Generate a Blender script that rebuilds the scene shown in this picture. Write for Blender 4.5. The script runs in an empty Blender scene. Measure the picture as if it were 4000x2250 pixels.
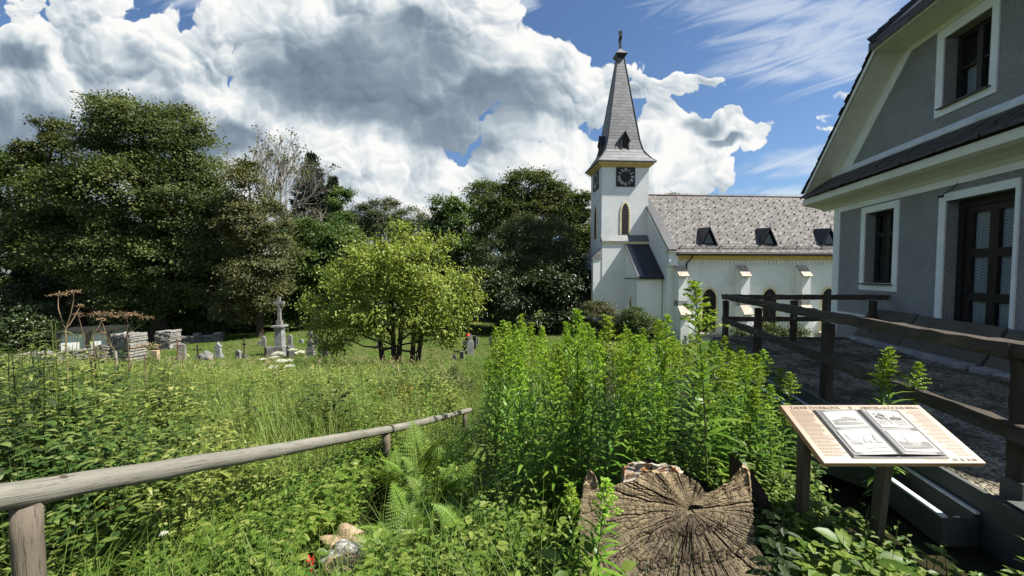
import bpy, math, random
import numpy as np
from mathutils import Vector, Matrix
R = math.radians
rng = np.random.default_rng(7)
random.seed(7)
SC = bpy.context.scene
COL = SC.collection

# ------------------------------------------------------------------ object helpers
def tag(o, label, cat, group=None):
    o['label'] = label; o['category'] = cat; o['kind'] = 'thing'
    if group: o['group'] = group
    return o
def kind(o, k, label=None):
    o['kind'] = k
    if label: o['label'] = label
    return o
def empty(name, loc=(0, 0, 0), rz=0.0, label=None, cat=None, group=None):
    o = bpy.data.objects.new(name, None); COL.objects.link(o)
    o.location = loc; o.rotation_euler = (0, 0, rz); o.empty_display_size = .2
    if label: tag(o, label, cat, group)
    return o
def link(name, me, parent=None):
    o = bpy.data.objects.new(name, me); COL.objects.link(o)
    if parent: o.parent = parent
    return o
def copy_tree(o, parent=None):
    c = o.copy(); COL.objects.link(c)
    if parent: c.parent = parent
    for ch in list(o.children): copy_tree(ch, c)
    return c
def np_mesh(name, V, loops, starts, mats, rnd=None, smooth=False, mi=None):
    me = bpy.data.meshes.new(name)
    V = np.asarray(V, np.float32).reshape(-1, 3)
    loops = np.asarray(loops, np.int32); starts = np.asarray(starts, np.int32)
    me.vertices.add(len(V)); me.vertices.foreach_set('co', V.ravel())
    me.loops.add(len(loops)); me.loops.foreach_set('vertex_index', loops)
    me.polygons.add(len(starts)); me.polygons.foreach_set('loop_start', starts)
    tot = np.diff(np.append(starts, len(loops))).astype(np.int32)
    try: me.polygons.foreach_set('loop_total', tot)
    except Exception: pass
    me.polygons.foreach_set('use_smooth', np.full(len(starts), bool(smooth)))
    if mi is not None: me.polygons.foreach_set('material_index', np.asarray(mi, np.int32))
    for m in (mats if isinstance(mats, (list, tuple)) else [mats]): me.materials.append(m)
    if rnd is not None:
        a = me.attributes.new('rnd', 'FLOAT', 'FACE'); a.data.foreach_set('value', np.asarray(rnd, np.float32))
    me.update(calc_edges=True)
    return me

class MB:
    """collects shapes into one mesh"""
    def __init__(s): s.v = []; s.f = []; s.m = []
    def add(s, vs, fs, mi=0):
        b = len(s.v); s.v += [tuple(v) for v in vs]
        for f in fs: s.f.append([b + i for i in f]); s.m.append(mi)
        return s
    def box(s, x0, x1, y0, y1, z0, z1, mi=0):
        v = [(x0,y0,z0),(x1,y0,z0),(x1,y1,z0),(x0,y1,z0),(x0,y0,z1),(x1,y0,z1),(x1,y1,z1),(x0,y1,z1)]
        return s.add(v, [(0,3,2,1),(4,5,6,7),(0,1,5,4),(1,2,6,5),(2,3,7,6),(3,0,4,7)], mi)
    def hexa(s, b4, t4, mi=0):
        return s.add(list(b4)+list(t4), [(0,3,2,1),(4,5,6,7),(0,1,5,4),(1,2,6,5),(2,3,7,6),(3,0,4,7)], mi)
    def prism(s, poly, a0, a1, axis='y', mi=0):
        """poly of 2D points swept along an axis: 'y' -> (x,z), 'x' -> (y,z), 'z' -> (x,y)"""
        def P(p, a): return (p[0],a,p[1]) if axis == 'y' else (a,p[0],p[1]) if axis == 'x' else (p[0],p[1],a)
        n = len(poly)
        v = [P(p,a0) for p in poly]+[P(p,a1) for p in poly]
        return s.add(v, [list(range(n))[::-1], list(range(n,2*n))]+[(i,(i+1)%n,n+(i+1)%n,n+i) for i in range(n)], mi)
    def tube(s, pts, rad, n=8, mi=0, jit=0.0, cap=True):
        pts = [Vector(p) for p in pts]; k = len(pts)
        rad = rad if hasattr(rad, '__len__') else [rad]*k
        b = len(s.v); ref = None
        for i, p in enumerate(pts):
            d = (pts[min(i+1,k-1)]-pts[max(i-1,0)]).normalized()
            if ref is None: ref = d.orthogonal().normalized()
            ref = (ref - d*ref.dot(d)).normalized(); bi = d.cross(ref)
            for j in range(n):
                a = 2*math.pi*j/n; r = rad[i]*(1+random.uniform(-jit,jit))
                s.v.append(tuple(p+ref*(math.cos(a)*r)+bi*(math.sin(a)*r)))
        for i in range(k-1):
            for j in range(n):
                s.f.append([b+i*n+j, b+i*n+(j+1)%n, b+(i+1)*n+(j+1)%n, b+(i+1)*n+j]); s.m.append(mi)
        if cap:
            s.f.append([b+j for j in range(n)][::-1]); s.m.append(mi)
            s.f.append([b+(k-1)*n+j for j in range(n)]); s.m.append(mi)
        return s
    def beam(s, p0, p1, w, h, segs=10, jit=.008, mi=0, up=(0,0,1)):
        p0, p1 = Vector(p0), Vector(p1); d = (p1-p0).normalized()
        side = d.cross(Vector(up)).normalized(); u = side.cross(d)
        b = len(s.v)
        for i in range(segs+1):
            p = p0.lerp(p1, i/segs)
            for (a, c) in ((-1,-1),(-.2,-1.06),(1,-1),(1.06,.1),(1,1),(.1,1.05),(-1,1),(-1.05,-.1)):
                s.v.append(tuple(p+side*(a*w/2+random.uniform(-jit,jit))+u*(c*h/2+random.uniform(-jit,jit))+d*random.uniform(-jit,jit)))
        n = 8
        for i in range(segs):
            for j in range(n):
                s.f.append([b+i*n+j, b+(i+1)*n+j, b+(i+1)*n+(j+1)%n, b+i*n+(j+1)%n]); s.m.append(mi)
        s.f.append([b+j for j in range(n)]); s.m.append(mi)
        s.f.append([b+segs*n+j for j in range(n)][::-1]); s.m.append(mi)
        return s
    def build(s, name, mats, parent=None, off=(0,0,0), smooth=False, bevel=0.0, fix=True):
        import bmesh
        V = np.array(s.v, np.float32)+np.array(off, np.float32)
        loops = [i for f in s.f for i in f]; st = np.cumsum([0]+[len(f) for f in s.f[:-1]])
        me = np_mesh(name, V, loops, st, mats, mi=s.m, smooth=smooth)
        if fix:
            bm = bmesh.new(); bm.from_mesh(me); bmesh.ops.recalc_face_normals(bm, faces=bm.faces); bm.to_mesh(me); bm.free()
        o = link(name, me, parent)
        if bevel:
            md = o.modifiers.new('edge', 'BEVEL'); md.width = bevel; md.segments = 2; md.limit_method = 'ANGLE'; md.angle_limit = R(40)
        return o

# ------------------------------------------------------------------ material helpers
class NT:
    def __init__(s, tree): s.t = tree; s.n = tree.nodes; s.l = tree.links
    def new(s, typ, **kw):
        n = s.n.new(typ)
        for k, v in kw.items(): setattr(n, k, v)
        return n
    def put(s, sock, v):
        if isinstance(v, bpy.types.NodeSocket): s.l.new(v, sock)
        elif v is not None:
            if hasattr(v, '__len__') and len(v) == 3 and sock.type == 'RGBA': v = (*v, 1)
            sock.default_value = v
    def math(s, op, a, b=None, c=None, clamp=False):
        n = s.new('ShaderNodeMath', operation=op, use_clamp=clamp)
        for i, x in enumerate((a, b, c)):
            if x is not None: s.put(n.inputs[i], x)
        return n.outputs[0]
    def vmath(s, op, a, b=None, out=0, scale=None):
        n = s.new('ShaderNodeVectorMath', operation=op)
        s.put(n.inputs[0], a)
        if b is not None: s.put(n.inputs[1], b)
        if scale is not None: s.put(n.inputs['Scale'], scale)
        return n.outputs[out]
    def noise(s, vec, scale, detail=4, rough=.55, out='Fac', dist=0.0, typ=None):
        n = s.new('ShaderNodeTexNoise', noise_dimensions=typ or '3D')
        if vec is not None: s.put(n.inputs['Vector'], vec)
        n.inputs['Scale'].default_value = scale; n.inputs['Detail'].default_value = detail
        n.inputs['Roughness'].default_value = rough; n.inputs['Distortion'].default_value = dist
        return n.outputs[out]
    def voro(s, vec, scale, feature='F1', out='Distance', rnd=1.0, smooth=None, dims='3D'):
        n = s.new('ShaderNodeTexVoronoi', feature=feature, voronoi_dimensions=dims)
        if vec is not None: s.put(n.inputs['Vector'], vec)
        n.inputs['Scale'].default_value = scale; n.inputs['Randomness'].default_value = rnd
        if smooth is not None and 'Smoothness' in n.inputs: n.inputs['Smoothness'].default_value = smooth
        return n.outputs[out]
    def ramp(s, fac, stops, interp='LINEAR'):
        n = s.new('ShaderNodeValToRGB'); n.color_ramp.interpolation = interp
        e = n.color_ramp.elements
        while len(e) < len(stops): e.new(.5)
        for i, (p, c) in enumerate(stops):
            e[i].position = p; e[i].color = (*c, 1) if hasattr(c, '__len__') else (c, c, c, 1)
        s.put(n.inputs[0], fac); return n.outputs[0]
    def mix(s, fac, a, b, blend='MIX'):
        n = s.new('ShaderNodeMix', data_type='RGBA', blend_type=blend)
        s.put(n.inputs[0], fac); s.put(n.inputs[6], a); s.put(n.inputs[7], b); return n.outputs[2]
    def sstep(s, x, a, b):
        n = s.new('ShaderNodeMapRange', interpolation_type='SMOOTHSTEP')
        s.put(n.inputs[0], x); n.inputs[1].default_value = a; n.inputs[2].default_value = b
        return n.outputs[0]
    def coord(s, out='Object'): return s.new('ShaderNodeTexCoord').outputs[out]
    def mapping(s, vec, scale=(1,1,1), rot=(0,0,0), loc=(0,0,0)):
        n = s.new('ShaderNodeMapping'); s.put(n.inputs[0], vec)
        n.inputs['Scale'].default_value = scale; n.inputs['Rotation'].default_value = rot; n.inputs['Location'].default_value = loc
        return n.outputs[0]
    def bump(s, h, strength=.4, dist=.02, normal=None):
        n = s.new('ShaderNodeBump'); n.inputs['Strength'].default_value = strength; n.inputs['Distance'].default_value = dist
        s.put(n.inputs['Height'], h)
        if normal is not None: s.put(n.inputs['Normal'], normal)
        return n.outputs[0]
def mat(name):
    m = bpy.data.materials.new(name); m.use_nodes = True
    t = NT(m.node_tree); b = m.node_tree.nodes['Principled BSDF']
    return m, t, b
def simple(name, col, rough=.8, var=.25, scale=3.0, bump=.2, bscale=40, bdist=.01, metal=0.0, spec=.3, stretch=(1,1,1)):
    m, t, b = mat(name)
    P = t.mapping(t.coord(), scale=stretch)
    n = t.noise(P, scale, 6, .6)
    dark = tuple(c*(1-var) for c in col); lite = tuple(min(1, c*(1+var)) for c in col)
    t.put(b.inputs['Base Color'], t.ramp(n, [(.3, dark), (.7, lite)]))
    b.inputs['Roughness'].default_value = rough; b.inputs['Metallic'].default_value = metal
    b.inputs['Specular IOR Level'].default_value = spec
    if bump: t.put(b.inputs['Normal'], t.bump(t.noise(P, bscale, 5, .6), bump, bdist))
    return m
def leafmat(name, cols, trans=.35, rough=.5, spec=.35, objvar=.15, fade=None):
    """cols: list of colours picked by the per-face 'rnd' attribute"""
    m, t, b = mat(name)
    at = t.new('ShaderNodeAttribute', attribute_name='rnd')
    k = len(cols)
    c = t.ramp(at.outputs['Fac'], [(i/max(1, k-1), q) for i, q in enumerate(cols)])
    oi = t.new('ShaderNodeObjectInfo')
    hs = t.new('ShaderNodeHueSaturation')
    t.put(hs.inputs['Value'], t.math('MULTIPLY_ADD', oi.outputs['Random'], 2*objvar, 1-objvar))
    t.put(hs.inputs['Hue'], t.math('MULTIPLY_ADD', oi.outputs['Random'], .02, .49))
    t.put(hs.inputs['Color'], c)
    c = hs.outputs[0]
    t.put(b.inputs['Base Color'], c)
    b.inputs['Roughness'].default_value = rough; b.inputs['Specular IOR Level'].default_value = spec
    tr = t.new('ShaderNodeBsdfTranslucent')
    t.put(tr.inputs[0], t.mix(1.0, c, (1.25, 1.2, .45), 'MULTIPLY'))
    mx = t.new('ShaderNodeMixShader'); mx.inputs[0].default_value = trans
    t.l.new(b.outputs[0], mx.inputs[1]); t.l.new(tr.outputs[0], mx.inputs[2])
    t.l.new(mx.outputs[0], t.n['Material Output'].inputs[0])
    return m

# ------------------------------------------------------------------ ground
def ground(X, Y):
    X = np.asarray(X, float); Y = np.asarray(Y, float)
    base = np.interp(Y, [-20,-5,0,1.5,4.5,7,12,18,22,27,60,140,400], [.4,.15,0,-.15,-.95,-1.6,-2.3,-2.95,-3.3,-3.4,-3.6,-4,-6])
    right = np.interp(Y, [-20,-5,0,2.5,5,8,12,18,22], [.4,.15,0,-.12,-.8,-1.5,-2.3,-2.95,-3.3])
    w = np.clip((X-.2)/1.6, 0, 1); w = w*w*(3-2*w)
    z = base*(1-w)+np.maximum(base, right)*w
    z = z+np.where(X < -16, (X+16)*.05, 0)*np.clip((Y-12)/8, 0, 1)
    return z+.03*np.sin(X*1.7+Y*.6)+.03*np.sin(Y*1.3-X*.4)
def gz(x, y): return float(ground(x, y))
# ------------------------------------------------------------------ camera, sun, sky
cam = bpy.data.cameras.new('camera'); co = bpy.data.objects.new('camera', cam); COL.objects.link(co)
co.location = (0, 0, 1.6); co.rotation_euler = (R(90-2.367), 0, 0)
cam.sensor_width = 36; cam.lens = 13.5; cam.clip_start = .05; cam.clip_end = 3000
SC.camera = co
SUN = Vector((1.0, -.15, 1.3)).normalized()
sl = bpy.data.lights.new('sun', 'SUN'); sl.energy = 5.0; sl.angle = R(.5); sl.color = (1, .955, .87)
so = bpy.data.objects.new('sun', sl); COL.objects.link(so); so.rotation_euler = (-SUN).to_track_quat('-Z', 'Y').to_euler()
SC.view_settings.view_transform = 'Standard'; SC.view_settings.look = 'None'
SC.view_settings.exposure = 1.15; SC.view_settings.gamma = 1
SC.cycles.use_denoising = True
SC.cycles.max_bounces = 6; SC.cycles.diffuse_bounces = 3; SC.cycles.transparent_max_bounces = 4
SC.cycles.transmission_bounces = 4; SC.cycles.glossy_bounces = 2
SC.cycles.sample_clamp_indirect = 6

W = bpy.data.worlds.new('World'); SC.world = W; W.use_nodes = True
t = NT(W.node_tree); bg = t.n['Background']
sky = t.new('ShaderNodeTexSky', sky_type='NISHITA'); sky.sun_disc = False
sky.sun_elevation = math.asin(SUN.z); sky.sun_rotation = math.atan2(SUN.x, SUN.y)
sky.air_density = 1.0; sky.dust_density = .4; sky.ozone_density = 2.2
D = t.coord('Generated')
sep = t.new('ShaderNodeSeparateXYZ'); t.put(sep.inputs[0], D)
dx, dy, dz = sep.outputs
yy = t.math('MAXIMUM', t.math('ABSOLUTE', dy), .12)
cmb = t.new('ShaderNodeCombineXYZ')
t.put(cmb.inputs[0], t.math('DIVIDE', dx, yy)); t.put(cmb.inputs[1], t.math('DIVIDE', dz, yy))
P0 = cmb.outputs[0]                       # slope coordinates of the direction: (x/y, z/y)
def uv(px, py): return ((px-2000)/1500., (1063-py)/1500.)
wn = t.noise(P0, 3.2, 3, .5, out='Color', typ='2D')
P1 = t.vmath('ADD', P0, t.vmath('SCALE', t.vmath('SUBTRACT', wn, (.5,.5,.5)), scale=.16))
wn2 = t.noise(P0, 12, 3, .55, out='Color', typ='2D')
P1 = t.vmath('ADD', P1, t.vmath('SCALE', t.vmath('SUBTRACT', wn2, (.5,.5,.5)), scale=.05))
def blob(P, px, py, rx, ry):
    u, v = uv(px, py)
    d = t.vmath('MULTIPLY', t.vmath('SUBTRACT', P, (u, v, 0)), (1500./rx, 1500./ry, 0))
    return t.math('SUBTRACT', 1.0, t.vmath('LENGTH', d, out=1))
def blobs(P, L, k=.12):
    acc = None
    for b in L:
        x = blob(P, *b)
        acc = x if acc is None else t.math('SMOOTH_MAX', acc, x, k)
    return acc
CUM = [(40,390,300,250),(330,330,360,290),(430,150,150,190),(760,270,290,180),(880,150,150,95),(250,560,700,300),(900,520,500,260),
       (1300,180,480,330),(1650,160,390,270),(1850,300,330,200),(2150,400,330,190),(1500,420,500,240),(500,330,330,200),(700,450,400,200),(620,600,260,160),(760,430,260,140),(1150,330,260,160),(2080,300,150,120),
       (1150,620,560,280),(1700,760,640,200),(1330,900,700,220),(2050,700,330,170),(1960,640,110,110),(2160,590,130,120),(2250,640,260,230),
       (2540,370,290,48),(2740,330,110,26),(2590,520,210,120),(2800,540,170,80),(2890,575,90,70),(2540,650,240,120),(2590,740,190,90),(2800,655,26,34),(-600,400,700,450),(3900,500,500,200),(4700,400,600,300),
       (400,800,900,260)]
mask = blobs(P1, CUM)
def fbm(P): return t.noise(P, 7.0, 8, .56, typ='2D')
n0 = fbm(P1)
# heaped domes at four sizes give the cauliflower tops
OCT = [(4.5, .34), (10.0, .26), (22.0, .17), (46.0, .10)]
def dome(P, sc):
    d = t.voro(P, sc, 'SMOOTH_F1', smooth=.5, dims='2D'); return t.math('SUBTRACT', 1.0, t.math('MULTIPLY', d, d))
DM = [dome(P1, sc) for sc, w in OCT]
heap = None
for d, (sc, w) in zip(DM, OCT):
    x = t.math('MULTIPLY', t.math('SUBTRACT', d, .76), w*2.6); heap = x if heap is None else t.math('ADD', heap, x)
dens = t.math('ADD', t.math('ADD', mask, t.math('MULTIPLY', t.math('SUBTRACT', n0, .5), .55)), heap)
alpha = t.sstep(dens, .02, .13)
DARK = [(1330,330,470,250),(1500,250,430,230),(1650,480,420,130),(1780,560,330,90),(1900,400,260,150),(200,560,620,210),(500,520,420,130),(900,560,200,80),(2700,545,130,60),(2820,600,140,30),(100,280,160,70),(1600,90,90,70)]
dk = blobs(P1, DARK, .1)
dk = t.math('ADD', dk, t.math('MULTIPLY', t.math('SUBTRACT', n0, .5), .45))
dk = t.sstep(dk, -.12, .6)
# the relief: each dome is bright towards the sun (up and to the right) and grey behind
rel = t.math('MULTIPLY', t.math('SUBTRACT', n0, fbm(t.vmath('ADD', P1, (.028, .045, 0)))), .5)
for d, (sc, w) in zip(DM, OCT):
    k = .17/sc; x = t.math('SUBTRACT', d, dome(t.vmath('ADD', P1, (k*.55, k, 0)), sc)); rel = t.math('ADD', rel, t.math('MULTIPLY', x, w*4.2))
thick = t.sstep(dens, .1, .9)
rel = t.math('MULTIPLY', rel, t.math('MULTIPLY_ADD', dk, -.7, 1.0))
lit = t.math('ADD', t.math('MULTIPLY_ADD', thick, -.18, .89), rel)
lit = t.math('SUBTRACT', lit, t.math('MULTIPLY', dk, .56))
lit = t.math('MAXIMUM', t.math('MINIMUM', lit, 1.0), 0.0)
ccol = t.ramp(lit, [(0, (.070,.096,.128)), (.25, (.125,.158,.195)), (.5, (.225,.262,.292)), (.75, (.35,.375,.39)), (1, (.475,.475,.465))])
# high thin streaks
rotm = t.mapping(P0, rot=(0, 0, R(-19)))
ci = t.noise(t.mapping(rotm, scale=(2.0, 15, 1)), 1.6, 7, .62, dist=.6, typ='2D')
cm = blobs(P0, [(3150,200,520,190),(3350,90,420,130),(3050,300,300,60),(3000,60,500,90),(900,30,300,70),(2030,20,90,60),(3250,290,220,60),(3180,650,300,80),(3060,760,260,40)], .15)
cia = t.math('MULTIPLY', t.sstep(t.math('ADD', t.math('MULTIPLY', cm, .45), ci), .50, .95), .62)
skc = t.vmath('MULTIPLY', sky.outputs[0], (.86, 1.0, 1.14))
c = t.mix(cia, skc, (6.6,7.2,7.9))
c = t.mix(alpha, c, t.vmath('SCALE', ccol, scale=1/.056))
lo = t.sstep(dz, -.02, .03)
c = t.mix(lo, (3.2,3.5,3.2), c)
t.put(bg.inputs[0], c); bg.inputs[1].default_value = .052
W.cycles.sampling_method = 'MANUAL'; W.cycles.sample_map_resolution = 512
# ------------------------------------------------------------------ materials of the buildings
def whitewash():
    m, t, b = mat('whitewash'); P = t.coord()
    n = t.noise(P, .9, 8, .65); f = t.noise(P, 6, 6, .6)
    drip = t.noise(t.mapping(P, scale=(3.0, 3.0, .25)), 2.0, 5, .6)
    c = t.ramp(n, [(.25, (.62,.64,.625)), (.5, (.74,.752,.735)), (.75, (.80,.805,.79))])
    c = t.mix(t.math('MULTIPLY', t.sstep(drip, .58, .78), .30), c, (.40,.43,.38))
    low = t.new('ShaderNodeSeparateXYZ'); t.put(low.inputs[0], P)
    damp = t.math('MULTIPLY', t.math('SUBTRACT', 1, t.sstep(t.math('ADD', low.outputs[2], t.math('MULTIPLY', n, -1.6)), -.6, .9)), .45)
    c = t.mix(damp, c, (.36,.38,.31))
    st = t.math('MULTIPLY', t.sstep(t.noise(P, .55, 6, .7), .63, .67), t.sstep(f, .45, .6))
    c = t.mix(t.math('MULTIPLY', st, .75), c, (.34,.36,.31))
    t.put(b.inputs['Base Color'], c); b.inputs['Roughness'].default_value = .92; b.inputs['Specular IOR Level'].default_value = .1
    t.put(b.inputs['Normal'], t.bump(t.math('ADD', t.noise(P, 9, 6, .6), t.math('MULTIPLY', t.noise(P, 60, 3, .6), .3)), .20, .02))
    return m
def slate(name, c0, c1, c2, bw, rh, uvscale=1.0):
    m, t, b = mat(name); P = t.coord()
    sp = t.new('ShaderNodeSeparateXYZ'); t.put(sp.inputs[0], P)
    cb = t.new('ShaderNodeCombineXYZ'); t.put(cb.inputs[0], t.math('ADD', sp.outputs[0], sp.outputs[1])); t.put(cb.inputs[1], sp.outputs[2])
    jit = t.vmath('ADD', cb.outputs[0], t.vmath('SCALE', t.vmath('SUBTRACT', t.noise(P, 2.5, 3, .5, out='Color'), (.5,.5,.5)), scale=.10))
    br = t.new('ShaderNodeTexBrick'); t.put(br.inputs['Vector'], jit); br.offset = .5
    br.inputs['Scale'].default_value = 1; br.inputs['Brick Width'].default_value = bw; br.inputs['Row Height'].default_value = rh
    br.inputs['Mortar Size'].default_value = .020; br.inputs['Mortar Smooth'].default_value = .2; br.inputs['Bias'].default_value = 0
    br.inputs['Color1'].default_value = (*c0, 1); br.inputs['Color2'].default_value = (*c1, 1); br.inputs['Mortar'].default_value = (*c2, 1)
    c = t.mix(t.math('MULTIPLY', t.noise(P, 1.2, 7, .65), .6), br.outputs['Color'], c1)
    c = t.mix(t.math('MULTIPLY', t.sstep(t.noise(P, 5, 6, .65), .58, .75), .4), c, tuple(x*.5 for x in c0))
    t.put(b.inputs['Base Color'], c); b.inputs['Roughness'].default_value = .55; b.inputs['Specular IOR Level'].default_value = .4
    # each course stands out at its lower edge
    fr = t.math('FRACT', t.math('DIVIDE', sp.outputs[2], rh))
    hh = t.math('ADD', t.math('MULTIPLY', br.outputs['Fac'], -.6), t.math('MULTIPLY', fr, -.5))
    t.put(b.inputs['Normal'], t.bump(t.math('ADD', hh, t.math('MULTIPLY', t.noise(P, 14, 5, .6), .5)), .6, .035))
    return m
def naveroof():
    """diamond fibre-cement shingles, weathered grey brown with lichen"""
    m, t, b = mat('nave_shingles'); P = t.coord()
    sp = t.new('ShaderNodeSeparateXYZ'); t.put(sp.inputs[0], P)
    u = sp.outputs[0]; v = t.math('MULTIPLY', sp.outputs[2], 1.48)
    k = 1/.36
    a = t.math('MULTIPLY', t.math('ADD', u, v), k); d = t.math('MULTIPLY', t.math('SUBTRACT', u, v), k)
    fa = t.math('FRACT', a); fd = t.math('FRACT', d)
    edge = t.math('MINIMUM', fa, t.math('SUBTRACT', 1, fd))
    line = t.math('SUBTRACT', 1, t.sstep(edge, .03, .14))
    idv = t.new('ShaderNodeCombineXYZ'); t.put(idv.inputs[0], t.math('FLOOR', a)); t.put(idv.inputs[1], t.math('FLOOR', d))
    wn = t.new('ShaderNodeTexWhiteNoise'); wn.noise_dimensions = '2D'; t.put(wn.inputs['Vector'], idv.outputs[0])
    n = t.noise(P, 1.1, 8, .7); g = t.noise(P, 7, 7, .7)
    c = t.ramp(t.math('MULTIPLY_ADD', wn.outputs['Value'], .35, t.math('MULTIPLY', n, .65)), [(.25, (.085,.078,.073)), (.5, (.155,.143,.134)), (.75, (.25,.234,.222))])
    c = t.mix(t.math('MULTIPLY', t.sstep(g, .50, .70), .55), c, (.34,.32,.305))
    c = t.mix(t.math('MULTIPLY', t.sstep(t.noise(P, 3.1, 6, .7), .58, .68), .6), c, (.09,.078,.07))
    c = t.mix(t.math('MULTIPLY', line, .9), c, (.030,.026,.024))
    t.put(b.inputs['Base Color'], c); b.inputs['Roughness'].default_value = .85; b.inputs['Specular IOR Level'].default_value = .2
    hh = t.math('ADD', t.math('MULTIPLY', t.math('ADD', fa, t.math('SUBTRACT', 1, fd)), .5), t.math('MULTIPLY', g, .5))
    t.put(b.inputs['Normal'], t.bump(hh, .7, .04))
    return m
M = {}
M['white'] = whitewash()
M['slate'] = slate('spire_slate', (.095,.098,.105), (.185,.188,.195), (.012,.012,.013), .62, .26)
M['naveroof'] = naveroof()
M['ochre'] = simple('ochre_trim', (.62,.47,.20), .85, .18, 3, .15)
M['ochrepale'] = simple('pale_ochre_trim', (.70,.60,.38), .85, .15, 3, .15)
M['zinc'] = simple('weathered_zinc', (.13,.138,.145), .55, .3, 2.5, .15, 20, .01, metal=.25)
M['lead'] = simple('dull_lead_sheet', (.050,.053,.058), .6, .35, 2.5, .2, 18, .01)
M['tin'] = simple('dark_painted_tin', (.028,.031,.038), .42, .3, 3, .1)
M['black'] = simple('black_paint', (.012,.013,.015), .5, .3, 4, .1)
M['stone'] = simple('sandstone_cap', (.44,.38,.31), .9, .35, 4, .4, 30)
M['greystone'] = simple('grey_stone', (.27,.265,.25), .9, .4, 3, .5, 25, .02)
M['darkstone'] = simple('dark_blotched_stone', (.12,.115,.105), .9, .5, 5, .5, 25, .02)
M['louvre'] = simple('louvre_wood', (.022,.017,.015), .7, .3, 8, .2)
def glassmat(name, col=(.012,.014,.016), rough=.06):
    m, t, b = mat(name); t.put(b.inputs['Base Color'], col); b.inputs['Roughness'].default_value = rough; b.inputs['Specular IOR Level'].default_value = .6
    t.put(b.inputs['Normal'], t.bump(t.noise(t.coord(), 1.7, 2, .5), .05, .05)); return m
M['glass'] = glassmat('window_glass')
M['numeral'] = simple('clock_numeral', (.60,.60,.56), .6, .1)

# ------------------------------------------------------------------ church
def arch(cx, w, z0, zs, za, n=7):
    """outline of a pointed arch, (x,z), counter-clockwise from bottom left"""
    h = w/2; pr = [(cx+h, z0)]
    for i in range(n+1):
        s = i/n; pr.append((cx+h*(1-s**1.9), zs+(za-zs)*(1-(1-s)**1.45) if s < 1 else za))
    L = [(2*cx-x, z) for x, z in pr[:-1]][::-1]
    return pr+L
ZB = -3.35
CH = empty('church', (6.95, 30.0, ZB), R(4), 'white village church with a slate spire, black clock faces and long weathered shingle roof', 'church')
O = (0, 0, -ZB)
def cb(mb, name, m, parent=None, **k): return mb.build(name, m, parent or CH, O, **k)
TW, TD = 3.72, 3.05
# --- tower, upper and lower stage
b = MB(); b.box(0, TW, 0, TD, 3.9, 9.8); b.box(-.02, TW+.03, -.33, TD+.02, ZB, 4.0)
tower = cb(b, 'tower', M['white'])
b = MB(); b.hexa([(-.06,-.42,3.97),(TW+.05,-.42,3.97),(TW+.05,-.003,3.97),(-.06,-.003,3.97)], [(-.06,-.40,4.02),(TW+.05,-.40,4.02),(TW+.05,-.003,4.5),(-.06,-.003,4.5)])
cb(b, 'string_course_roof', M['zinc'], tower)
b = MB(); b.box(-.04, TW+.04, -.38, -.331, 3.78, 3.968); cb(b, 'string_course', M['ochrepale'], tower)
b = MB()
for (o, z0, z1) in ((.05, 9.70, 9.80), (.16, 9.80, 9.92), (.30, 9.92, 10.06)): b.box(-o, TW+o, -o, TD+o, z0, z1)
cb(b, 'cornice', M['ochre'], tower)
# spire: flared eaves and steep pyramid
b = MB(); cx, cy = TW/2, TD/2; prof = []
def ring(hx, hy, z): return [(cx-hx,cy-hy,z),(cx+hx,cy-hy,z),(cx+hx,cy+hy,z),(cx-hx,cy+hy,z)]
rings = [ring(cx+.42, cy+.42, 10.06), ring(cx+.44, cy+.44, 10.12), ring(cx+.12, cy+.12, 10.45), ring(cx-.16, cy-.1, 10.80), ring(cx-.36, cy-.24, 11.15), ring(1.28, 1.13, 12.0), ring(.82, .74, 15.0), ring(.28, .27, 18.65)]
v = [p for r in rings for p in r]; f = [(0,3,2,1)]
for i in range(len(rings)-1):
    for j in range(4): f.append((i*4+j, i*4+(j+1)%4, (i+1)*4+(j+1)%4, (i+1)*4+j))
f.append(tuple(4*(len(rings)-1)+j for j in range(4))); b.add(v, f)
spire = cb(b, 'spire', M['slate'], tower)
b = MB()
for sx in (-1, 1):
    for sy in (-1, 1):
        b.tube([(cx+sx*(hx+.0), cy+sy*(hy+.0), z) for hx, hy, z in ((cx+.43,cy+.43,10.12),(cx+.12,cy+.12,10.46),(cx-.36,cy-.24,11.16),(1.28,1.13,12.0),(.82,.74,15.0),(.28,.27,18.65))], .035, 5)
cb(b, 'hip_flashing', M['tin'], tower)
b = MB(); b.hexa(ring(.22,.22,18.6), ring(.46,.46,19.0)); cb(b, 'spire_collar', M['tin'], tower)
b = MB(); b.hexa(ring(.47,.47,19.003), ring(.06,.06,19.52)); cb(b, 'spire_cap', M['zinc'], tower)
b = MB(); b.box(cx-.085, cx+.085, cy-.06, cy+.06, 19.45, 20.85)
b.hexa([(cx-.19,cy-.5,20.22),(cx-.01,cy-.5,20.22),(cx+.19,cy+.5,20.32),(cx+.01,cy+.5,20.32)], [(cx-.19,cy-.5,20.42),(cx-.01,cy-.5,20.42),(cx+.19,cy+.5,20.52),(cx+.01,cy+.5,20.52)])
b.box(cx-.12, cx+.12, cy-.09, cy+.09, 20.78, 20.92); b.box(cx-.25, cx-.11, cy-.56, cy-.46, 20.16, 20.48); b.box(cx+.11, cx+.25, cy+.46, cy+.56, 20.26, 20.58)
cb(b, 'spire_cross', M['black'], tower)
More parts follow.
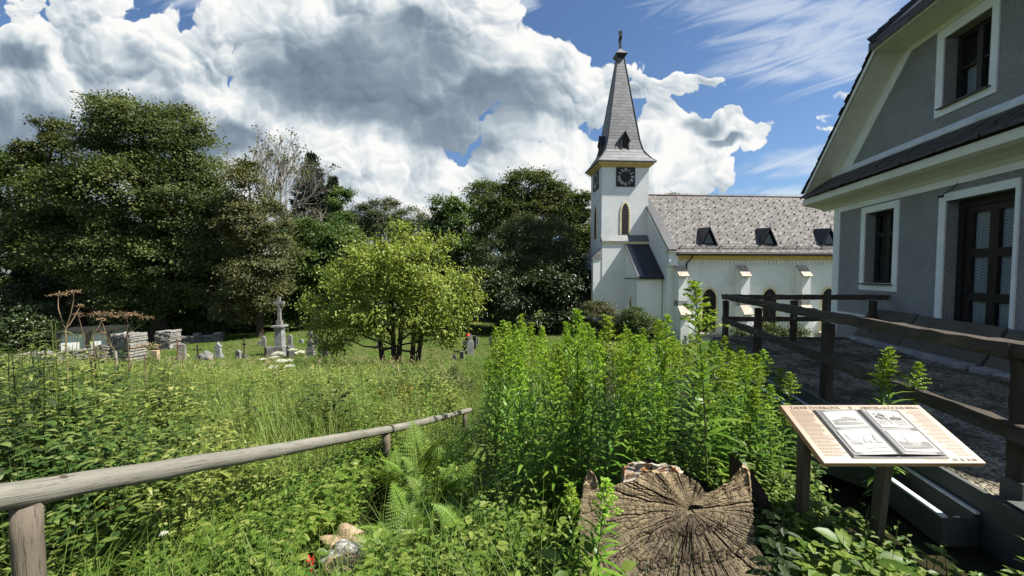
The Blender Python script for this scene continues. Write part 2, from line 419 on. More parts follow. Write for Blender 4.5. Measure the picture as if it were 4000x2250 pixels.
# spire dormers (front and left)
def spire_dormer(front):
    b = MB(); g = MB(); tr = MB()
    x0, z0 = 0.0, 11.10
    def T(p): return (cx+p[0]+.02, .28+p[1], p[2]) if front else (.30+p[1], cy-p[0], p[2])
    def bx(mb, a0,a1,b0,b1,c0,c1):
        vs = [T(q) for q in ((a0,b0,c0),(a1,b0,c0),(a1,b1,c0),(a0,b1,c0),(a0,b0,c1),(a1,b0,c1),(a1,b1,c1),(a0,b1,c1))]
        mb.add(vs, [(0,3,2,1),(4,5,6,7),(0,1,5,4),(1,2,6,5),(2,3,7,6),(3,0,4,7)])
    bx(g, -.25, .25, -.02, .9, z0, z0+.78)
    for s in (-1, 1):
        bx(tr, s*.29-.04, s*.29+.04, -.06, .8, z0-.02, z0+.80)
        vs = [T(q) for q in ((s*.40,-.12,z0+.72),(0,-.12,z0+1.50),(0,1.0,z0+1.50),(s*.40,1.0,z0+.72),(s*.40,-.12,z0+.66),(0,-.12,z0+1.42),(0,1.0,z0+1.42),(s*.40,1.0,z0+.66))]
        b.add(vs, [(0,1,2,3),(7,6,5,4),(0,4,5,1),(1,5,6,2),(2,6,7,3),(3,7,4,0)])
    g.add([T(q) for q in ((-.3,-.02,z0+.78),(.3,-.02,z0+.78),(0,-.02,z0+1.36),(-.3,.9,z0+.78),(.3,.9,z0+.78),(0,.9,z0+1.36))], [(0,1,2),(5,4,3),(0,3,4,1),(1,4,5,2),(2,5,3,0)])
    d = cb(b, 'spire_dormer', M['tin'], tower)
    cb(g, 'dormer_opening', M['louvre'], d); cb(tr, 'dormer_frame', simple('dormer_wood', (.10,.075,.06), .8), d)
spire_dormer(True); spire_dormer(False)
# clock faces: black square boards with Roman numerals
def clock(front):
    S = .75; cz = 8.98
    b = MB()
    if front: b.box(cx-S, cx+S, -.05, -.003, cz-S, cz+S)
    else: b.box(-.05, -.003, cy-S, cy+S, cz-S, cz+S)
    f = cb(b, 'clock_face', M['black'], tower)
    nm = MB()
    NUM = ['XII','I','II','III','IIII','V','VI','VII','VIII','IX','X','XI']
    def stroke(p0, p1, w):
        p0, p1 = np.array(p0), np.array(p1); d = p1-p0; n = np.array((-d[1], d[0])); n = n/np.linalg.norm(n)*w/2
        q = [p0+n, p0-n, p1-n, p1+n]
        if front: a = [(cx+x, -.062, cz+z) for x, z in q]; c = [(cx+x, -.052, cz+z) for x, z in q]
        else: a = [(-.062, cy-x, cz+z) for x, z in q]; c = [(-.052, cy-x, cz+z) for x, z in q]
        nm.add(a+c, [(0,1,2,3),(7,6,5,4),(0,4,5,1),(1,5,6,2),(2,6,7,3),(3,7,4,0)])
    for i, s in enumerate(NUM):
        a = math.radians(90-30*i); r0, r1 = .42, .66
        wd = {'I': .055, 'V': .12, 'X': .12}; tot = sum(wd[c] for c in s)
        rad = np.array((math.cos(a), math.sin(a))); tan = np.array((math.sin(a), -math.cos(a)))
        x = -tot/2
        for c in s:
            l, rr = x+.012, x+wd[c]-.012; m = (l+rr)/2
            P = lambda u, r: rad*r+tan*u
            if c == 'I': stroke(P(m, r0), P(m, r1), .033)
            elif c == 'V': stroke(P(m, r0), P(l, r1), .033); stroke(P(m, r0), P(rr, r1), .018)
            else: stroke(P(rr, r0), P(l, r1), .033); stroke(P(l, r0), P(rr, r1), .018)
            x += wd[c]
    cb(nm, 'clock_numerals', M['numeral'], f, fix=False)
    if not front:
        h = MB(); h.tube([(-.075, cy, cz), (-.075, cy-.10, cz-.5)], .018, 4); h.tube([(-.08, cy, cz), (-.08, cy+.12, cz-.62)], .014, 4)
        cb(h, 'clock_hand', M['numeral'], f)
clock(True); clock(False)
# pointed louvred openings of the tower
def lancet(parent, cx_, w, z0, zs, za, yf, tw=.13, ind=.22, fill='louvre', side=False, trim='ochrepale', pname='window', slats=True):
    """yf: plane of the wall it sits in; built as a deep frame ring with a recessed leaf"""
    o = arch(cx_, w+2*tw, z0, zs, za+tw*1.25); i = arch(cx_, w, z0, zs, za)
    n = len(o)
    def P(p, y): return (y, p[0], p[1]) if side else (p[0], y, p[1])
    v = [P(p, yf-.035) for p in o]+[P(p, yf-.035) for p in i]+[P(p, yf+.0) for p in o]+[P(p, yf-.006) for p in i]
    f = []
    for k in range(n):
        q = (k+1) % n
        if k == n-1: continue
        f.append((k, q, n+q, n+k)); f.append((k, 2*n+k, 2*n+q, q)); f.append((n+k, n+q, 3*n+q, 3*n+k))
    fr = MB().add(v, f); w_ = cb(fr, pname, M[trim], parent)
    pn = MB(); vv = [P(p, yf-.007) for p in i]; pn.add(vv, [tuple(range(len(i)))])
    leaf = cb(pn, 'pane' if fill == 'glass' else 'louvres', M[fill], w_)
    if slats:
        sl_ = MB(); z = z0+.08
        while z < za-.12:
            hw = w/2 if z < zs else w/2*(1-((z-zs)/(za-zs))**1.3)
            if hw > .05:
                if side: sl_.hexa([(yf-.03,cx_-hw,z),(yf-.03,cx_+hw,z),(yf-.008,cx_+hw,z+.05),(yf-.008,cx_-hw,z+.05)], [(yf-.03,cx_-hw,z+.015),(yf-.03,cx_+hw,z+.015),(yf-.008,cx_+hw,z+.065),(yf-.008,cx_-hw,z+.065)])
                else: sl_.hexa([(cx_-hw,yf-.03,z),(cx_+hw,yf-.03,z),(cx_+hw,yf-.008,z+.05),(cx_-hw,yf-.008,z+.05)], [(cx_-hw,yf-.03,z+.015),(cx_+hw,yf-.03,z+.015),(cx_+hw,yf-.008,z+.065),(cx_-hw,yf-.008,z+.065)])
            z += .12
        cb(sl_, 'slats', M['louvre'], w_)
    return w_
lancet(tower, 1.87, .56, 4.52, 6.15, 6.95, -.002)
lancet(tower, cy+.1, .56, 4.3, 6.1, 6.95, -.002, side=True, slats=False)
# tower buttresses on the left side
for (y0, y1) in ((-.30, .22), (TD-.25, TD+.2)):
    b = MB(); b.prism([(y0,ZB),(y1,ZB),(y1,2.7),(y0,2.7)], -.72, -.022, 'x'); bt = cb(b, 'buttress', M['white'], tower)
    b = MB(); b.hexa([(-.82,y0-.06,2.60),(-.021,y0-.06,2.7),(-.021,y1+.06,2.7),(-.82,y1+.06,2.60)], [(-.82,y0-.06,2.68),(-.021,y0-.06,3.5),(-.021,y1+.06,3.5),(-.82,y1+.06,2.68)])
    cb(b, 'buttress_cap', M['greystone'], bt)
# west porch with a dark slate roof and gable
b = MB(); b.box(-1.5, -.025, .55, 2.6, ZB, -1.1); b.prism([(.55,-1.1),(2.6,-1.1),(1.57,1.1)], -1.5, -.026, 'x'); porch = cb(b, 'porch', M['white'])
b = MB()
for s in (-1, 1):
    y0 = 1.575+s*1.2; b.hexa([(-1.58,1.575,1.2),(-.027,1.575,1.2),(-.027,y0,-1.35),(-1.58,y0,-1.35)], [(-1.58,1.575,1.36),(-.027,1.575,1.36),(-.027,y0+s*.06,-1.2),(-1.58,y0+s*.06,-1.2)])
cb(b, 'porch_roof', M['tin'], porch)
b = MB(); b.tube([(-1.6,1.575,1.2),(-1.6,1.575,1.75),(-1.6,1.575,1.85),(-1.6,1.575,2.15),(-1.6,1.575,2.5)], [.1,.09,.2,.13,.02], 6); cb(b, 'finial', M['darkstone'], porch)
b = MB(); b.tube([(-1.62,.40,-1.3),(-1.62,1.575,1.3),(-1.62,2.75,-1.3)], .12, 6); cb(b, 'gable_coping', M['darkstone'], porch)
# --- stair annex between the tower and the gable of the nave
ax0, ax1, ay = 1.78, 3.60, -2.80
b = MB(); b.prism([(-.331,ZB),(-.331,3.62),(ay,1.25),(ay,ZB)], ax0, ax1, 'x'); annex = cb(b, 'stair_annex', M['white'])
b = MB(); b.hexa([(ax0-.09,ay-.2,1.18),(ax1+.06,ay-.2,1.18),(ax1+.06,-.332,3.66),(ax0-.09,-.332,3.66)], [(ax0-.09,ay-.2,1.27),(ax1+.06,ay-.2,1.27),(ax1+.06,-.332,3.76),(ax0-.09,-.332,3.76)]); ar = cb(b, 'annex_roof', M['tin'], annex)
b = MB()
for (p, q) in ((ax0+.02, ax0+.30), (ax0+.34, ax0+.42)): b.hexa([(p,ay-.19,1.285),(q,ay-.19,1.285),(q,-.345,3.765),(p,-.345,3.765)], [(p,ay-.19,1.31),(q,ay-.19,1.31),(q,-.345,3.79),(p,-.345,3.79)])
cb(b, 'roof_sunlit_strip', M['zinc'], ar)  # paler strips stand in for the band of sunlight on the annex roof
b = MB(); b.tube([(ax0-.1,ay-.24,1.15),(ax1+.02,ay-.24,1.15)], .05, 6); b.tube([(ax0-.1, -.5, 1.12),(ax0-.1,ay-.24,1.15)], .035, 5); cb(b, 'annex_gutter', M['black'], annex)
lancet(annex, -1.62, .26, -2.0, -1.0, -.25, ax0-.002, tw=.09, side=True, slats=False, fill='louvre')
b = MB(); b.hexa([(ax0-.4,-2.84,-1.9),(ax0-.001,-2.84,-1.9),(ax0-.001,-2.3,-1.9),(ax0-.4,-2.3,-1.9)], [(ax0-.4,-2.84,-1.8),(ax0-.001,-2.84,-1.2),(ax0-.001,-2.3,-1.2),(ax0-.4,-2.3,-1.8)]); b.box(ax0-.34, ax0-.002, -2.8, -2.34, ZB, -1.9)
cb(b, 'annex_buttress', M['greystone'], annex)
# --- nave
NX0, NX1, NY = 3.66, 25.0, -3.40; RY = TD/2; EZ, SL = 2.98, .912
YB = 2*RY-NY
b = MB(); zr = EZ+(RY-(NY-.35))*SL
b.prism([(NY,ZB),(YB,ZB),(YB,EZ+.2),(RY,zr-.25),(NY,EZ+.2)], NX0+.42, NX1, 'x'); nave = cb(b, 'nave', M['white'])
# stepped west gable with coping and kneeler
b = MB(); b.prism([(NY-.02,ZB),(YB,ZB),(YB,EZ+.35),(RY,zr+.30),(NY-.02,EZ+.35)], NX0, NX0+.419, 'x'); gw = cb(b, 'gable_wall', M['white'], nave)
for s in (0, 1):
    b = MB(); ya = NY-.40 if not s else YB+.40; yb = RY
    b.hexa([(NX0-.10,ya,EZ+.05),(NX0+.52,ya,EZ+.05),(NX0+.52,yb,zr+.31),(NX0-.10,yb,zr+.31)], [(NX0-.10,ya,EZ+.19),(NX0+.52,ya,EZ+.19),(NX0+.52,yb,zr+.45),(NX0-.10,yb,zr+.45)])
    cb(b, 'gable_coping', M['lead'], gw)
b = MB(); b.box(NX0-.06, NX0+.56, NY-.42, NY-.021, 2.05, EZ-.02); kn = cb(b, 'kneeler', M['white'], gw)
b = MB(); b.box(NX0-.16, NX0+.62, NY-.50, NY-.02, EZ-.018, EZ+.05); cb(b, 'kneeler_cap', M['stone'], kn)
b = MB()
for i in range(9):
    y = -2.9+i*.42; b.box(NX0-.03, NX0-.001, y, y+.22, EZ+.0+(y-NY)*SL-.25, EZ+(y-NY)*SL-.13)
kind(cb(b, 'gable_trim', M['white'], gw), 'stuff')
b = MB()
for s in (0, 1):
    ye = NY-.50 if not s else YB+.50; ze = EZ+.0
    zt = ze+abs(RY-ye)*SL
    b.hexa([(NX0+.421,ye,ze-.12),(NX1+.3,ye,ze-.12),(NX1+.3,RY,zt-.12),(NX0+.421,RY,zt-.12)], [(NX0+.421,ye,ze),(NX1+.3,ye,ze),(NX1+.3,RY,zt),(NX0+.421,RY,zt)])
nroof = cb(b, 'nave_roof', M['naveroof'], nave)
NYE = NY-.50
def roofpt(x, y, h=0): return (x, y-h*.674, EZ+(y-NYE)*SL+h*.739)
b = MB(); b.tube([(NX0+.43,RY,zr+.13),(NX1+.3,RY,zr+.13)], .09, 6); b.tube([(NX0+.5,RY,zr+.32),(NX1,RY,zr+.32)], .008, 4)
for i in range(15): b.tube([(NX0+1+i*1.4,RY,zr+.15),(NX0+1+i*1.4,RY,zr+.33)], .01, 4)
cb(b, 'ridge_cap', simple('ridge_metal', (.085,.055,.045), .7, .4, 3), nroof)
# snow hooks (beyond counting) and snow guard
b = MB(); k = 0
for r in range(15):
    y = NYE+.75+r*.30
    for i in range(int((19-4.6)/1.28)+1):
        x = 4.5+i*1.28+((r*.61) % 1)*1.28+random.uniform(-.07,.07)
        x0, y0, z0 = roofpt(x, y, .015); s = .021 if random.random() < .88 else .042
        b.hexa([(x0-s,y0,z0),(x0+s,y0,z0),(x0+s,y0+.07,z0+.064),(x0-s,y0+.07,z0+.064)], [(x0-s*.3,y0-.05,z0+.09+s*.4),(x0+s*.3,y0-.05,z0+.09+s*.4),(x0+s*.3,y0+.03,z0+.11+s*.4),(x0-s*.3,y0+.03,z0+.11+s*.4)])
kind(cb(b, 'snow_hooks', M['tin'], nroof), 'stuff')
b = MB(); p0 = roofpt(NX0+.6, NYE+.28, .05); p1 = roofpt(NX1, NYE+.28, .05)
for h in (.03, .17): b.tube([roofpt(NX0+.6, NYE+.30, h), roofpt(NX1, NYE+.30, h)], .014, 4)
x = NX0+.6
while x < 19: b.tube([roofpt(x, NYE+.30, .0), roofpt(x, NYE+.30, .18)], .011, 4, cap=False); x += .14
x = NX0+.9
while x < 19: b.tube([roofpt(x, NYE+.45, .0), roofpt(x, NYE+.30, .25)], .024, 4); x += .95
cb(b, 'snow_guard', M['tin'], nroof)
b = MB(); b.tube([(NX0+.45,NYE-.09,EZ-.13),(NX1,NYE-.09,EZ-.13)], .10, 8); cb(b, 'gutter', M['black'], nroof)
b = MB(); b.tube([(5.15,NYE-.10,EZ-.12),(5.15,NYE-.10,EZ-.35),(5.10,NYE+.15,EZ-.55),(5.02,NY-.09,EZ-.75),(5.02,NY-.09,1.3)], .05, 6); cb(b, 'downpipe', M['black'], nroof)
b = MB(); b.box(NX0+.43, NX1, NYE+.08, NY-.001, EZ-.26, EZ-.13); b.box(NX0+.43, NX1, NYE+.25, NY-.002, EZ-.42, EZ-.262); b.box(NX0+.43, NX1, NYE+.36, NY-.003, EZ-.53, EZ-.422); cb(b, 'eaves_cornice', M['ochre'], nave)
b = MB(); b.box(NX0+.423, NX1, NY-.07, NY-.002, 1.98, 2.10)
x = NX0+.6
while x < 20:
    b.hexa([(x-.135,NY-.055,2.44),(x+.135,NY-.055,2.44),(x+.135,NY-.002,2.44),(x-.135,NY-.002,2.44)], [(x-.02,NY-.055,2.14),(x+.02,NY-.055,2.14),(x+.02,NY-.002,2.14),(x-.02,NY-.002,2.14)][::1]); x += .29
b.box(NX0+.424, NX1, NY-.058, NY-.001, 2.44, 2.449); cb(b, 'frieze', M['white'], nave)
b = MB(); b.box(NX0-.03, NX1, NY-.06, NY-.002, ZB, -2.85); cb(b, 'plinth', M['greystone'], nave)
for bxm in (4.52, 9.0, 13.48, 17.96):
    b = MB(); b.prism([(NY-.002,ZB),(NY-.002,2.0),(NY-.06,1.98),(NY-.60,1.25),(NY-.60,-.80),(NY-.95,-1.35),(NY-.95,ZB)], bxm-.31, bxm+.31, 'x'); bt = cb(b, 'buttress', M['white'], nave)
    b = MB(); b.hexa([(bxm-.36,NY-.74,1.26),(bxm+.36,NY-.74,1.26),(bxm+.36,NY-.08,2.0),(bxm-.36,NY-.08,2.0)], [(bxm-.36,NY-.76,1.33),(bxm+.36,NY-.76,1.33),(bxm+.36,NY-.08,2.09),(bxm-.36,NY-.08,2.09)]); cb(b, 'buttress_cap', M['stone'], bt)
    b = MB(); b.hexa([(bxm-.37,NY-1.08,-1.36),(bxm+.37,NY-1.08,-1.36),(bxm+.37,NY-.60,-.80),(bxm-.37,NY-.60,-.80)], [(bxm-.37,NY-1.10,-1.29),(bxm+.37,NY-1.10,-1.29),(bxm+.37,NY-.601,-.70),(bxm-.37,NY-.601,-.70)]); cb(b, 'buttress_cap', M['stone'], bt)
    b = MB(); b.box(bxm-.315, bxm+.315, NY-.612, NY-.02, -.76, -.36); cb(b, 'buttress_band', M['greystone'], bt)
for wx in (6.76, 11.24, 15.72):
    w_ = lancet(nave, wx, 1.0, -2.65, -.25, .42, NY-.002, tw=.14, fill='glass', slats=False, trim='ochrepale')
    b = MB(); b.box(wx-.035, wx+.035, NY-.03, NY-.012, -2.6, .3)
    for z in (-2.0, -1.4, -.8, -.25): b.box(wx-.49, wx+.49, NY-.024, NY-.011, z-.015, z+.015)
    cb(b, 'glazing_bars', M['tin'], w_)
    b = MB(); b.hexa([(wx-.75,NY-.16,-2.78),(wx+.75,NY-.16,-2.78),(wx+.75,NY-.003,-2.78),(wx-.75,NY-.003,-2.78)], [(wx-.75,NY-.16,-2.72),(wx+.75,NY-.16,-2.72),(wx+.75,NY-.003,-2.64),(wx-.75,NY-.003,-2.64)]); cb(b, 'sill', M['stone'], w_)
# dark triangular roof dormers
for dxm in (6.68, 11.12, 15.7):
    y0 = NYE+.58; z0 = roofpt(0, y0)[2]; b = MB()
    ht, hw = 1.22, .57; yb_ = y0+ht/SL*.82
    b.add([(dxm-hw,y0,z0),(dxm+hw,y0,z0),(dxm,y0,z0+ht),(dxm,yb_+.25,z0+ht+.1)], [(0,2,3),(1,3,2),(0,3,1)])
    b.add([(dxm-hw-.05,y0-.10,z0-.03),(dxm,y0-.10,z0+ht+.03),(dxm,yb_+.3,z0+ht+.13),(dxm-hw-.05,y0+.05,z0+.02)], [(0,1,2,3)])
    b.add([(dxm+hw+.05,y0-.10,z0-.03),(dxm,y0-.10,z0+ht+.03),(dxm,yb_+.3,z0+ht+.13),(dxm+hw+.05,y0+.05,z0+.02)], [(3,2,1,0)])
    for s in (-1, 1): b.tube([(dxm+s*(hw+.04),y0-.09,z0),(dxm,y0-.09,z0+ht+.02)], .04, 4)
    b.tube([(dxm,y0-.09,z0+ht),(dxm,y0-.09,z0+ht+.35)], .025, 5); b.tube([(dxm-hw-.15,y0-.06,z0+.02),(dxm+hw+.1,y0-.06,z0+.02)], .03, 4)
    dm = cb(b, 'roof_dormer', M['tin'], nroof)
    g = MB(); g.add([(dxm-.36,y0-.012,z0+.12),(dxm+.36,y0-.012,z0+.12),(dxm,y0-.012,z0+.88)], [(0,1,2)]); cb(g, 'dormer_window', M['glass'], dm)
# ------------------------------------------------------------------ house on the right (local x along the gable wall towards the camera, y into the house)
def roughcast(name, c, bs=26):
    m, t, b = mat(name); P = t.coord()
    n = t.noise(P, 1.6, 7, .65); f = t.noise(P, bs, 6, .7)
    k = t.ramp(n, [(.3, tuple(x*.84 for x in c)), (.7, tuple(x*1.14 for x in c))])
    k = t.mix(t.math('MULTIPLY', t.sstep(f, .42, .66), .60), k, tuple(x*.55 for x in c))
    k = t.mix(t.math('MULTIPLY', t.sstep(t.noise(P, 70, 4, .7), .5, .7), .30), k, tuple(x*.5 for x in c))
    k = t.mix(t.math('MULTIPLY', t.sstep(t.noise(t.mapping(P, scale=(1,1,.3)), 1.1, 6, .7), .58, .72), .35), k, tuple(x*.7 for x in c))
    t.put(b.inputs['Base Color'], k); b.inputs['Roughness'].default_value = .95; b.inputs['Specular IOR Level'].default_value = .1
    t.put(b.inputs['Normal'], t.bump(f, 1.0, .06)); return m
M['render_grey'] = roughcast('grey_roughcast', (.42,.425,.405))
M['trimwhite'] = simple('smooth_white_render', (.84,.86,.82), .9, .10, 2.2, .15, 30)
M['darkwood'] = simple('dark_brown_window_wood', (.022,.017,.015), .5, .3, 6, .15, 30, .01, stretch=(4,4,.6))
M['eaveslate'] = slate('house_slate', (.030,.028,.027), (.055,.050,.046), (.008,.008,.008), .35, .10)
M['flash'] = simple('galvanised_flashing', (.80,.83,.86), .42, .15, 3, .2, 14, .01, metal=.3, spec=.5)
M['soffit'] = simple('cream_soffit', (.80,.79,.68), .9, .08, 2, .08)
HZ = -.9
HO = empty('house', (7.616, 9.10, HZ), math.atan2(-.9796, -.2008), 'grey roughcast house with white window surrounds and a dark slate half hipped roof', 'house')
def hb(mb, name, m, parent=None, **k): return mb.build(name, m, parent or HO, (0,0,-HZ), **k)
LEN = 6.8; SCX = 3.4
# walls with real openings: the front sheet is assembled from panels round the three openings
OPEN = [(1.04,1.82,1.38,2.82), (2.90,3.95,.26,2.745), (2.74,3.51,4.30,5.41), (4.98,5.76,1.38,2.82)]
def panels(x0, x1, z0, z1, holes):
    xs = sorted({x0, x1, *[h[0] for h in holes], *[h[1] for h in holes]}); zs = sorted({z0, z1, *[h[2] for h in holes], *[h[3] for h in holes]})
    out = []
    for i in range(len(xs)-1):
        for j in range(len(zs)-1):
            mx, mz = (xs[i]+xs[i+1])/2, (zs[j]+zs[j+1])/2
            if not any(h[0] < mx < h[1] and h[2] < mz < h[3] for h in holes): out.append((xs[i], xs[i+1], zs[j], zs[j+1]))
    return out
b = MB()
for (x0, x1, z0, z1) in panels(0, LEN, HZ, 3.3, [h for h in OPEN if h[3] < 3]): b.add([(x0,0,z0),(x1,0,z0),(x1,0,z1),(x0,0,z1)], [(0,1,2,3)])
up = [h for h in OPEN if h[3] > 4]
for (x0, x1, z0, z1) in panels(2.2, 4.8, 3.3, 5.75, up): b.add([(x0,0,z0),(x1,0,z0),(x1,0,z1),(x0,0,z1)], [(0,1,2,3)])
b.add([(0,0,3.3),(2.2,0,3.3),(2.2,0,5.75),(1.9,0,5.75),(0,0,3.8)], [(0,1,2,3,4)])
b.add([(LEN,0,3.3),(4.8,0,3.3),(4.8,0,5.75),(5.1,0,5.75),(LEN,0,3.8)], [(0,1,2,3,4)])
for (x0, x1, z0, z1) in OPEN:       # reveals
    d = .30
    for q in ([(x0,0,z0),(x0,d,z0),(x0,d,z1),(x0,0,z1)], [(x1,0,z0),(x1,d,z0),(x1,d,z1),(x1,0,z1)], [(x0,0,z1),(x1,0,z1),(x1,d,z1),(x0,d,z1)], [(x0,0,z0),(x1,0,z0),(x1,d,z0),(x0,d,z0)]): b.add(q, [(0,1,2,3)])
b.box(0, .01, .001, 9, HZ, 3.3); b.box(LEN-.01, LEN, .001, 9, HZ, 3.3); b.box(0, LEN, 8.99, 9, HZ, 3.3); b.box(.02, LEN-.02, .6, .62, HZ, 5.6)
wall = hb(b, 'wall', M['render_grey'], fix=False)
# smooth white trims, 2 cm proud
b = MB(); P_ = .02
def strip(b, x0, x1, z0, z1, p=P_): b.box(x0, x1, -p, -.001, z0, z1)
strip(b, -.02, .20, HZ, 3.1); strip(b, .201, LEN-.2, .60, .70); strip(b, LEN-.199, LEN+.02, HZ, 3.1); strip(b, .201, LEN-.2, 2.98, 3.1)
b.box(-.02, -.001, 0, 9, HZ, 3.1)
hb(b, 'corner_strip', M['trimwhite'])
def band(b, x0, x1, z0, z1, h): # a frame round an opening
    a0, a1, c0, c1 = h
    if z0 < c0-.01: b.box(x0, x1, -.024, -.001, z0, c0)
    b.box(x0, a0, -.024, -.001, c0, c1); b.box(a1, x1, -.024, -.001, c0, c1); b.box(x0, x1, -.024, -.001, c1, z1)
# gable band following the verge
b = MB()
def gab(x, z): return (x, -.02, z)
for s in (1, -1):
    X = (lambda x: x) if s == 1 else (lambda x: LEN-x)
    outer = [(.0, 3.80), (1.95, 5.75)]; inner = [(.52, 3.93), (2.07, 5.58)]
    pts = [outer[0], outer[1], inner[1], inner[0]]
    v = [(X(x), -.02, z) for x, z in pts]+[(X(x), -.001, z) for x, z in pts]
    b.add(v, [(0,1,2,3),(7,6,5,4),(0,4,5,1),(1,5,6,2),(2,6,7,3),(3,7,4,0)])
b.add([(2.07,-.021,5.58),(LEN-2.07,-.021,5.58),(LEN-1.95,-.021,5.75),(1.95,-.021,5.75),(2.07,-.001,5.58),(LEN-2.07,-.001,5.58),(LEN-1.95,-.001,5.75),(1.95,-.001,5.75)], [(0,1,2,3),(7,6,5,4),(0,4,5,1),(2,6,7,3)])
hb(b, 'gable_band', M['trimwhite'])
def house_window(h, outer, transom=None, tilted=False, upper=False):
    x0, x1, z0, z1 = h
    fr = MB(); band(fr, *outer, h)
    w_ = hb(fr, 'window', M['trimwhite'])
    b = MB(); y0, y1 = .17, .235
    b.box(x0+.001, x0+.07, y0, y1, z0, z1-.001); b.box(x1-.07, x1-.001, y0, y1, z0, z1-.001); b.box(x0+.071, x1-.071, y0, y1, z0, z0+.075); b.box(x0+.071, x1-.071, y0, y1, z1-.075, z1-.001)
    mx = (x0+x1)/2; b.box(mx-.04, mx+.04, y0-.01, y1, z0+.076, z1-.076)
    if transom:
        zt = z0+(z1-z0)*transom; b.box(x0+.072, mx-.041, y0-.012, y1, zt-.045, zt+.045); b.box(mx+.041, x1-.072, y0-.012, y1, zt-.045, zt+.045)
        zm = z0+(z1-z0)*.36; b.box(x0+.072, mx-.041, y0+.01, y1, zm-.014, zm+.014); b.box(mx+.041, x1-.072, y0+.01, y1, zm-.014, zm+.014)
    else:
        zm = (z0+z1)/2; b.box(x0+.072, mx-.041, y0+.01, y1, zm-.018, zm+.018); b.box(mx+.041, x1-.072, y0+.01, y1, zm-.018, zm+.018)
    hb(b, 'window_frame', M['darkwood'], w_)
    g = MB(); g.box(x0+.07, x1-.07, .205, .21, z0+.07, z1-.07); hb(g, 'pane', M['glass'], w_)
    s = MB(); s.hexa([(x0-.03,-.085,z0-.035),(x1+.03,-.085,z0-.035),(x1+.03,.17,z0-.005),(x0-.03,.17,z0-.005)], [(x0-.03,-.085,z0-.015),(x1+.03,-.085,z0-.015),(x1+.03,.17,z0+.02),(x0-.03,.17,z0+.02)]); hb(s, 'sill', M['tin'], w_)
    if upper:
        c = MB(); n = 30
        for i in range(n):
            a, c_ = x0+.08+(x1-x0-.16)*i/n, x0+.08+(x1-x0-.16)*(i+1)/n
            ya, yb = .26+.012*math.sin(i*1.4), .26+.012*math.sin((i+1)*1.4)
            c.add([(a,ya,z0+.08),(c_,yb,z0+.08),(c_,yb,z0+.62),(a,ya,z0+.62)], [(0,1,2,3)])
        hb(c, 'curtain', M['lace'], w_, smooth=True, fix=False)
    return w_
def lacemat():
    m, t, b = mat('lace_curtain'); P = t.coord()
    w1 = t.math('SINE', t.math('MULTIPLY', t.new('ShaderNodeSeparateXYZ').outputs[0], 1.0))
    sp = t.new('ShaderNodeSeparateXYZ'); t.put(sp.inputs[0], P)
    v = t.voro(t.mapping(P, scale=(1,1,1)), 42, 'F1')
    sx = t.math('SINE', t.math('MULTIPLY', sp.outputs[0], 110)); sz = t.math('SINE', t.math('MULTIPLY', sp.outputs[2], 130))
    hol = t.sstep(t.math('MULTIPLY', sx, sz), .0, .35)
    t.put(b.inputs['Base Color'], t.mix(hol, (.45,.47,.47), (.16,.17,.18))); b.inputs['Roughness'].default_value = .9
    return m
M['lace'] = lacemat()
def see_glass():
    m, t, b = mat('clear_window_glass')
    tr = t.new('ShaderNodeBsdfTransparent'); gl = t.new('ShaderNodeBsdfGlossy'); gl.inputs['Roughness'].default_value = .02
    fr = t.new('ShaderNodeFresnel'); fr.inputs[0].default_value = 1.18
    tr.inputs[0].default_value = (.92,.94,.94,1)
    mx = t.new('ShaderNodeMixShader'); t.put(mx.inputs[0], t.math('ADD', fr.outputs[0], .02)); t.l.new(tr.outputs[0], mx.inputs[1]); t.l.new(gl.outputs[0], mx.inputs[2])
    t.l.new(mx.outputs[0], t.n['Material Output'].inputs[0]); return m
M['clear'] = see_glass()
house_window(OPEN[0], (.92,1.94,1.23,2.95), transom=.68)
w_ = house_window(OPEN[2], (2.61,3.61,4.16,5.57), upper=True)
house_window(OPEN[3], (4.86,5.88,1.23,2.95), transom=.68)
for o in list(HO.children_recursive):
    if o.name.startswith('pane'): o.data.materials.clear(); o.data.materials.append(M['clear'])
# door: dark wood with six glazed fields
x0, x1, z0, z1 = OPEN[1]
fr = MB(); band(fr, 2.78, 4.00, .26, 2.87, OPEN[1]); dsur = hb(fr, 'door_surround', M['trimwhite'])
b = MB(); y0, y1 = .19, .25
b.box(x0+.001, x0+.10, y0-.03, y1, z0, z1-.001); b.box(x1-.10, x1-.001, y0-.03, y1, z0, z1-.001); b.box(x0+.101, x1-.101, y0-.03, y1, z1-.12, z1-.001)
cols = [(x0+.20, x0+.47), (x0+.60, x0+.87)]; rows = [(.62,1.15),(1.28,1.83),(1.96,2.52)]
hol = [(a, c, p, q) for (a, c) in cols for (p, q) in rows]
for (a, c, p, q) in panels(x0+.101, x1-.101, z0, z1-.121, hol): b.box(a, c, y0, y1, p, q)
door = hb(b, 'door', M['darkwood'])
g = MB()
for (a, c, p, q) in hol: g.box(a-.005, c+.005, .225, .229, p-.005, q+.005)
hb(g, 'pane', M['clear'], door)
c = MB()
for (a, cc, p, q) in hol:
    n = 16; xa = a-.02; wv = cc-a+.04
    for i in range(n):
        u, v = xa+wv*i/n, xa+wv*(i+1)/n
        c.add([(u,.240+.006*math.sin(i*1.5),p-.03),(v,.240+.006*math.sin((i+1)*1.5),p-.03),(v,.240+.006*math.sin((i+1)*1.5),q+.03),(u,.240+.006*math.sin(i*1.5),q+.03)], [(0,1,2,3)])
hb(c, 'curtain', M['lace'], door, smooth=True, fix=False)
b = MB(); b.tube([(x0+.16,.17,1.32),(x0+.16,.14,1.32),(x0+.26,.14,1.32)], .012, 6); b.box(x0+.135, x0+.185, .18, .189, 1.22, 1.42); hb(b, 'handle', M['black'], door)
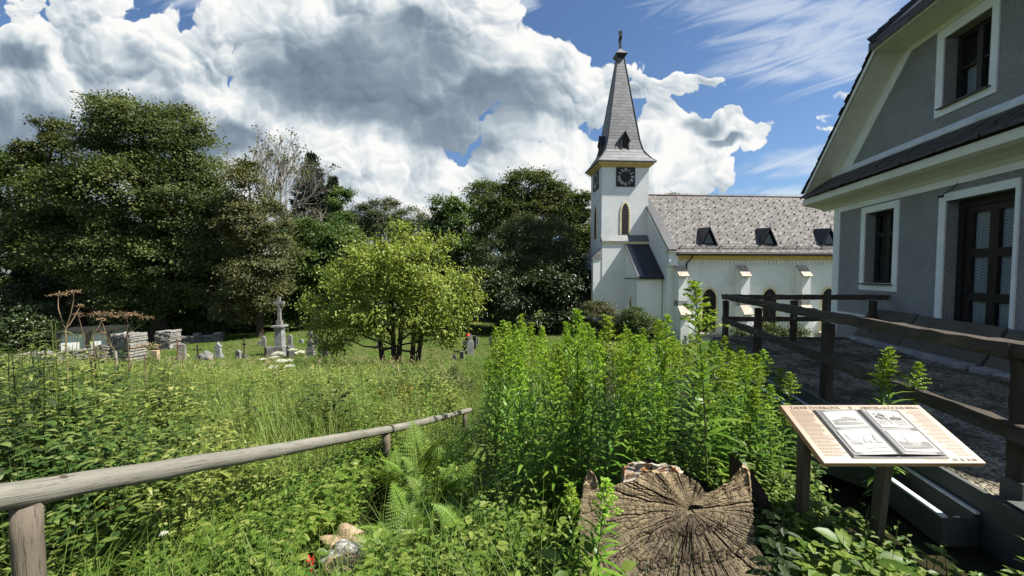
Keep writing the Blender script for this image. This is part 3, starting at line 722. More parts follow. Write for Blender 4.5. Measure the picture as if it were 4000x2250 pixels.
b = MB(); b.tube([(3.10,-.02,2.99),(3.08,-.06,2.93),(3.0,-.09,2.87),(2.93,-.11,2.82)], .008, 5); b.box(2.90, 2.96, -.13, -.09, 2.80, 2.84); hb(b, 'lamp_cable', M['black'])
# cornice, pent roof and flashing across the gable foot
b = MB(); b.prism([(-.48,3.385),(-.48,3.25),(-.40,3.215),(-.26,3.19),(-.10,3.14),(-.03,3.085),(.02,3.085),(.02,3.385)], -.45, LEN+.45, 'x'); hb(b, 'cornice', M['soffit'])
b = MB()
NSEG = 46
for i in range(NSEG):
    a, c_ = -.45+(LEN+.9)*i/NSEG, -.45+(LEN+.9)*(i+1)/NSEG-.006
    for k, (ya, za, yb, zb) in enumerate(((-.56,3.405,-.30,3.60),(-.38,3.56,-.02,3.83))):
        j = random.uniform(-.012,.012); w = random.uniform(-.012,.012)
        b.hexa([(a,ya+j,za),(c_,ya+j,za+w*.5),(c_,yb,zb),(a,yb,zb)], [(a,ya+j,za+.045+w),(c_,ya+j,za+.045),(c_,yb,zb+.045),(a,yb,zb+.045)])
pent = hb(b, 'pent_roof', M['eaveslate'])
b = MB(); b.hexa([(-.02,-.12,3.80),(LEN,-.12,3.80),(LEN,-.01,3.86),(-.02,-.01,3.86)], [(-.02,-.13,3.83),(LEN,-.13,3.83),(LEN,-.03,3.955),(-.02,-.03,3.955)])
for i in range(5): x = 1.2+i*1.5; b.box(x, x+.03, -.09, -.055, 3.86, 3.89)
hb(b, 'flashing', M['flash'], pent)
# main roof: slabs with slate edges, half hip at the gable
RZ = 3.43; K = .98; OV = -.47
def rz(s): return RZ+(s+.38)*K
xe, xk = -.38, 1.99; zk = rz(xk); xr = SCX; zr_ = rz(xr); yh = OV+(zr_-zk)/1.05
BK = 9.4; T = .16
for s in (1, -1):
    X = (lambda x: x) if s == 1 else (lambda x: LEN-x)
    low = [(xe,OV,RZ),(xk,OV,zk),(xr,yh,zr_),(xr,BK,zr_),(xe,BK,RZ)]
    b = MB(); b.add([(X(x),y,z) for x,y,z in low]+[(X(x),y,z+T) for x,y,z in low], [(0,1,2,3,4),(9,8,7,6,5),(0,5,6,1),(1,6,7,2),(2,7,8,3),(3,8,9,4),(4,9,5,0)])
    rf = hb(b, 'roof', M['eaveslate'])
    b = MB()
    n = 26     # verge slates: ragged edge
    for i in range(n):
        a, c_ = xe-.06+(xk-xe+.06)*i/n, xe-.06+(xk-xe+.06)*(i+1)/n+.02
        o = random.uniform(-.02,.02)
        b.hexa([(X(a),OV-.05+o,rz(a)+T+.004),(X(c_),OV-.05+o,rz(c_)+T+.004),(X(c_),OV+.3,rz(c_)+T+.004),(X(a),OV+.3,rz(a)+T+.004)], [(X(a),OV-.05+o,rz(a)+T+.045),(X(c_),OV-.05+o,rz(c_)+T+.02),(X(c_),OV+.3,rz(c_)+T+.02),(X(a),OV+.3,rz(a)+T+.045)])
    hb(b, 'verge_slate', M['eaveslate'], rf)
    b = MB(); v = [(xe,OV-.03,RZ-.02),(xk,OV-.03,zk-.02),(xk,-.021,zk-.02),(xe,-.021,RZ-.02)]
    b.add([(X(x),y,z) for x,y,z in v]+[(X(x),y,z+.018) for x,y,z in v], [(0,1,2,3),(7,6,5,4),(0,4,5,1),(1,5,6,2),(2,6,7,3),(3,7,4,0)])
    v = [(xe,OV-.03,RZ-.02),(xk,OV-.03,zk-.02),(xk,OV-.03,zk+.10),(xe,OV-.03,RZ+.10)]
    b.add([(X(x),y,z) for x,y,z in v]+[(X(x),y+.028,z) for x,y,z in v], [(0,1,2,3),(7,6,5,4),(0,4,5,1),(1,5,6,2),(2,6,7,3),(3,7,4,0)])
    hb(b, 'verge_soffit', M['soffit'], rf)
    b = MB(); b.tube([(X(xe-.07),OV+.05,RZ-.0),(X(xe-.07),BK,RZ-.0)], .065, 8); hb(b, 'gutter', M['black'], rf)
b = MB(); v = [(xk-.08,OV-.12,zk-.06),(LEN-xk+.08,OV-.12,zk-.06),(LEN-xr,yh,zr_+.02),(xr-.001,yh,zr_+.02)]
b.add(v+[(x,y,z+T) for x,y,z in v], [(0,1,2,3),(7,6,5,4),(0,4,5,1),(1,5,6,2),(2,6,7,3),(3,7,4,0)]); hip = hb(b, 'hip_roof', M['eaveslate'])
b = MB(); b.box(xk-.02, LEN-xk+.02, OV-.08, -.022, zk-.08, zk-.062); b.box(xk-.02, LEN-xk+.02, OV-.09, OV-.081, zk-.08, zk+.02); hb(b, 'hip_soffit', M['soffit'], hip)
b = MB()
for s in (1, -1):
    X = (lambda x: x) if s == 1 else (lambda x: LEN-x)
    for i in range(14):
        p = i/14; q = (i+1.25)/14
        A = Vector((X(xk-.05+(xr-xk+.05)*p), OV-.1+(yh-OV+.1)*p, zk+.10+(zr_-zk)*p)); B = Vector((X(xk-.05+(xr-xk+.05)*q), OV-.1+(yh-OV+.1)*q, zk+.10+(zr_-zk)*q)); b.tube([A, B], [.11, .09], 7)
hb(b, 'hip_tile', M['eaveslate'], hip)

# ------------------------------------------------------------------ terrace, gutter, slabs
def gravel():
    m, t, b = mat('moss_grown_gravel'); P = t.coord()
    v = t.voro(P, 38, 'F1'); vc = t.voro(P, 38, 'F1', 'Color')
    bw = t.new('ShaderNodeRGBToBW'); t.put(bw.inputs[0], vc)
    c = t.ramp(bw.outputs[0], [(.1, (.12,.105,.080)), (.45, (.28,.245,.185)), (.8, (.44,.39,.30))])
    pm = t.sstep(t.noise(P, 1.6, 8, .72), .44, .60)
    c = t.mix(t.math('MULTIPLY', pm, .8), c, (.050,.048,.030))
    t.put(b.inputs['Base Color'], c); b.inputs['Roughness'].default_value = .95; b.inputs['Specular IOR Level'].default_value = .1
    t.put(b.inputs['Normal'], t.bump(t.math('ADD', t.math('MULTIPLY', v, -1.5), t.noise(P, 5, 6, .7)), .9, .05)); return m
M['gravel'] = gravel()
M['greypaint'] = simple('grey_green_sheet_metal', (.085,.092,.088), .6, .25, 3, .15, 20, .01, metal=.2)
M['concrete'] = simple('weathered_concrete', (.30,.295,.28), .95, .3, 5, .4, 40)
TZ = .25
def fx(Y): return 2.96+.225*(Y-2.26)            # x of the fence line
def wx_(Y): return 5.75+.205*Y
TER = empty('terrace', (4.6, 4.5, -1.6), 0, 'raised gravel covered terrace with metal edging along the grey house', 'terrace')
TOF = (-4.6, -4.5, 1.6)
poly = [(fx(2.05)-.06,2.05),(wx_(2.05)+.2,2.05),(wx_(7.75)+.2,7.75),(fx(7.75)-.06,7.75)]
def grid_top():
    b = MB(); n = 60; k = 40
    for i in range(n+1):
        for j in range(k+1):
            y = 2.05+(7.75-2.05)*i/n; xa, xb = fx(y)-.06, wx_(y)+.2; x = xa+(xb-xa)*j/k
            e = min(1, (y-2.05)/.3, (x-xa)/.25)
            b.v.append((x, y, TZ+e*(.02*math.sin(x*5.1+y*3)+.015*math.sin(y*7-x*2))+random.uniform(-.006,.01)*e))
    for i in range(n):
        for j in range(k):
            q = i*(k+1)+j; b.f.append([q,q+1,q+k+2,q+k+1]); b.m.append(0)
    return b
grid_top().build('gravel_surface', M['gravel'], TER, TOF, smooth=True, fix=False)
b = MB(); b.prism([(x,y) for x,y in poly], -2.6, TZ-.06, 'z'); b.build('terrace_wall', M['concrete'], TER, TOF)
b = MB()
xa = fx(2.05)-.06
b.hexa([(xa-.03,2.02,-.12),(wx_(2.02),2.02,-.12),(wx_(2.02),2.045,-.12),(xa-.03,2.045,-.12)], [(xa-.03,2.02,TZ+.02),(wx_(2.02),2.02,TZ+.02),(wx_(2.02),2.045,TZ+.02),(xa-.03,2.045,TZ+.02)])
b.hexa([(xa-.03,2.02,TZ+.021),(wx_(2.02),2.02,TZ+.021),(wx_(2.2),2.17,TZ+.021),(xa+.01,2.17,TZ+.021)], [(xa-.03,2.02,TZ+.03),(wx_(2.02),2.02,TZ+.03),(wx_(2.2),2.17,TZ+.03),(xa+.01,2.17,TZ+.03)])
y0, y1 = 2.046, 7.75
b.hexa([(fx(y0)-.095,y0,-.20),(fx(y0)-.065,y0,-.20),(fx(y1)-.065,y1,-.20),(fx(y1)-.095,y1,-.20)], [(fx(y0)-.095,y0,TZ+.01),(fx(y0)-.065,y0,TZ+.01),(fx(y1)-.065,y1,TZ+.01),(fx(y1)-.095,y1,TZ+.01)])
b.hexa([(fx(7.75)-.1,7.752,-.2),(wx_(7.75),7.752,-.2),(wx_(7.75),7.78,-.2),(fx(7.75)-.1,7.78,-.2)], [(fx(7.75)-.1,7.752,TZ+.03),(wx_(7.75),7.752,TZ+.03),(wx_(7.75),7.78,TZ+.03),(fx(7.75)-.1,7.78,TZ+.03)])
b.build('edge_sheet', M['greypaint'], TER, TOF)
# box gutter along the terrace edge
g = MB(); ya, yb = 2.30, 7.7
def gq(o0, o1, z0_, z1_):
    g.hexa([(fx(ya)-o0,ya,z0_),(fx(ya)-o1,ya,z0_),(fx(yb)-o1,yb,z0_),(fx(yb)-o0,yb,z0_)], [(fx(ya)-o0,ya,z1_),(fx(ya)-o1,ya,z1_),(fx(yb)-o1,yb,z1_),(fx(yb)-o0,yb,z1_)])
gq(.34,.322,-.08,.10); gq(.135,.12,-.08,.12); gq(.321,.136,-.08,-.065)
g.hexa([(fx(ya)-.34,ya-.018,-.08),(fx(ya)-.12,ya-.018,-.08),(fx(ya)-.12,ya-.001,-.08),(fx(ya)-.34,ya-.001,-.08)], [(fx(ya)-.34,ya-.018,.10),(fx(ya)-.12,ya-.018,.10),(fx(ya)-.12,ya-.001,.10),(fx(ya)-.34,ya-.001,.10)])
go = g.build('box_gutter', M['greypaint']); tag(go, 'long open grey metal box gutter fixed along the terrace edge below the fence', 'gutter')
for o0, o1, zt in ((.352,.318,.104),(.142,.118,.124)):
    g = MB(); g.hexa([(fx(ya)-o0,ya-.02,zt),(fx(ya)-o1,ya-.02,zt),(fx(yb)-o1,yb,zt),(fx(yb)-o0,yb,zt)], [(fx(ya)-o0,ya-.02,zt+.014),(fx(ya)-o1,ya-.02,zt+.014),(fx(yb)-o1,yb,zt+.014),(fx(yb)-o0,yb,zt+.014)]); g.build('gutter_sunlit_rim', M['flash'], go)  # bright metal rims, sunlight on the trough edges put in as colour
g = MB(); g.hexa([(fx(ya)-.32,ya,-.063),(fx(ya)-.137,ya,-.063),(fx(yb)-.137,yb,-.063),(fx(yb)-.32,yb,-.063)], [(fx(ya)-.32,ya,-.04),(fx(ya)-.137,ya,-.04),(fx(yb)-.137,yb,-.04),(fx(yb)-.32,yb,-.04)]); g.build('gutter_floor_shade', simple('dark_gutter_shade', (.015,.012,.009), .8, .4, 9, .4), go)  # dark strip on the trough floor, painted in for the shade inside
# three paving slabs leaning on the house wall
M['slab'] = simple('dark_paving_slab', (.110,.098,.078), .9, .22, 2.2, .25, 40)
LB = ['shorter dark slab leaning on the house wall beyond the door', 'long dark slab leaning on the house wall across the door', 'dark slab leaning on the house wall nearest to the front fence post']
for i, (Ya, Yb) in enumerate(((7.72, 6.60), (6.57, 5.17), (5.12, 3.6))):
    d = Vector((-.2008,-.9796,0)); n = Vector((-.9796,.2008,0))
    A = Vector((wx_(Ya), Ya, 0)); B = Vector((wx_(Yb), Yb, 0))
    b = MB(); lo, hi, t_ = .34, .05, .06; h = .60-.02*i
    up = (Vector((0,0,h))-n*(lo-hi)).normalized(); nn = n*up.z+Vector((0,0,1))*(lo-hi)/math.hypot(h, lo-hi)
    def q(p, o, z): return p+n*o+Vector((0,0,TZ+z))
    v0 = [q(A,lo,.02), q(B,lo,.02), q(B,hi,h), q(A,hi,h)]; v1 = [p+nn*t_ for p in v0]
    b.hexa([v0[0],v0[1],v0[2],v0[3]], [v1[0],v1[1],v1[2],v1[3]])
    c = (A+B)/2; o = b.build('paving_slab', M['slab'], None, tuple(-x for x in (c.x,c.y,TZ)), bevel=.012); o.location = (c.x,c.y,TZ); tag(o, LB[i], 'paving slab', 'slabs leaning on the house wall')
    b = MB()
    for s in range(5):
        p = A.lerp(B, (s+.5)/5)+n*(lo+.10); b.box(p.x-.12, p.x+.12, p.y-.13, p.y+.13, TZ-.02, TZ+.07)
    b.build('edge_kerb', M['concrete'], o, tuple(-x for x in (c.x,c.y,TZ)), bevel=.02)

# ------------------------------------------------------------------ dark wooden fence on the terrace
def oldwood(name, c, lichen=.5, stretch=(1,1,1), bs=.5):
    m, t, b = mat(name); P = t.mapping(t.coord(), scale=stretch)
    n = t.noise(P, 3, 8, .65); g = t.noise(P, 9, 6, .65)
    k = t.ramp(n, [(.3, tuple(x*.55 for x in c)), (.55, c), (.75, tuple(min(1,x*1.7) for x in c))])
    lf = t.math('MULTIPLY', t.sstep(t.noise(t.coord(), 6, 8, .75), .60, .68), lichen)
    k = t.mix(lf, k, (.30,.31,.27))
    t.put(b.inputs['Base Color'], k); b.inputs['Roughness'].default_value = .9; b.inputs['Specular IOR Level'].default_value = .15
    t.put(b.inputs['Normal'], t.bump(t.math('ADD', g, t.noise(t.coord(), 40, 4, .6)), bs, .02)); return m
M['fencewood'] = oldwood('old_dark_fence_wood', (.085,.070,.056), .85, (3,.5,3))
M['postwood'] = oldwood('old_dark_post_wood', (.060,.048,.038), .6, (3,3,.5))
FE = empty('terrace_fence', (fx(4.07), 4.07, TZ), 0, 'weathered dark timber fence with two rails round the gravel terrace', 'fence')
FO = (-fx(4.07), -4.07, -TZ)
PY = [2.21, 4.07, 5.86, 7.36]
b1 = 7.40
for i, y in enumerate(PY):
    b = MB(); x = fx(y)+(0 if i else .04); b.beam((x,y,TZ-.02),(x,y,TZ+(.80 if i else .83)),   .08, .08, 7, .006, up=(0,1,0)); p = b.build('post', M['postwood'], FE, FO)
    if i == 0:
        b = MB(); b.box(x-.052, x+.052, y-.052, y+.052, TZ-.005, TZ+.13); b.build('post_shoe', M['greypaint'], p, FO)
for (x, y) in ((5.45,b1),(6.98,b1)):
    b = MB(); b.beam((x,y,TZ-.02),(x,y,TZ+.80), .085, .085, 7, .006, up=(0,1,0)); b.build('post', M['postwood'], FE, FO)
b = MB(); b.beam((fx(2.22),2.22,TZ+.885),(fx(7.48),7.48,TZ+.875), .095, .092, 40, .009); b.build('rail', M['fencewood'], FE, FO)
b = MB(); b.beam((fx(1.1)+.05,1.1,TZ+.90),(fx(2.45)+.04,2.45,TZ+.885), .15, .08, 14, .008); b.build('rail', M['fencewood'], FE, FO)
b = MB(); b.beam((fx(1.1)-.02,1.1,TZ+.42),(fx(7.4)-.02,7.4,TZ+.43), .065, .092, 44, .009); b.build('rail', M['fencewood'], FE, FO)
b = MB(); b.beam((fx(b1)-.02,b1,TZ+.87),(7.24,b1,TZ+.865), .085, .088, 20, .008); b.build('rail', M['fencewood'], FE, FO)
b = MB(); b.beam((fx(b1)-.02,b1+.02,TZ+.44),(7.20,b1+.02,TZ+.44), .06, .085, 20, .008); b.build('rail', M['fencewood'], FE, FO)

# ------------------------------------------------------------------ round-pole handrail down the slope
def polewood(name, c, stretch, yaw=0.0, pitch=0.0):
    m, t, b = mat(name); P = t.mapping(t.mapping(t.mapping(t.coord(), rot=(0,0,yaw)), rot=(pitch,0,0)), scale=stretch)
    n = t.noise(P, 2.2, 8, .62); f = t.noise(P, 16, 5, .7)
    k = t.ramp(n, [(.25, tuple(x*.62 for x in c)), (.5, c), (.8, tuple(min(1,x*1.35) for x in c))])
    k = t.mix(t.math('MULTIPLY', t.sstep(f, .54, .66), .75), k, tuple(x*.22 for x in c))
    k = t.mix(t.math('MULTIPLY', t.sstep(t.noise(t.coord(), 2.3, 6, .65), .5, .66), .5), k, (.10,.105,.07))
    kn = t.voro(t.mapping(t.coord(), scale=(1,1,1)), 5.5, 'F1')
    k = t.mix(t.math('SUBTRACT', 1, t.sstep(kn, .06, .11)), k, (.06,.045,.035))
    t.put(b.inputs['Base Color'], k); b.inputs['Roughness'].default_value = .85; b.inputs['Specular IOR Level'].default_value = .2
    t.put(b.inputs['Normal'], t.bump(t.math('ADD', n, t.math('MULTIPLY', f, .8)), .55, .015)); return m
M['pole'] = polewood('grey_weathered_pole', (.190,.180,.150), (10,.22,10), math.atan2(.148,1), math.atan(.333))
M['pole2'] = polewood('grey_weathered_pole_lower', (.190,.180,.150), (10,.22,10), math.atan2(.256,1), math.atan(.265))
M['polepost'] = polewood('brown_weathered_post', (.135,.113,.085), (7,7,.4))
HR = empty('handrail', (-1.95, 1.5, gz(-1.95,1.5)), 0, 'weathered round pole handrail running down the overgrown slope on three posts', 'handrail')
HRO = (1.95, -1.5, -gz(-1.95,1.5))
def wob(p0, p1, n, r0, r1, k=.004):
    pts, rd = [], []
    for i in range(n+1):
        s = i/n; p = Vector(p0).lerp(Vector(p1), s); pts.append((p.x+random.uniform(-k,k), p.y, p.z+random.uniform(-k,k)-.012*math.sin(s*3.1))); rd.append(r0+(r1-r0)*s+random.uniform(-.0015,.0015))
    return pts, rd
b = MB(); p, r = wob((-2.07,.6,1.025),(-1.475,4.62,-.315), 34, .051, .047); b.tube(p, r, 18, jit=.02); b.build('rail', M['pole'], HR, HRO, smooth=True)
b = MB(); p, r = wob((-1.472,4.63,-.318),(-.80,7.25,-1.035), 20, .048, .044); b.tube(p, r, 16, jit=.02); b.build('rail', M['pole2'], HR, HRO, smooth=True)
for (x, y, zt, rr) in ((-1.945,1.5,.672,.044),(-1.50,4.5,-.33,.045),(-.875,7.0,-1.015,.045)):
    b = MB(); b.tube([(x+random.uniform(-.004,.004),y,gz(x,y)-.3+(zt-gz(x,y)+.3)*i/8) for i in range(9)], rr, 16, jit=.02); b.build('post', M['polepost'], HR, HRO, smooth=True)
b = MB(); b.tube([Vector((-1.481,4.56,-.293))+Vector((math.cos(a)*.053,0,math.sin(a)*.053)) for a in np.linspace(0,6.29,14)], .006, 5); b.build('wire_band', M['black'], HR, HRO)

# ------------------------------------------------------------------ information board
M['board'] = simple('printed_tan_board', (.175,.103,.038), .42, .09, 3.5, .03, 20, spec=.4)
M['boardedge'] = simple('board_plywood_edge', (.40,.24,.12), .7, .25, 6, .2, stretch=(1,1,8))
M['legwood'] = simple('green_brown_leg_wood', (.075,.065,.045), .75, .3, 5, .25, 40, .01, stretch=(4,4,.6))
M['ink'] = simple('brown_ink', (.075,.028,.012), .6, .1, 3, 0)
M['titleink'] = simple('dark_title_ink', (.045,.025,.015), .6, .1, 3, 0)
M['page'] = simple('album_page_grey', (.030,.031,.033), .45, .12, 4, .05, spec=.4)
M['pagedark'] = simple('album_edge_dark', (.035,.035,.04), .5, .2, 4, .05)
M['photo'] = simple('photo_paper', (.215,.215,.20), .35, .05, 6, 0, spec=.4)
M['ph1'] = simple('photo_mid_grey', (.060,.060,.058), .35, .85, 110, 0); M['ph2'] = simple('photo_dark_grey', (.016,.016,.016), .35, .85, 110, 0); M['ph3'] = simple('photo_light_grey', (.12,.12,.115), .35, .85, 110, 0)
tilt = math.atan2(.21, .38); KS = .86; bw, bh = .94, math.hypot(.21,.38)
SGX, SGY = 2.28*KS, 2.37*KS
SG = empty('information_board', (SGX, SGY, gz(SGX,SGY)), 0, 'tan lectern style information board printed with an open photo album on two legs', 'information board')
# board plane: origin at its lower left corner; u to the right, v up the slope, w out of it
BO = Vector((1.81*KS, 2.18*KS, 1.6-(1.6-.493)*KS)); U = Vector((1,0,0)); Vv = Vector((0,math.cos(tilt),math.sin(tilt))); Wn = Vector((0,-math.sin(tilt),math.cos(tilt)))
SO = (-SGX, -SGY, -gz(SGX,SGY))
def bp(u, v, w): return BO+(U*u+Vv*v+Wn*w)*KS
def bbox(mb, u0,u1,v0,v1,w0,w1, mi=0): mb.hexa([bp(u0,v0,w0),bp(u1,v0,w0),bp(u1,v1,w0),bp(u0,v1,w0)], [bp(u0,v0,w1),bp(u1,v0,w1),bp(u1,v1,w1),bp(u0,v1,w1)], mi)
b = MB(); bbox(b, 0,bw,0,bh,-.032,-.004); panel = b.build('panel', M['boardedge'], SG, SO, bevel=.003)
b = MB(); bbox(b, .002,bw-.002,.002,bh-.002,-.0035,0); b.build('printed_face', M['board'], panel, SO)
def textmesh(s, size, ox, oy, mk, name, parent, width=None, frame=None, w=.0008, thick=.0006, shear=0, offset=0.0):
    cu = bpy.data.curves.new('text', 'FONT'); cu.body = s; cu.size = size; cu.extrude = thick; cu.shear = shear; cu.offset = offset
    tmp = bpy.data.objects.new('text', cu); COL.objects.link(tmp)
    dg = bpy.context.evaluated_depsgraph_get(); me = bpy.data.meshes.new_from_object(tmp.evaluated_get(dg))
    bpy.data.objects.remove(tmp); bpy.data.curves.remove(cu)
    co_ = np.empty(len(me.vertices)*3, np.float32); me.vertices.foreach_get('co', co_); co_ = co_.reshape(-1,3)
    if width: co_[:,0] *= width/(co_[:,0].max()-co_[:,0].min())
    co_[:,0] -= co_[:,0].min()
    fr = frame or bp
    out = np.array([tuple(Vector(fr(ox+c[0], oy+c[1], w+c[2]))) for c in co_], np.float32)
    out += np.array(SO if frame is None else (0,0,0), np.float32)
    me.vertices.foreach_set('co', out.ravel()); me.materials.clear(); me.materials.append(mk); me.update()
    return link(name, me, parent)
textmesh('ZADNÍ ZVONKOVÁ', .030, .05, bh-.036, M['titleink'], 'title', panel, width=.335, offset=.0006)
textmesh('HINTER-GLÖCKELBERG', .030, .525, bh-.036, M['titleink'], 'title', panel, width=.385, offset=.0006)
b = MB()
for i in range(24):
    a = 2*math.pi*i/24; c_ = 2*math.pi*(i+1)/24
    for (ra, rb) in ((.011,.0135),):
        v = [bp(.455+r*math.cos(q), bh-.024+r*math.sin(q)*.9, w) for (r,q) in ((ra,a),(ra,c_),(rb,c_),(rb,a)) for w in (.0008,)]
        b.add(v, [(0,1,2,3)])
bbox(b, .450,.460,bh-.030,bh-.018,.0008,.0014); b.build('emblem', M['titleink'], panel, SO, fix=False)
def textblock(u0, u1, right):
    b = MB(); v = bh-.052
    while v > .045:
        if right:
            ue = u1; us = u0+max(0,(v-.05)*-.0)+random.uniform(0,.05)
        else: us = u0; ue = u1-random.uniform(0,.05)
        u = us
        while u < ue-.008:
            wl = random.uniform(.006,.022); e = min(u+wl, ue)
            bbox(b, u, e, v, v+.0034, .0006, .0009); u = e+.003
        v -= .0098
    b.build('text_block', M['ink'], panel, SO)
textblock(.035, .185, False); textblock(.775, .905, True)
b = MB(); bbox(b,.60,.925,.035,.036,.0006,.001); bbox(b,.60,.601,.010,.035,.0006,.001); bbox(b,.60,.925,.009,.010,.0006,.001)
u = .61
while u < .74: bbox(b,u,u+.008,.024,.027,.0006,.001); bbox(b,u,u+.006,.016,.019,.0006,.001); u += .011
for (q, wd) in ((.765,.012),(.782,.010),(.81,.02),(.85,.016),(.875,.03)): bbox(b,q,q+wd,.015,.030,.0006,.001)
b.build('imprint', M['titleink'], panel, SO)
# the album: thick curved pages with four photographs
b = MB(); u0, u1, v0, v1 = .20, .745, .045, bh-.055; um = (u0+u1)/2; n = 22
def pageh(u):
    d = min(1.0, abs(u-um)/((u1-u0)/2))
    return .014+.010*(1-d)**1.2*(1 if d > .07 else d/.07)-.006*max(0,(d-.8)/.2)
us = [u0+(u1-u0)*i/(2*n) for i in range(2*n+1)]
for i in range(2*n):
    a, c_ = us[i], us[i+1]
    b.hexa([bp(a,v0,.006),bp(c_,v0,.006),bp(c_,v1,.006),bp(a,v1,.006)], [bp(a,v0,pageh(a)),bp(c_,v0,pageh(c_)),bp(c_,v1,pageh(c_)),bp(a,v1,pageh(a))])
album = b.build('album', M['page'], panel, SO, fix=False)
b = MB(); bbox(b, u0-.012,u1+.010,v0-.012,v1+.008,.0006,.0055)
for k in range(4): bbox(b, u0-.009+k*.002,u0-.001,v0-.008+k*.0015,v1+.002,.0058+k*.0021,.0066+k*.0021)
b.build('album_cover', M['pagedark'], album, SO)
def photo(ua, ub, va, vb, draw):
    b = MB()
    ha, hb_ = pageh(ua), pageh(ub); bul = max(pageh(ua+(ub-ua)*q/20)-(ha+(hb_-ha)*q/20) for q in range(21))+.0008
    def pq(u, v, w=0): uu = ua+(ub-ua)*u; return bp(uu, va+(vb-va)*v, ha+(hb_-ha)*u+bul+w)
    N = 10
    for i in range(N): b.add([pq(i/N,0),pq((i+1)/N,0),pq((i+1)/N,1),pq(i/N,1)], [(0,1,2,3)], 0)
    lay = [0]
    def poly(pts, mi):
        lay[0] += 1; b.add([pq(u, v, .0003*lay[0]) for u, v in pts], [tuple(range(len(pts)))], mi)
    draw(poly)
    b.build('photograph', [M['photo'], M['ph1'], M['ph2'], M['ph3']], album, SO, fix=False)
def hillpic(poly):
    poly([(.06,.12),(.94,.12),(.94,.46),(.06,.46)], 3); poly([(.06,.44),(.2,.5),(.34,.52),(.5,.66),(.66,.64),(.82,.52),(.94,.46),(.94,.42),(.06,.40)], 1)
    poly([(.06,.12),(.94,.12),(.94,.24),(.5,.3),(.06,.26)], 2); poly([(.10,.30),(.22,.28),(.18,.40),(.12,.42)], 2)
    for i in range(12): x = .3+i*.045; poly([(x,.42),(x+.025,.42),(x+.025,.46+.02*(i%3)),(x,.46)], 0 if i%2 else 2)
def lanepic(poly):
    poly([(.05,.12),(.95,.12),(.95,.5),(.05,.45)], 3); poly([(.30,.12),(.62,.12),(.42,.5),(.36,.5)], 0)
    for i in range(14): x = .05+random.random()*.5; y = .48+random.random()*.32; poly([(x,y),(x+.07,y-.03),(x+.09,y+.06),(x+.02,y+.08)], 2 if i%2 else 1)
    poly([(.42,.2),(.45,.2),(.36,.92),(.34,.92)], 2); poly([(.55,.5),(.9,.5),(.9,.58),(.74,.62),(.73,.86),(.71,.62),(.55,.6)], 2)
def villagepic(poly):
    poly([(.05,.1),(.95,.1),(.95,.34),(.05,.30)], 3); poly([(.08,.3),(.42,.34),(.36,.52),(.12,.60)], 1); poly([(.1,.58),(.18,.56),(.17,.8),(.1,.82)], 2)
    for i in range(5): x = .12+i*.06; poly([(x,.3),(x+.03,.3),(x+.03,.42),(x,.42)], 2)
    poly([(.48,.36),(.62,.36),(.60,.52),(.56,.56),(.55,.8),(.53,.56),(.48,.5)], 1); poly([(.64,.36),(.78,.36),(.78,.48),(.64,.50)], 3); poly([(.80,.36),(.95,.34),(.95,.62),(.86,.8),(.80,.6)], 2); poly([(.4,.12),(.95,.12),(.95,.26),(.6,.24)], 1)
def churchpic(poly):
    poly([(.05,.1),(.95,.1),(.95,.3),(.05,.26)], 3); poly([(.05,.26),(.3,.26),(.3,.42),(.05,.5)], 2); poly([(.30,.26),(.40,.26),(.385,.5),(.352,.93),(.31,.5)], 1)
    poly([(.40,.26),(.72,.28),(.70,.44),(.42,.48)], 3); poly([(.72,.3),(.95,.3),(.95,.46),(.85,.5),(.72,.44)], 2); poly([(.05,.12),(.45,.12),(.95,.22),(.95,.26),(.05,.2)], 2)
pw = (um-u0)
photo(u0+.030, um-.035, v0+.195, v1-.018, hillpic); photo(um+.040, u1-.022, v0+.190, v1-.014, lanepic)
photo(u0+.022, um-.035, v0+.022, v0+.172, villagepic); photo(um+.040, u1-.020, v0+.018, v0+.166, churchpic)
for (x, y, x1, y1) in ((1.625,2.11,1.66,2.16),(1.965,1.985,1.925,2.02)):
    zt = BO.z+(y-BO.y)*math.tan(tilt)-.035; zb = gz(x1,y1)-.15
    for o in (0, .031):
        b = MB(); yo = .02 if o else 0
        b.hexa([(x1+o-.014,y1+yo-.03,zb),(x1+o+.014,y1+yo-.03,zb),(x1+o+.014,y1+yo+.025,zb),(x1+o-.014,y1+yo+.025,zb)], [(x+o-.014,y+yo-.03,zt-.03),(x+o+.014,y+yo-.03,zt-.03),(x+o+.014,y+yo+.025,zt+.012),(x+o-.014,y+yo+.025,zt+.012)])
        b.build('leg', M['legwood'], SG, SO, bevel=.004)
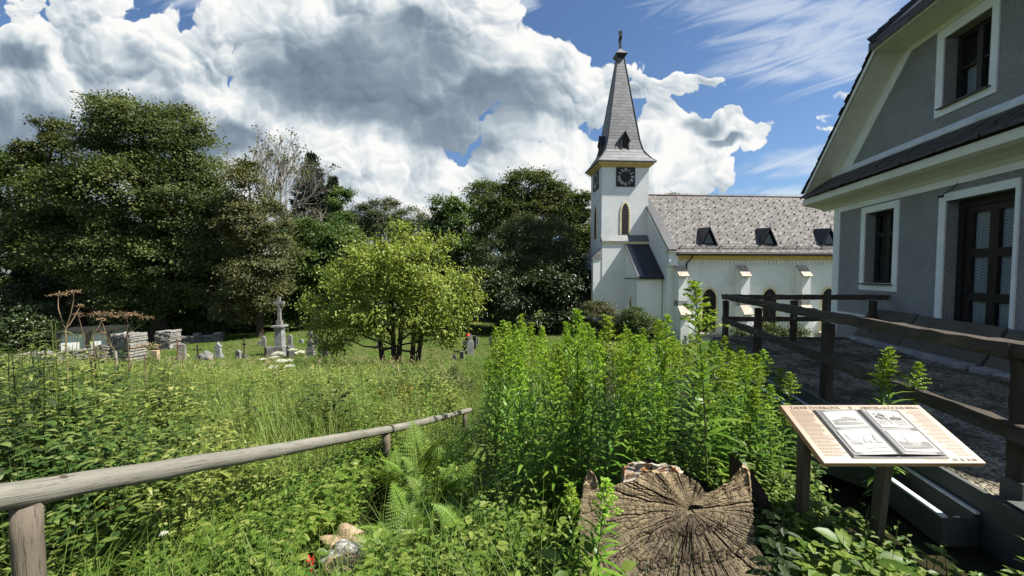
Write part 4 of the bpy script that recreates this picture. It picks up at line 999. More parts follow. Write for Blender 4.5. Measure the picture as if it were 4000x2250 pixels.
# ------------------------------------------------------------------ cut trunk with carved lettering
STC = (-.03, 0, .62)
def stumpwood():
    m, t, b = mat('cracked_end_grain'); P = t.coord()
    at = t.new('ShaderNodeAttribute', attribute_name='crack')
    n = t.noise(P, 3.2, 8, .65); g = t.noise(P, 22, 7, .7)
    k = t.ramp(n, [(.3, (.125,.098,.070)), (.5, (.225,.178,.118)), (.68, (.36,.285,.175))])
    k = t.mix(t.math('MULTIPLY', t.sstep(g, .45, .7), .55), k, (.05,.037,.026))
    sp = t.new('ShaderNodeSeparateXYZ'); t.put(sp.inputs[0], P)
    top = t.sstep(t.math('ADD', sp.outputs[2], t.math('MULTIPLY', t.math('SUBTRACT', n, .5), .5)), .42, .62)
    k = t.mix(t.math('MULTIPLY', top, .75), k, t.ramp(g, [(.3, (.17,.12,.065)), (.6, (.40,.31,.18))]))
    rad = t.vmath('SUBTRACT', P, STC); sr = t.new('ShaderNodeSeparateXYZ'); t.put(sr.inputs[0], rad)
    rr_ = t.math('SQRT', t.math('ADD', t.math('POWER', sr.outputs[0], 2), t.math('POWER', sr.outputs[2], 2))); an = t.math('ARCTAN2', sr.outputs[2], sr.outputs[0])
    cv = t.new('ShaderNodeCombineXYZ'); t.put(cv.inputs[0], t.math('MULTIPLY', rr_, 75)); t.put(cv.inputs[1], t.math('MULTIPLY', an, 7))
    ring = t.noise(cv.outputs[0], 1.0, 4, .65, typ='2D'); cv2 = t.new('ShaderNodeCombineXYZ'); t.put(cv2.inputs[0], t.math('MULTIPLY', rr_, 6)); t.put(cv2.inputs[1], t.math('MULTIPLY', an, 34))
    ray = t.noise(cv2.outputs[0], 1.0, 5, .7, typ='2D')
    k = t.mix(t.math('MULTIPLY', t.sstep(ring, .50, .62), .60), k, (.050,.036,.024)); k = t.mix(t.math('MULTIPLY', t.sstep(ray, .54, .64), .75), k, (.035,.024,.015)); k = t.mix(t.math('MULTIPLY', t.sstep(ray, .46, .36), .35), k, (.50,.40,.25))
    k = t.mix(t.math('MULTIPLY', at.outputs['Fac'], .92), k, (.030,.021,.014))
    t.put(b.inputs['Base Color'], k); b.inputs['Roughness'].default_value = .9; b.inputs['Specular IOR Level'].default_value = .12
    t.put(b.inputs['Normal'], t.bump(t.math('ADD', g, t.math('ADD', t.math('MULTIPLY', ring, -1.0), t.math('MULTIPLY', ray, -1.6))), .5, .008)); return m
M['endgrain'] = stumpwood()
M['rotwood'] = simple('pale_rotten_wood', (.27,.20,.11), .95, .6, 12, .6, 60, .015)
M['barkdark'] = simple('weathered_trunk_side_and_shade', (.040,.030,.024), .95, .5, 7, .8, 30, .03, stretch=(3,3,.7))
YS = 1.9; TLT = .34            # the sawn face leans back
_sp, _cp = math.sin(R(2.367)), math.cos(R(2.367))
def SXZ(px, py):                      # where the stump's outline lies in the plane y = YS
    a = (px-2000)/1500; b = (1125-py)/1500; c = (b*_cp-_sp)/(_cp+b*_sp)
    k = (YS+TLT*1.5)/(1-TLT*c)/(_cp+b*_sp); return a*k, 1.6+(b*_cp-_sp)*k
def S(px, py, y=1.9):
    x, z = SXZ(px, py); Yt = y+TLT*(z-.1); b = (1125-py)/1500; k = Yt/(_cp+b*_sp)
    return ((px-2000)/1500*k, Yt, 1.6+(b*_cp-_sp)*k)
SB = gz(.95, 1.95)-.05
ST = empty('tree_stump', (.92, 2.0, SB), 0, 'big cracked tree stump with a sawn face carved ZVONKOVÁ GLÖCKELBERG and rotten top', 'tree stump')
SOF = (-.92, -2.0, -SB)
OUT = [(2268,2120),(2270,1960),(2275,1930),(2330,1912),(2400,1898),(2470,1884),(2500,1864),(2560,1851),(2620,1852),(2680,1862),(2730,1890),(2752,1922),(2766,1928),(2800,1914),(2933,1900),(2938,1960),(2941,2040),(2945,2125),(3000,2195),(3060,2260),(3085,2330),(3080,2440),(2700,2450),(2300,2440),(2272,2300)]
C0 = np.array((2700., 1990.))
oa = np.array([math.atan2(-(y-C0[1]), x-C0[0]) for x, y in OUT]); orr = np.array([math.hypot(x-C0[0], y-C0[1]) for x, y in OUT])
o_ = np.argsort(oa); oa, orr = oa[o_], orr[o_]
oa = np.concatenate((oa[-1:]-2*np.pi, oa, oa[:1]+2*np.pi)); orr = np.concatenate((orr[-1:], orr, orr[:1]))
NA, NR = 620, 74
th = np.linspace(-np.pi, np.pi, NA, endpoint=False)
rmax = np.interp(th, oa, orr)*(1+.006*np.sin(th*37)+.006*np.sin(th*91))
rr = np.linspace(.02, 1, NR)**.85
TH, RR = np.meshgrid(th, rr, indexing='ij'); RP = RR*rmax[:,None]                    # radius in the 1500-px plane
k2m = YS/1500
r_ = np.random.default_rng(3); depth = np.zeros_like(RP); crack = np.zeros_like(RP)
for k in range(170):
    a0 = r_.uniform(-np.pi, np.pi); r0 = r_.uniform(15, 210)*(.4 if k % 3 == 0 else 1); r1 = r0+r_.uniform(150, 520); w = r_.uniform(.8, 2.4)*(2.2 if k % 9 == 0 else 1)
    ph = r_.uniform(0, 6); wig = .022*np.sin(RP*.02+ph)+.010*np.sin(RP*.07+ph*2)+.004*np.sin(RP*.31+ph)
    d = np.angle(np.exp(1j*(TH-a0-wig)))*RP
    ww = w*np.clip((RP-r0)/40, 0, 1)*np.clip((r1-RP)/80, 0, 1)
    c = np.clip(1-np.abs(d)/np.maximum(ww, .01), 0, 1)*(ww > .1)
    depth = np.maximum(depth, c*np.minimum(ww/4, 1)); crack = np.maximum(crack, np.clip(c*1.6, 0, 1)*(ww > .6))
for k in range(240):        # short cracks along the rings
    a0 = r_.uniform(-np.pi, np.pi); r0 = r_.uniform(60, 470); da = r_.uniform(8, 45)/r0; w = r_.uniform(1.0, 2.2)
    d = np.abs(RP-r0*(1+.02*np.sin(TH*40+k))); inside = np.abs(np.angle(np.exp(1j*(TH-a0)))) < da
    c = np.clip(1-d/w/1.6, 0, 1)*inside
    depth = np.maximum(depth, c*.25); crack = np.maximum(crack, c*.5)
hole = np.clip(1-np.hypot((RP*np.cos(TH)-18)/30, (RP*np.sin(TH)-4)/13), 0, 1); depth = np.maximum(depth, hole*3); crack = np.maximum(crack, np.clip(hole*2.5, 0, 1))
X, Z = SXZ(C0[0]+RP*np.cos(TH), C0[1]-RP*np.sin(TH))
upz = np.clip((Z-.36)/.2, 0, 1)
Yv = YS+TLT*(Z-.1)+.017*depth+.0022*np.sin(TH*9+RP*.02)*RR+upz*(.012+.007*np.sin(X*31+Z*9)+.004*np.sin(X*83+Z*50))+.0018*(np.sin(X*40)*np.sin(Z*37))
Yv = Yv+r_.uniform(-.0006,.0006,Yv.shape)
V = [np.stack((X, Yv, Z), -1).reshape(-1, 3)]
crk = [crack.reshape(-1)]
i, j = np.meshgrid(np.arange(NA), np.arange(NR-1), indexing='ij'); i2 = (i+1) % NA
Q = np.stack((i*NR+j, i*NR+j+1, i2*NR+j+1, i2*NR+j), -1).reshape(-1, 4)
faces = [Q]; mi = [np.zeros(len(Q), int)]
# centre plug and the flank going back
bx0 = NA*NR
back = 7; ring0 = np.arange(NA)*NR+NR-1
for s in range(1, back+1):
    yb = s/back; y = YS+.62*yb; jit = r_.uniform(-.008,.008,(NA,))
    sc = 1-.06*yb-.015*np.sin(th*6+s); x, z = SXZ(C0[0]+rmax*sc*np.cos(th), C0[1]-rmax*sc*np.sin(th))
    x = x*(1+.60*yb/1.9)
    V.append(np.stack((x+jit, np.full(NA, y)+jit+TLT*(z-.1), np.where(z > .0, z-.46*yb-.03*np.abs(np.sin(th*11+s)), z)), -1)); crk.append(np.zeros(NA))
    cur = bx0+(s-1)*NA+np.arange(NA); nxt = np.roll(cur, -1); pr = ring0; prn = np.roll(ring0, -1)
    faces.append(np.stack((pr, cur, nxt, prn), -1)); mi.append(np.where(V[-1][:,2] > .38, 1, 2)); ring0 = cur
nv = bx0+back*NA
cX, cZ = SXZ(*C0); V.append(np.array([[cX, YS+.05+TLT*(cZ-.1), cZ],[cX, YS+.75, .3]])); crk.append(np.array([1.,0.]))
inner = np.arange(NA)*NR; tri = [np.stack((np.full(NA, nv), inner, np.roll(inner,-1)), -1), np.stack((np.full(NA, nv+1), np.roll(ring0,-1), ring0), -1)]
V = np.concatenate(V)+np.array(SOF)
F4 = np.concatenate(faces); loops = np.concatenate((F4.ravel(), tri[0].ravel(), tri[1].ravel()))
st = np.concatenate((np.arange(len(F4))*4, len(F4)*4+np.arange(2*NA)*3)); mi = np.concatenate(mi+[np.zeros(NA, int), np.full(NA, 2)])
me = np_mesh('sawn_trunk', V, loops, st, [M['endgrain'], M['rotwood'], M['barkdark']], mi=mi)
a_ = me.attributes.new('crack', 'FLOAT', 'POINT'); a_.data.foreach_set('value', np.concatenate(crk).astype(np.float32))
link('sawn_trunk', me, ST)
def chunk(name, poly, y0, y1, m, parent, n=5, j=.006, sub=6):
    """a broken piece: outline (photo-plane px at the stump's depth) given thickness and a rough surface"""
    pts = []
    for q in range(len(poly)):
        a, c = poly[q], poly[(q+1) % len(poly)]
        for s in range(sub): pts.append((a[0]+(c[0]-a[0])*s/sub, a[1]+(c[1]-a[1])*s/sub))
    cxx = sum(p[0] for p in pts)/len(pts); cyy = sum(p[1] for p in pts)/len(pts)
    b = MB(); L = len(pts); rings = [(y0+.012, .86), (y0, .93), (y0+.015, 1.0), ((y0+y1)/2, 1.02), (y1, .95)]
    for (y, s) in rings:
        for p in pts:
            q = S(cxx+(p[0]-cxx)*s, cyy+(p[1]-cyy)*s, y); b.v.append((q[0]+random.uniform(-j,j)*.6, q[1]+random.uniform(-j,j), q[2]+random.uniform(-j,j)))
    for r in range(len(rings)-1):
        for q in range(L): b.f.append([r*L+q, r*L+(q+1)%L, (r+1)*L+(q+1)%L, (r+1)*L+q]); b.m.append(0)
    b.v.append(S(cxx, cyy, y0+.01)); b.v.append(S(cxx, cyy, y1)); e = len(b.v)
    for q in range(L): b.f.append([e-2, (q+1)%L, q]); b.m.append(0); b.f.append([e-1, (len(rings)-1)*L+q, (len(rings)-1)*L+(q+1)%L]); b.m.append(0)
    return b.build(name, m, parent, SOF)
chunk('splinter', [(2273,1960),(2280,1885),(2302,1834),(2322,1850),(2338,1900),(2330,1960)], 1.905, 2.02, M['endgrain'], ST)
chunk('splinter', [(2775,1950),(2800,1912),(2845,1884),(2880,1846),(2904,1816),(2926,1830),(2934,1900),(2934,1950)], 1.903, 2.10, M['rotwood'], ST)
chunk('rotten_top', [(2490,1900),(2500,1862),(2530,1838),(2590,1846),(2640,1850),(2690,1868),(2735,1900),(2720,1930),(2600,1915)], 1.925, 2.3, M['rotwood'], ST, j=.009)
def orangewood():
    m, t, b = mat('white_and_orange_rotten_wood'); P = t.coord(); n = t.noise(P, 7, 6, .65)
    t.put(b.inputs['Base Color'], t.ramp(n, [(.35, (.10,.07,.05)), (.45, (.42,.38,.29)), (.55, (.40,.37,.31)), (.62, (.30,.13,.035))])); b.inputs['Roughness'].default_value = .9
    t.put(b.inputs['Normal'], t.bump(t.noise(P, 30, 5, .7), .8, .03)); return m
chunk('rotten_top', [(2428,1895),(2432,1822),(2470,1806),(2560,1812),(2640,1820),(2668,1846),(2640,1890),(2500,1900)], 2.10, 2.42, orangewood(), ST, j=.010)
b = MB(); b.tube([S(2545,1862,2.1), S(2548,1822,2.1)], [.014,.010], 7, jit=.1); b.build('snag', M['barkdark'], ST, SOF)
b = MB(); v = [S(2938,1842,2.14), S(2990,1925,2.10), S(3030,2010,2.06), S(3085,2135,1.99), S(2946,2133,2.14)]
b.add(v+[(x,y+.25,z) for x,y,z in v], [(0,1,2,3,4),(9,8,7,6,5),(0,5,6,1),(1,6,7,2),(2,7,8,3),(3,8,9,4),(4,9,5,0)]); b.build('shaded_facet', M['barkdark'], ST, SOF)  # recessed facet turned from the sun and coloured dark for its shade
M['carve'] = simple('carved_dark_letters', (.060,.038,.026), .85, .4, 12, .4, 30)
def sframe(px, py, hpx, skew):
    return lambda u, v, w: (lambda q: (q[0]+SOF[0], q[1]+SOF[1]-.006-w, q[2]+SOF[2]))(S(px+u+v*skew, py-v-u*.13))
textmesh('ZVONKOVÁ', 62, 0, 0, M['carve'], 'carved_lettering', ST, width=300, frame=sframe(2530,2108,62,-.05), w=0, thick=.001, offset=-1.1)
textmesh('GLÖCKELBERG', 62, 0, 0, M['carve'], 'carved_lettering', ST, width=420, frame=sframe(2498,2222,62,-.05), w=0, thick=.001, offset=-1.1)

# ------------------------------------------------------------------ stones in the foreground
def stonemat(name, stops, sc=9, bump=.9):
    m, t, b = mat(name); P = t.coord(); n = t.noise(P, sc, 8, .72)
    t.put(b.inputs['Base Color'], t.ramp(n, stops)); b.inputs['Roughness'].default_value = .93
    t.put(b.inputs['Normal'], t.bump(t.noise(P, sc*3, 6, .7), bump, .03)); return m
M['rock'] = stonemat('white_black_granite', [(.30,(.04,.04,.045)),(.45,(.20,.19,.185)),(.55,(.55,.53,.50)),(.75,(.70,.68,.64))], 26)
M['tanrock'] = stonemat('tan_fieldstone', [(.3,(.22,.15,.09)),(.55,(.44,.33,.21)),(.75,(.56,.45,.31))], 7)
def boulder(name, c, r, m, label, seed=1, group=None):
    import bmesh
    bm = bmesh.new(); bmesh.ops.create_icosphere(bm, subdivisions=4, radius=1)
    rs = np.random.default_rng(seed); k = rs.uniform(1.5, 4, (8, 3)); p = rs.uniform(0, 6, 8)
    for v in bm.verts:
        d = sum(math.sin(k[i] @ np.array(v.co)*1.4+p[i]) for i in range(8))*.045
        v.co = Vector((v.co.x*r[0], v.co.y*r[1], max(v.co.z, -.5)*r[2]))*(1+d)
    me = bpy.data.meshes.new(name); bm.to_mesh(me); bm.free(); me.materials.append(m)
    o = link(name, me); o.location = c; tag(o, label, 'stone', group); return o
boulder('stone', (-1.27, 2.86, gz(-1.27,2.86)+.05), (.20,.13,.13), M['tanrock'], 'rounded tan stone at the back of the stones beside the fern', 4, 'stones in the grass by the fern')
boulder('stone', (-1.17, 2.70, gz(-1.17,2.7)+.03), (.21,.14,.10), M['rock'], 'speckled black and white granite stone between tan stones under the fern', 5, 'stones in the grass by the fern')
boulder('stone', (-1.16, 2.53, gz(-1.16,2.53)+.03), (.13,.09,.10), M['tanrock'], 'small tan stone nearest the bottom edge below the speckled granite stone', 8, 'stones in the grass by the fern')
b = MB(); q = (-1.33, 2.46, gz(-1.33,2.46)+.04)
for a in range(5):
    c, s = math.cos(a*1.256), math.sin(a*1.256)
    b.add([q, (q[0]+.02*c-.012*s, q[1]+.02*s+.012*c, q[2]+.10), (q[0]+.03*c, q[1]+.03*s, q[2]+.13), (q[0]+.02*c+.012*s, q[1]+.02*s-.012*c, q[2]+.10)], [(0,1,2,3)])
o = b.build('red_flower', simple('red_petal', (.55,.03,.035), .6, .1), None, (-q[0],-q[1],-q[2]), fix=False); o.location = q; tag(o, 'small bright red flower low in the grass by the stones', 'flower')

# ------------------------------------------------------------------ graveyard
M['grave'] = stonemat('lichen_gravestone', [(.3,(.07,.066,.058)),(.5,(.16,.155,.145)),(.72,(.30,.29,.27))], 5)
M['gravelight'] = stonemat('pale_gravestone', [(.3,(.12,.122,.12)),(.55,(.225,.228,.225)),(.75,(.34,.34,.33))], 4)
M['gravedark'] = stonemat('dark_gravestone', [(.3,(.035,.032,.03)),(.6,(.085,.08,.075)),(.8,(.16,.15,.14))], 5)
M['iron'] = simple('rusted_iron', (.045,.030,.024), .75, .5, 8, .3)
M['rust'] = simple('brown_rust', (.16,.085,.05), .8, .5, 8, .3)
def gx(px, Y): return (px-2000)/1500*Y
def gstone(px, top, Y, w, style, label, m='grave', d=None, lean=0.0, rz=None):
    x = gx(px, Y); g = gz(x, Y); h = 1.6-(top-1063)/1500*Y-g; d = d or min(.28, w*.45)
    b = MB(); bb = None; hw = w/2
    base = min(.3, h*.25)
    if style == 'flat': b.box(-hw,hw,-d/2,d/2,-.1,h)
    elif style == 'peak': b.prism([(-hw,-.1),(hw,-.1),(hw*.94,h-.12),(0,h),(-hw*.94,h-.12)], -d/2, d/2)
    elif style == 'round':
        b.prism([(-hw,-.1),(hw,-.1)]+[(hw*math.cos(a),h-hw*.7+hw*.7*math.sin(a)) for a in np.linspace(0,math.pi,9)], -d/2, d/2)
    elif style == 'taper':
        b.hexa([(-hw,-d/2,-.1),(hw,-d/2,-.1),(hw,d/2,-.1),(-hw,d/2,-.1)], [(-hw*.72,-d*.36,h-.1),(hw*.72,-d*.36,h-.1),(hw*.72,d*.36,h-.1),(-hw*.72,d*.36,h-.1)])
        b.hexa([(-hw*.74,-d*.37,h-.099),(hw*.74,-d*.37,h-.099),(hw*.74,d*.37,h-.099),(-hw*.74,d*.37,h-.099)], [(-hw*.3,-d*.2,h),(hw*.3,-d*.2,h),(hw*.3,d*.2,h),(-hw*.3,d*.2,h)])
    elif style == 'ornate':
        b.prism([(-hw*.8,base),(hw*.8,base),(hw*.72,h*.72),(hw*.95,h*.78),(hw*.9,h*.86),(hw*.45,h*.88),(hw*.3,h),(-hw*.3,h),(-hw*.45,h*.88),(-hw*.9,h*.86),(-hw*.95,h*.78),(-hw*.72,h*.72)], -d/2, d/2)
    elif style in ('crossped', 'slabcross'):
        k = .60 if style == 'crossped' else .66
        if style == 'crossped':
            b.hexa([(-hw,-d/2,base),(hw,-d/2,base),(hw,d/2,base),(-hw,d/2,base)], [(-hw*.82,-d*.4,h*k-.16),(hw*.82,-d*.4,h*k-.16),(hw*.82,d*.4,h*k-.16),(-hw*.82,d*.4,h*k-.16)])
            b.prism([(-hw*1.05,h*k-.159),(hw*1.05,h*k-.159),(0,h*k+.06)], -d*.5, d*.5)
        else: b.prism([(-hw,-.1),(hw,-.1),(hw,h*k-.1),(hw*.8,h*k-.1),(hw*.8,h*k),(-hw*.8,h*k),(-hw*.8,h*k-.1),(-hw,h*k-.1)], -d/2, d/2)
    g_ = b.build('gravestone', M[m], None, bevel=.012)
    g_.location = (x, Y, g); g_.rotation_euler = (random.uniform(-.03,.03), lean, rz if rz is not None else random.uniform(-.25,.25)); tag(g_, label, 'gravestone')
    if style in ('ornate','crossped'):
        b = MB(); b.box(-hw*1.15,hw*1.15,-d*.7,d*.7,-.1,base-.002); b.build('base', M[m], g_, bevel=.015)
    if style in ('crossped','slabcross'):
        b = MB(); z0 = h*(.60 if style == 'crossped' else .66)-.02; ch = h-z0; t_ = ch*.075; zc = z0+ch*.66; a = ch*.30
        b.prism([(-t_,z0),(t_,z0),(t_,zc-t_),(a,zc-t_*1.3),(a,zc+t_*1.3),(t_,zc+t_),(t_*1.25,h),(-t_*1.25,h),(-t_,zc+t_),(-a,zc+t_*1.3),(-a,zc-t_*1.3),(-t_,zc-t_)], -.05, .05); b.build('cross', M[m], g_)
    if style == 'ornate':
        b = MB(); b.tube([(0,-.0,h),(0,0,h+.10)], [.07,.03], 6); b.build('finial', M[m], g_)
    return g_
def ironcross(px, top, Y, w, label, m='iron'):
    x = gx(px, Y); g = gz(x, Y); h = 1.6-(top-1063)/1500*Y-g; b = MB(); zc = h*.72
    b.box(-.025,.025,-.02,.02,.2,h); b.box(-w/2,w/2,-.018,.018,zc-.022,zc+.022)
    for (cx_, cz_) in ((-w/2,zc),(w/2,zc),(0,h)): b.tube([(cx_,-.03,cz_),(cx_,.03,cz_)], .045, 6)
    o = b.build('iron_cross', M[m]); o.location = (x, Y, g); o.rotation_euler = (0, random.uniform(-.04,.04), random.uniform(-.2,.2)); tag(o, label, 'grave cross')
    b = MB(); b.hexa([(-.16,-.12,-.1),(.16,-.12,-.1),(.16,.12,-.1),(-.16,.12,-.1)], [(-.09,-.07,.24),(.09,-.07,.24),(.09,.07,.24),(-.09,.07,.24)]); b.build('base', M['gravedark'], o); return o
gstone(1009,1332,27.0,.24,'flat','small low pale gravestone left of a taller narrow one on the lawn','gravelight')
gstone(1024,1313,26.0,.28,'peak','narrow grey gravestone standing furthest back beside the left of the tall cross')
gstone(1043,1352,21.7,.38,'peak','thick dark gravestone with a sunlit edge just left of the cross pedestal','gravedark',.34, rz=-.7)
gstone(1127,1307,26.0,.32,'peak','tall brown gravestone with a white oval behind the right of the cross pedestal')
gstone(1129,1350,21.7,.42,'peak','dark gravestone with pale top and side just right of the cross pedestal','gravedark',.34, rz=-.7)
gstone(1171,1327,27.0,.30,'round','low white rounded gravestone alone on the lawn by the dark hedge','gravelight')
gstone(1208,1293,22.3,.40,'crossped','pale stone cross on a tapering gabled gravestone left of the yellow green tree')
gstone(1228,1307,26.0,.30,'ornate','ornate narrow gravestone half hidden behind the pedestal with the stone cross')
gstone(1262,1350,22.0,.36,'round','leaning dark gravestone touching the low branches of the yellow green tree','gravedark', lean=.06)
gstone(595,1371,22.5,.42,'flat','short tan gravestone stub in front of the dark stone pillar', 'tanrock')
gstone(701,1343,22.0,.46,'taper','tall tapering grey gravestone with a pointed top behind a rusty cross')
gstone(844,1343,22.0,.40,'ornate','pale ornate gravestone with a finial on the open lawn','gravelight')
gstone(922,1368,21.0,.30,'peak','small weathered gravestone half sunk in long grass right of the ornate one')
gstone(380,1348,21.0,.44,'taper','dark gravestone standing against the dry stone wall','gravedark')
gstone(436,1373,20.0,.30,'flat','narrow pale gravestone before the end of the dry stone wall','gravelight', rz=-.5)
gstone(1836,1305,23.0,.42,'slabcross','white gravestone topped with a cross beside the person in a red cap','gravelight')
gstone(1853,1313,24.6,.24,'flat','dark slim gravestone right behind the white cross gravestone','gravedark')
gstone(1864,1321,26.5,.18,'flat','tiny pale gravestone far back right of the dark slim one','gravelight')
gstone(1803,1374,20.6,.24,'flat','low grey gravestone stub in tall grass before the white cross gravestone')
gstone(1925,1312,26.0,.50,'round','grey rounded gravestone seen between the goldenrod tops','grave')
gstone(1480,1330,25.0,.42,'ornate','weathered grey gravestone behind the stems of the yellow green tree')
boulder('grave_boulder', (gx(795,20.5), 20.5, gz(gx(795,20.5),20.5)+.15), (.38,.26,.36), M['grave'], 'rounded mauve grey boulder gravestone with an iron cross at its left', 11)
ironcross(684,1328,21.8,.32,'rusty brown iron grave cross before the tall tapering gravestone','rust')
ironcross(764,1352,21.3,.36,'thin dark iron grave cross at the left of the boulder gravestone')
ironcross(945,1325,21.5,.16,'slim dark iron grave marker on a block right of the ornate gravestone')
ironcross(1773,1338,20.8,.24,'dark iron grave cross in tall grass right of the yellow green tree')
# tall stone cross on a pedestal
px, Y = 1088, 22.5; x = gx(px, Y); g = gz(x, Y)
def zz(py): return 1.6-(py-1063)/1500*Y-g
MO = empty('stone_cross', (x, Y, g), .05, 'tall grey stone cross on a square pedestal rising above the gravestones', 'stone cross')
b = MB(); b.hexa([(-.42,-.42,-.2),(.42,-.42,-.2),(.42,.42,-.2),(-.42,.42,-.2)], [(-.36,-.36,.18),(.36,-.36,.18),(.36,.36,.18),(-.36,.36,.18)]); b.box(-.29,.29,-.29,.29,.181,zz(1354)); b.build('base', M['grave'], MO, bevel=.015)
b = MB(); b.hexa([(-.215,-.215,zz(1354)+.001),(.215,-.215,zz(1354)+.001),(.215,.215,zz(1354)+.001),(-.215,.215,zz(1354)+.001)], [(-.20,-.20,zz(1288)),(.20,-.20,zz(1288)),(.20,.20,zz(1288)),(-.20,.20,zz(1288))])
b.box(-.24,.24,-.24,.24,zz(1287.9),zz(1278)); b.box(-.33,.33,-.33,.33,zz(1277.9),zz(1271)); b.build('pedestal', M['gravelight'], MO, bevel=.012)
b = MB(); b.box(-.14,.14,-.14,.14,zz(1270.8),zz(1253)); b.hexa([(-.095,-.08,zz(1252.8)),(.095,-.08,zz(1252.8)),(.095,.08,zz(1252.8)),(-.095,.08,zz(1252.8))], [(-.075,-.07,zz(1190)),(.075,-.07,zz(1190)),(.075,.07,zz(1190)),(-.075,.07,zz(1190))])
b.box(-.29,.29,-.075,.075,zz(1189.9),zz(1178)); b.box(-.078,.078,-.07,.07,zz(1177.9),zz(1160)); b.build('cross', M['grave'], MO, bevel=.012)
# person crouching behind a gravestone, red cap
def person():
    px, Y = 1819, 23.6; x = gx(px, Y); g = gz(x, Y)
    P = empty('person', (x, Y, g), .5, 'person in a red cap and dark jacket crouching beside the white cross gravestone', 'person')
    import bmesh
    J = {'pel':(0,.10,.32),'wst':(.02,.02,.50),'chs':(.03,-.10,.70),'nck':(.04,-.15,.86),'hdb':(.05,-.17,.92),'hd':(.06,-.20,1.0),'hdt':(.06,-.19,1.09),
         'sl':(-.19,-.08,.78),'el':(-.25,-.26,.56),'wl':(-.10,-.44,.48),'hl':(-.05,-.50,.46),'sr':(.24,-.12,.78),'er':(.28,-.30,.54),'wr':(.16,-.46,.44),'hr':(.11,-.52,.42),
         'pl':(-.11,.08,.30),'kl':(-.16,-.30,.42),'al':(-.13,-.02,.08),'tl':(-.14,-.18,.04),'pr':(.12,.08,.30),'kr':(.18,-.32,.40),'ar':(.15,-.04,.08),'tr':(.16,-.20,.04)}
    RD = {'pel':.15,'wst':.14,'chs':.15,'nck':.055,'hdb':.075,'hd':.10,'hdt':.07,'sl':.075,'el':.05,'wl':.035,'hl':.035,'sr':.075,'er':.05,'wr':.035,'hr':.035,'pl':.10,'kl':.07,'al':.05,'tl':.04,'pr':.10,'kr':.07,'ar':.05,'tr':.04}
    E = [('pel','wst'),('wst','chs'),('chs','nck'),('nck','hdb'),('hdb','hd'),('hd','hdt'),('chs','sl'),('sl','el'),('el','wl'),('wl','hl'),('chs','sr'),('sr','er'),('er','wr'),('wr','hr'),('pel','pl'),('pl','kl'),('kl','al'),('al','tl'),('pel','pr'),('pr','kr'),('kr','ar'),('ar','tr')]
    ks = list(J); me = bpy.data.meshes.new('body'); me.from_pydata([J[k] for k in ks], [(ks.index(a), ks.index(c)) for a, c in E], [])
    o = link('body', me, P); md = o.modifiers.new('skin', 'SKIN')
    for i, k in enumerate(ks): me.skin_vertices[0].data[i].radius = (RD[k], RD[k]); me.skin_vertices[0].data[i].use_root = (k == 'pel')
    sb = o.modifiers.new('sub', 'SUBSURF'); sb.levels = sb.render_levels = 1
    m, t, bs = mat('person_clothes'); sp = t.new('ShaderNodeSeparateXYZ'); t.put(sp.inputs[0], t.coord())
    c = t.mix(t.sstep(sp.outputs[2], .855, .86), (.02,.024,.035), (.52,.33,.25)); hand = t.math('LESS_THAN', sp.outputs[1], -.455); c = t.mix(hand, c, (.52,.33,.25))
    t.put(bs.inputs['Base Color'], c); bs.inputs['Roughness'].default_value = .8; me.materials.append(m)
    b = MB(); n = 12
    for k, (r, z) in enumerate(((.118,1.01),(.115,1.06),(.09,1.115),(.04,1.14))):
        for i in range(n): a = 2*math.pi*i/n; b.v.append((.06+r*math.cos(a), -.19+r*1.08*math.sin(a), z))
    for k in range(3):
        for i in range(n): b.f.append([k*n+i,k*n+(i+1)%n,(k+1)*n+(i+1)%n,(k+1)*n+i]); b.m.append(0)
    b.f.append([3*n+i for i in range(n)]); b.m.append(0)
    b.hexa([(-.03,-.29,1.0),(.15,-.29,1.0),(.13,-.42,.98),(-.01,-.42,.98)], [(-.03,-.29,1.02),(.15,-.29,1.02),(.13,-.42,.992),(-.01,-.42,.992)]); b.build('cap', simple('red_cap', (.62,.05,.045), .7, .1), P)
    f = MB(); f.tube([(.06,-.298,.985),(.06,-.32,.965),(.06,-.30,.95)], [.012,.018,.01], 5)
    for s in (-1, 1): f.tube([(.06+s*.038,-.285,1.0),(.06+s*.038,-.296,1.0)], .012, 6); f.tube([(.06+s*.10,-.19,1.0),(.06+s*.115,-.18,.97)], .022, 5)
    f.tube([(.035,-.290,.925),(.06,-.297,.922),(.085,-.290,.925)], .007, 4); f.build('face', simple('skin', (.50,.31,.24), .6, .1), P)
    h = MB()
    for s, w_ in ((-1,'hl'),(1,'hr')):
        q = Vector(J[w_])
        for k in range(4): h.tube([q+Vector((-.024+k*.016,-.02,0)), q+Vector((-.026+k*.017,-.065,-.01)), q+Vector((-.022+k*.015,-.085,-.035))], [.010,.009,.006], 5)
        h.tube([q+Vector((-s*.03,0,0)), q+Vector((-s*.05,-.035,-.01)), q+Vector((-s*.045,-.055,-.025))], [.011,.010,.007], 5)
    h.build('fingers', simple('skin_of_hands', (.50,.31,.24), .6, .1), P)
person()
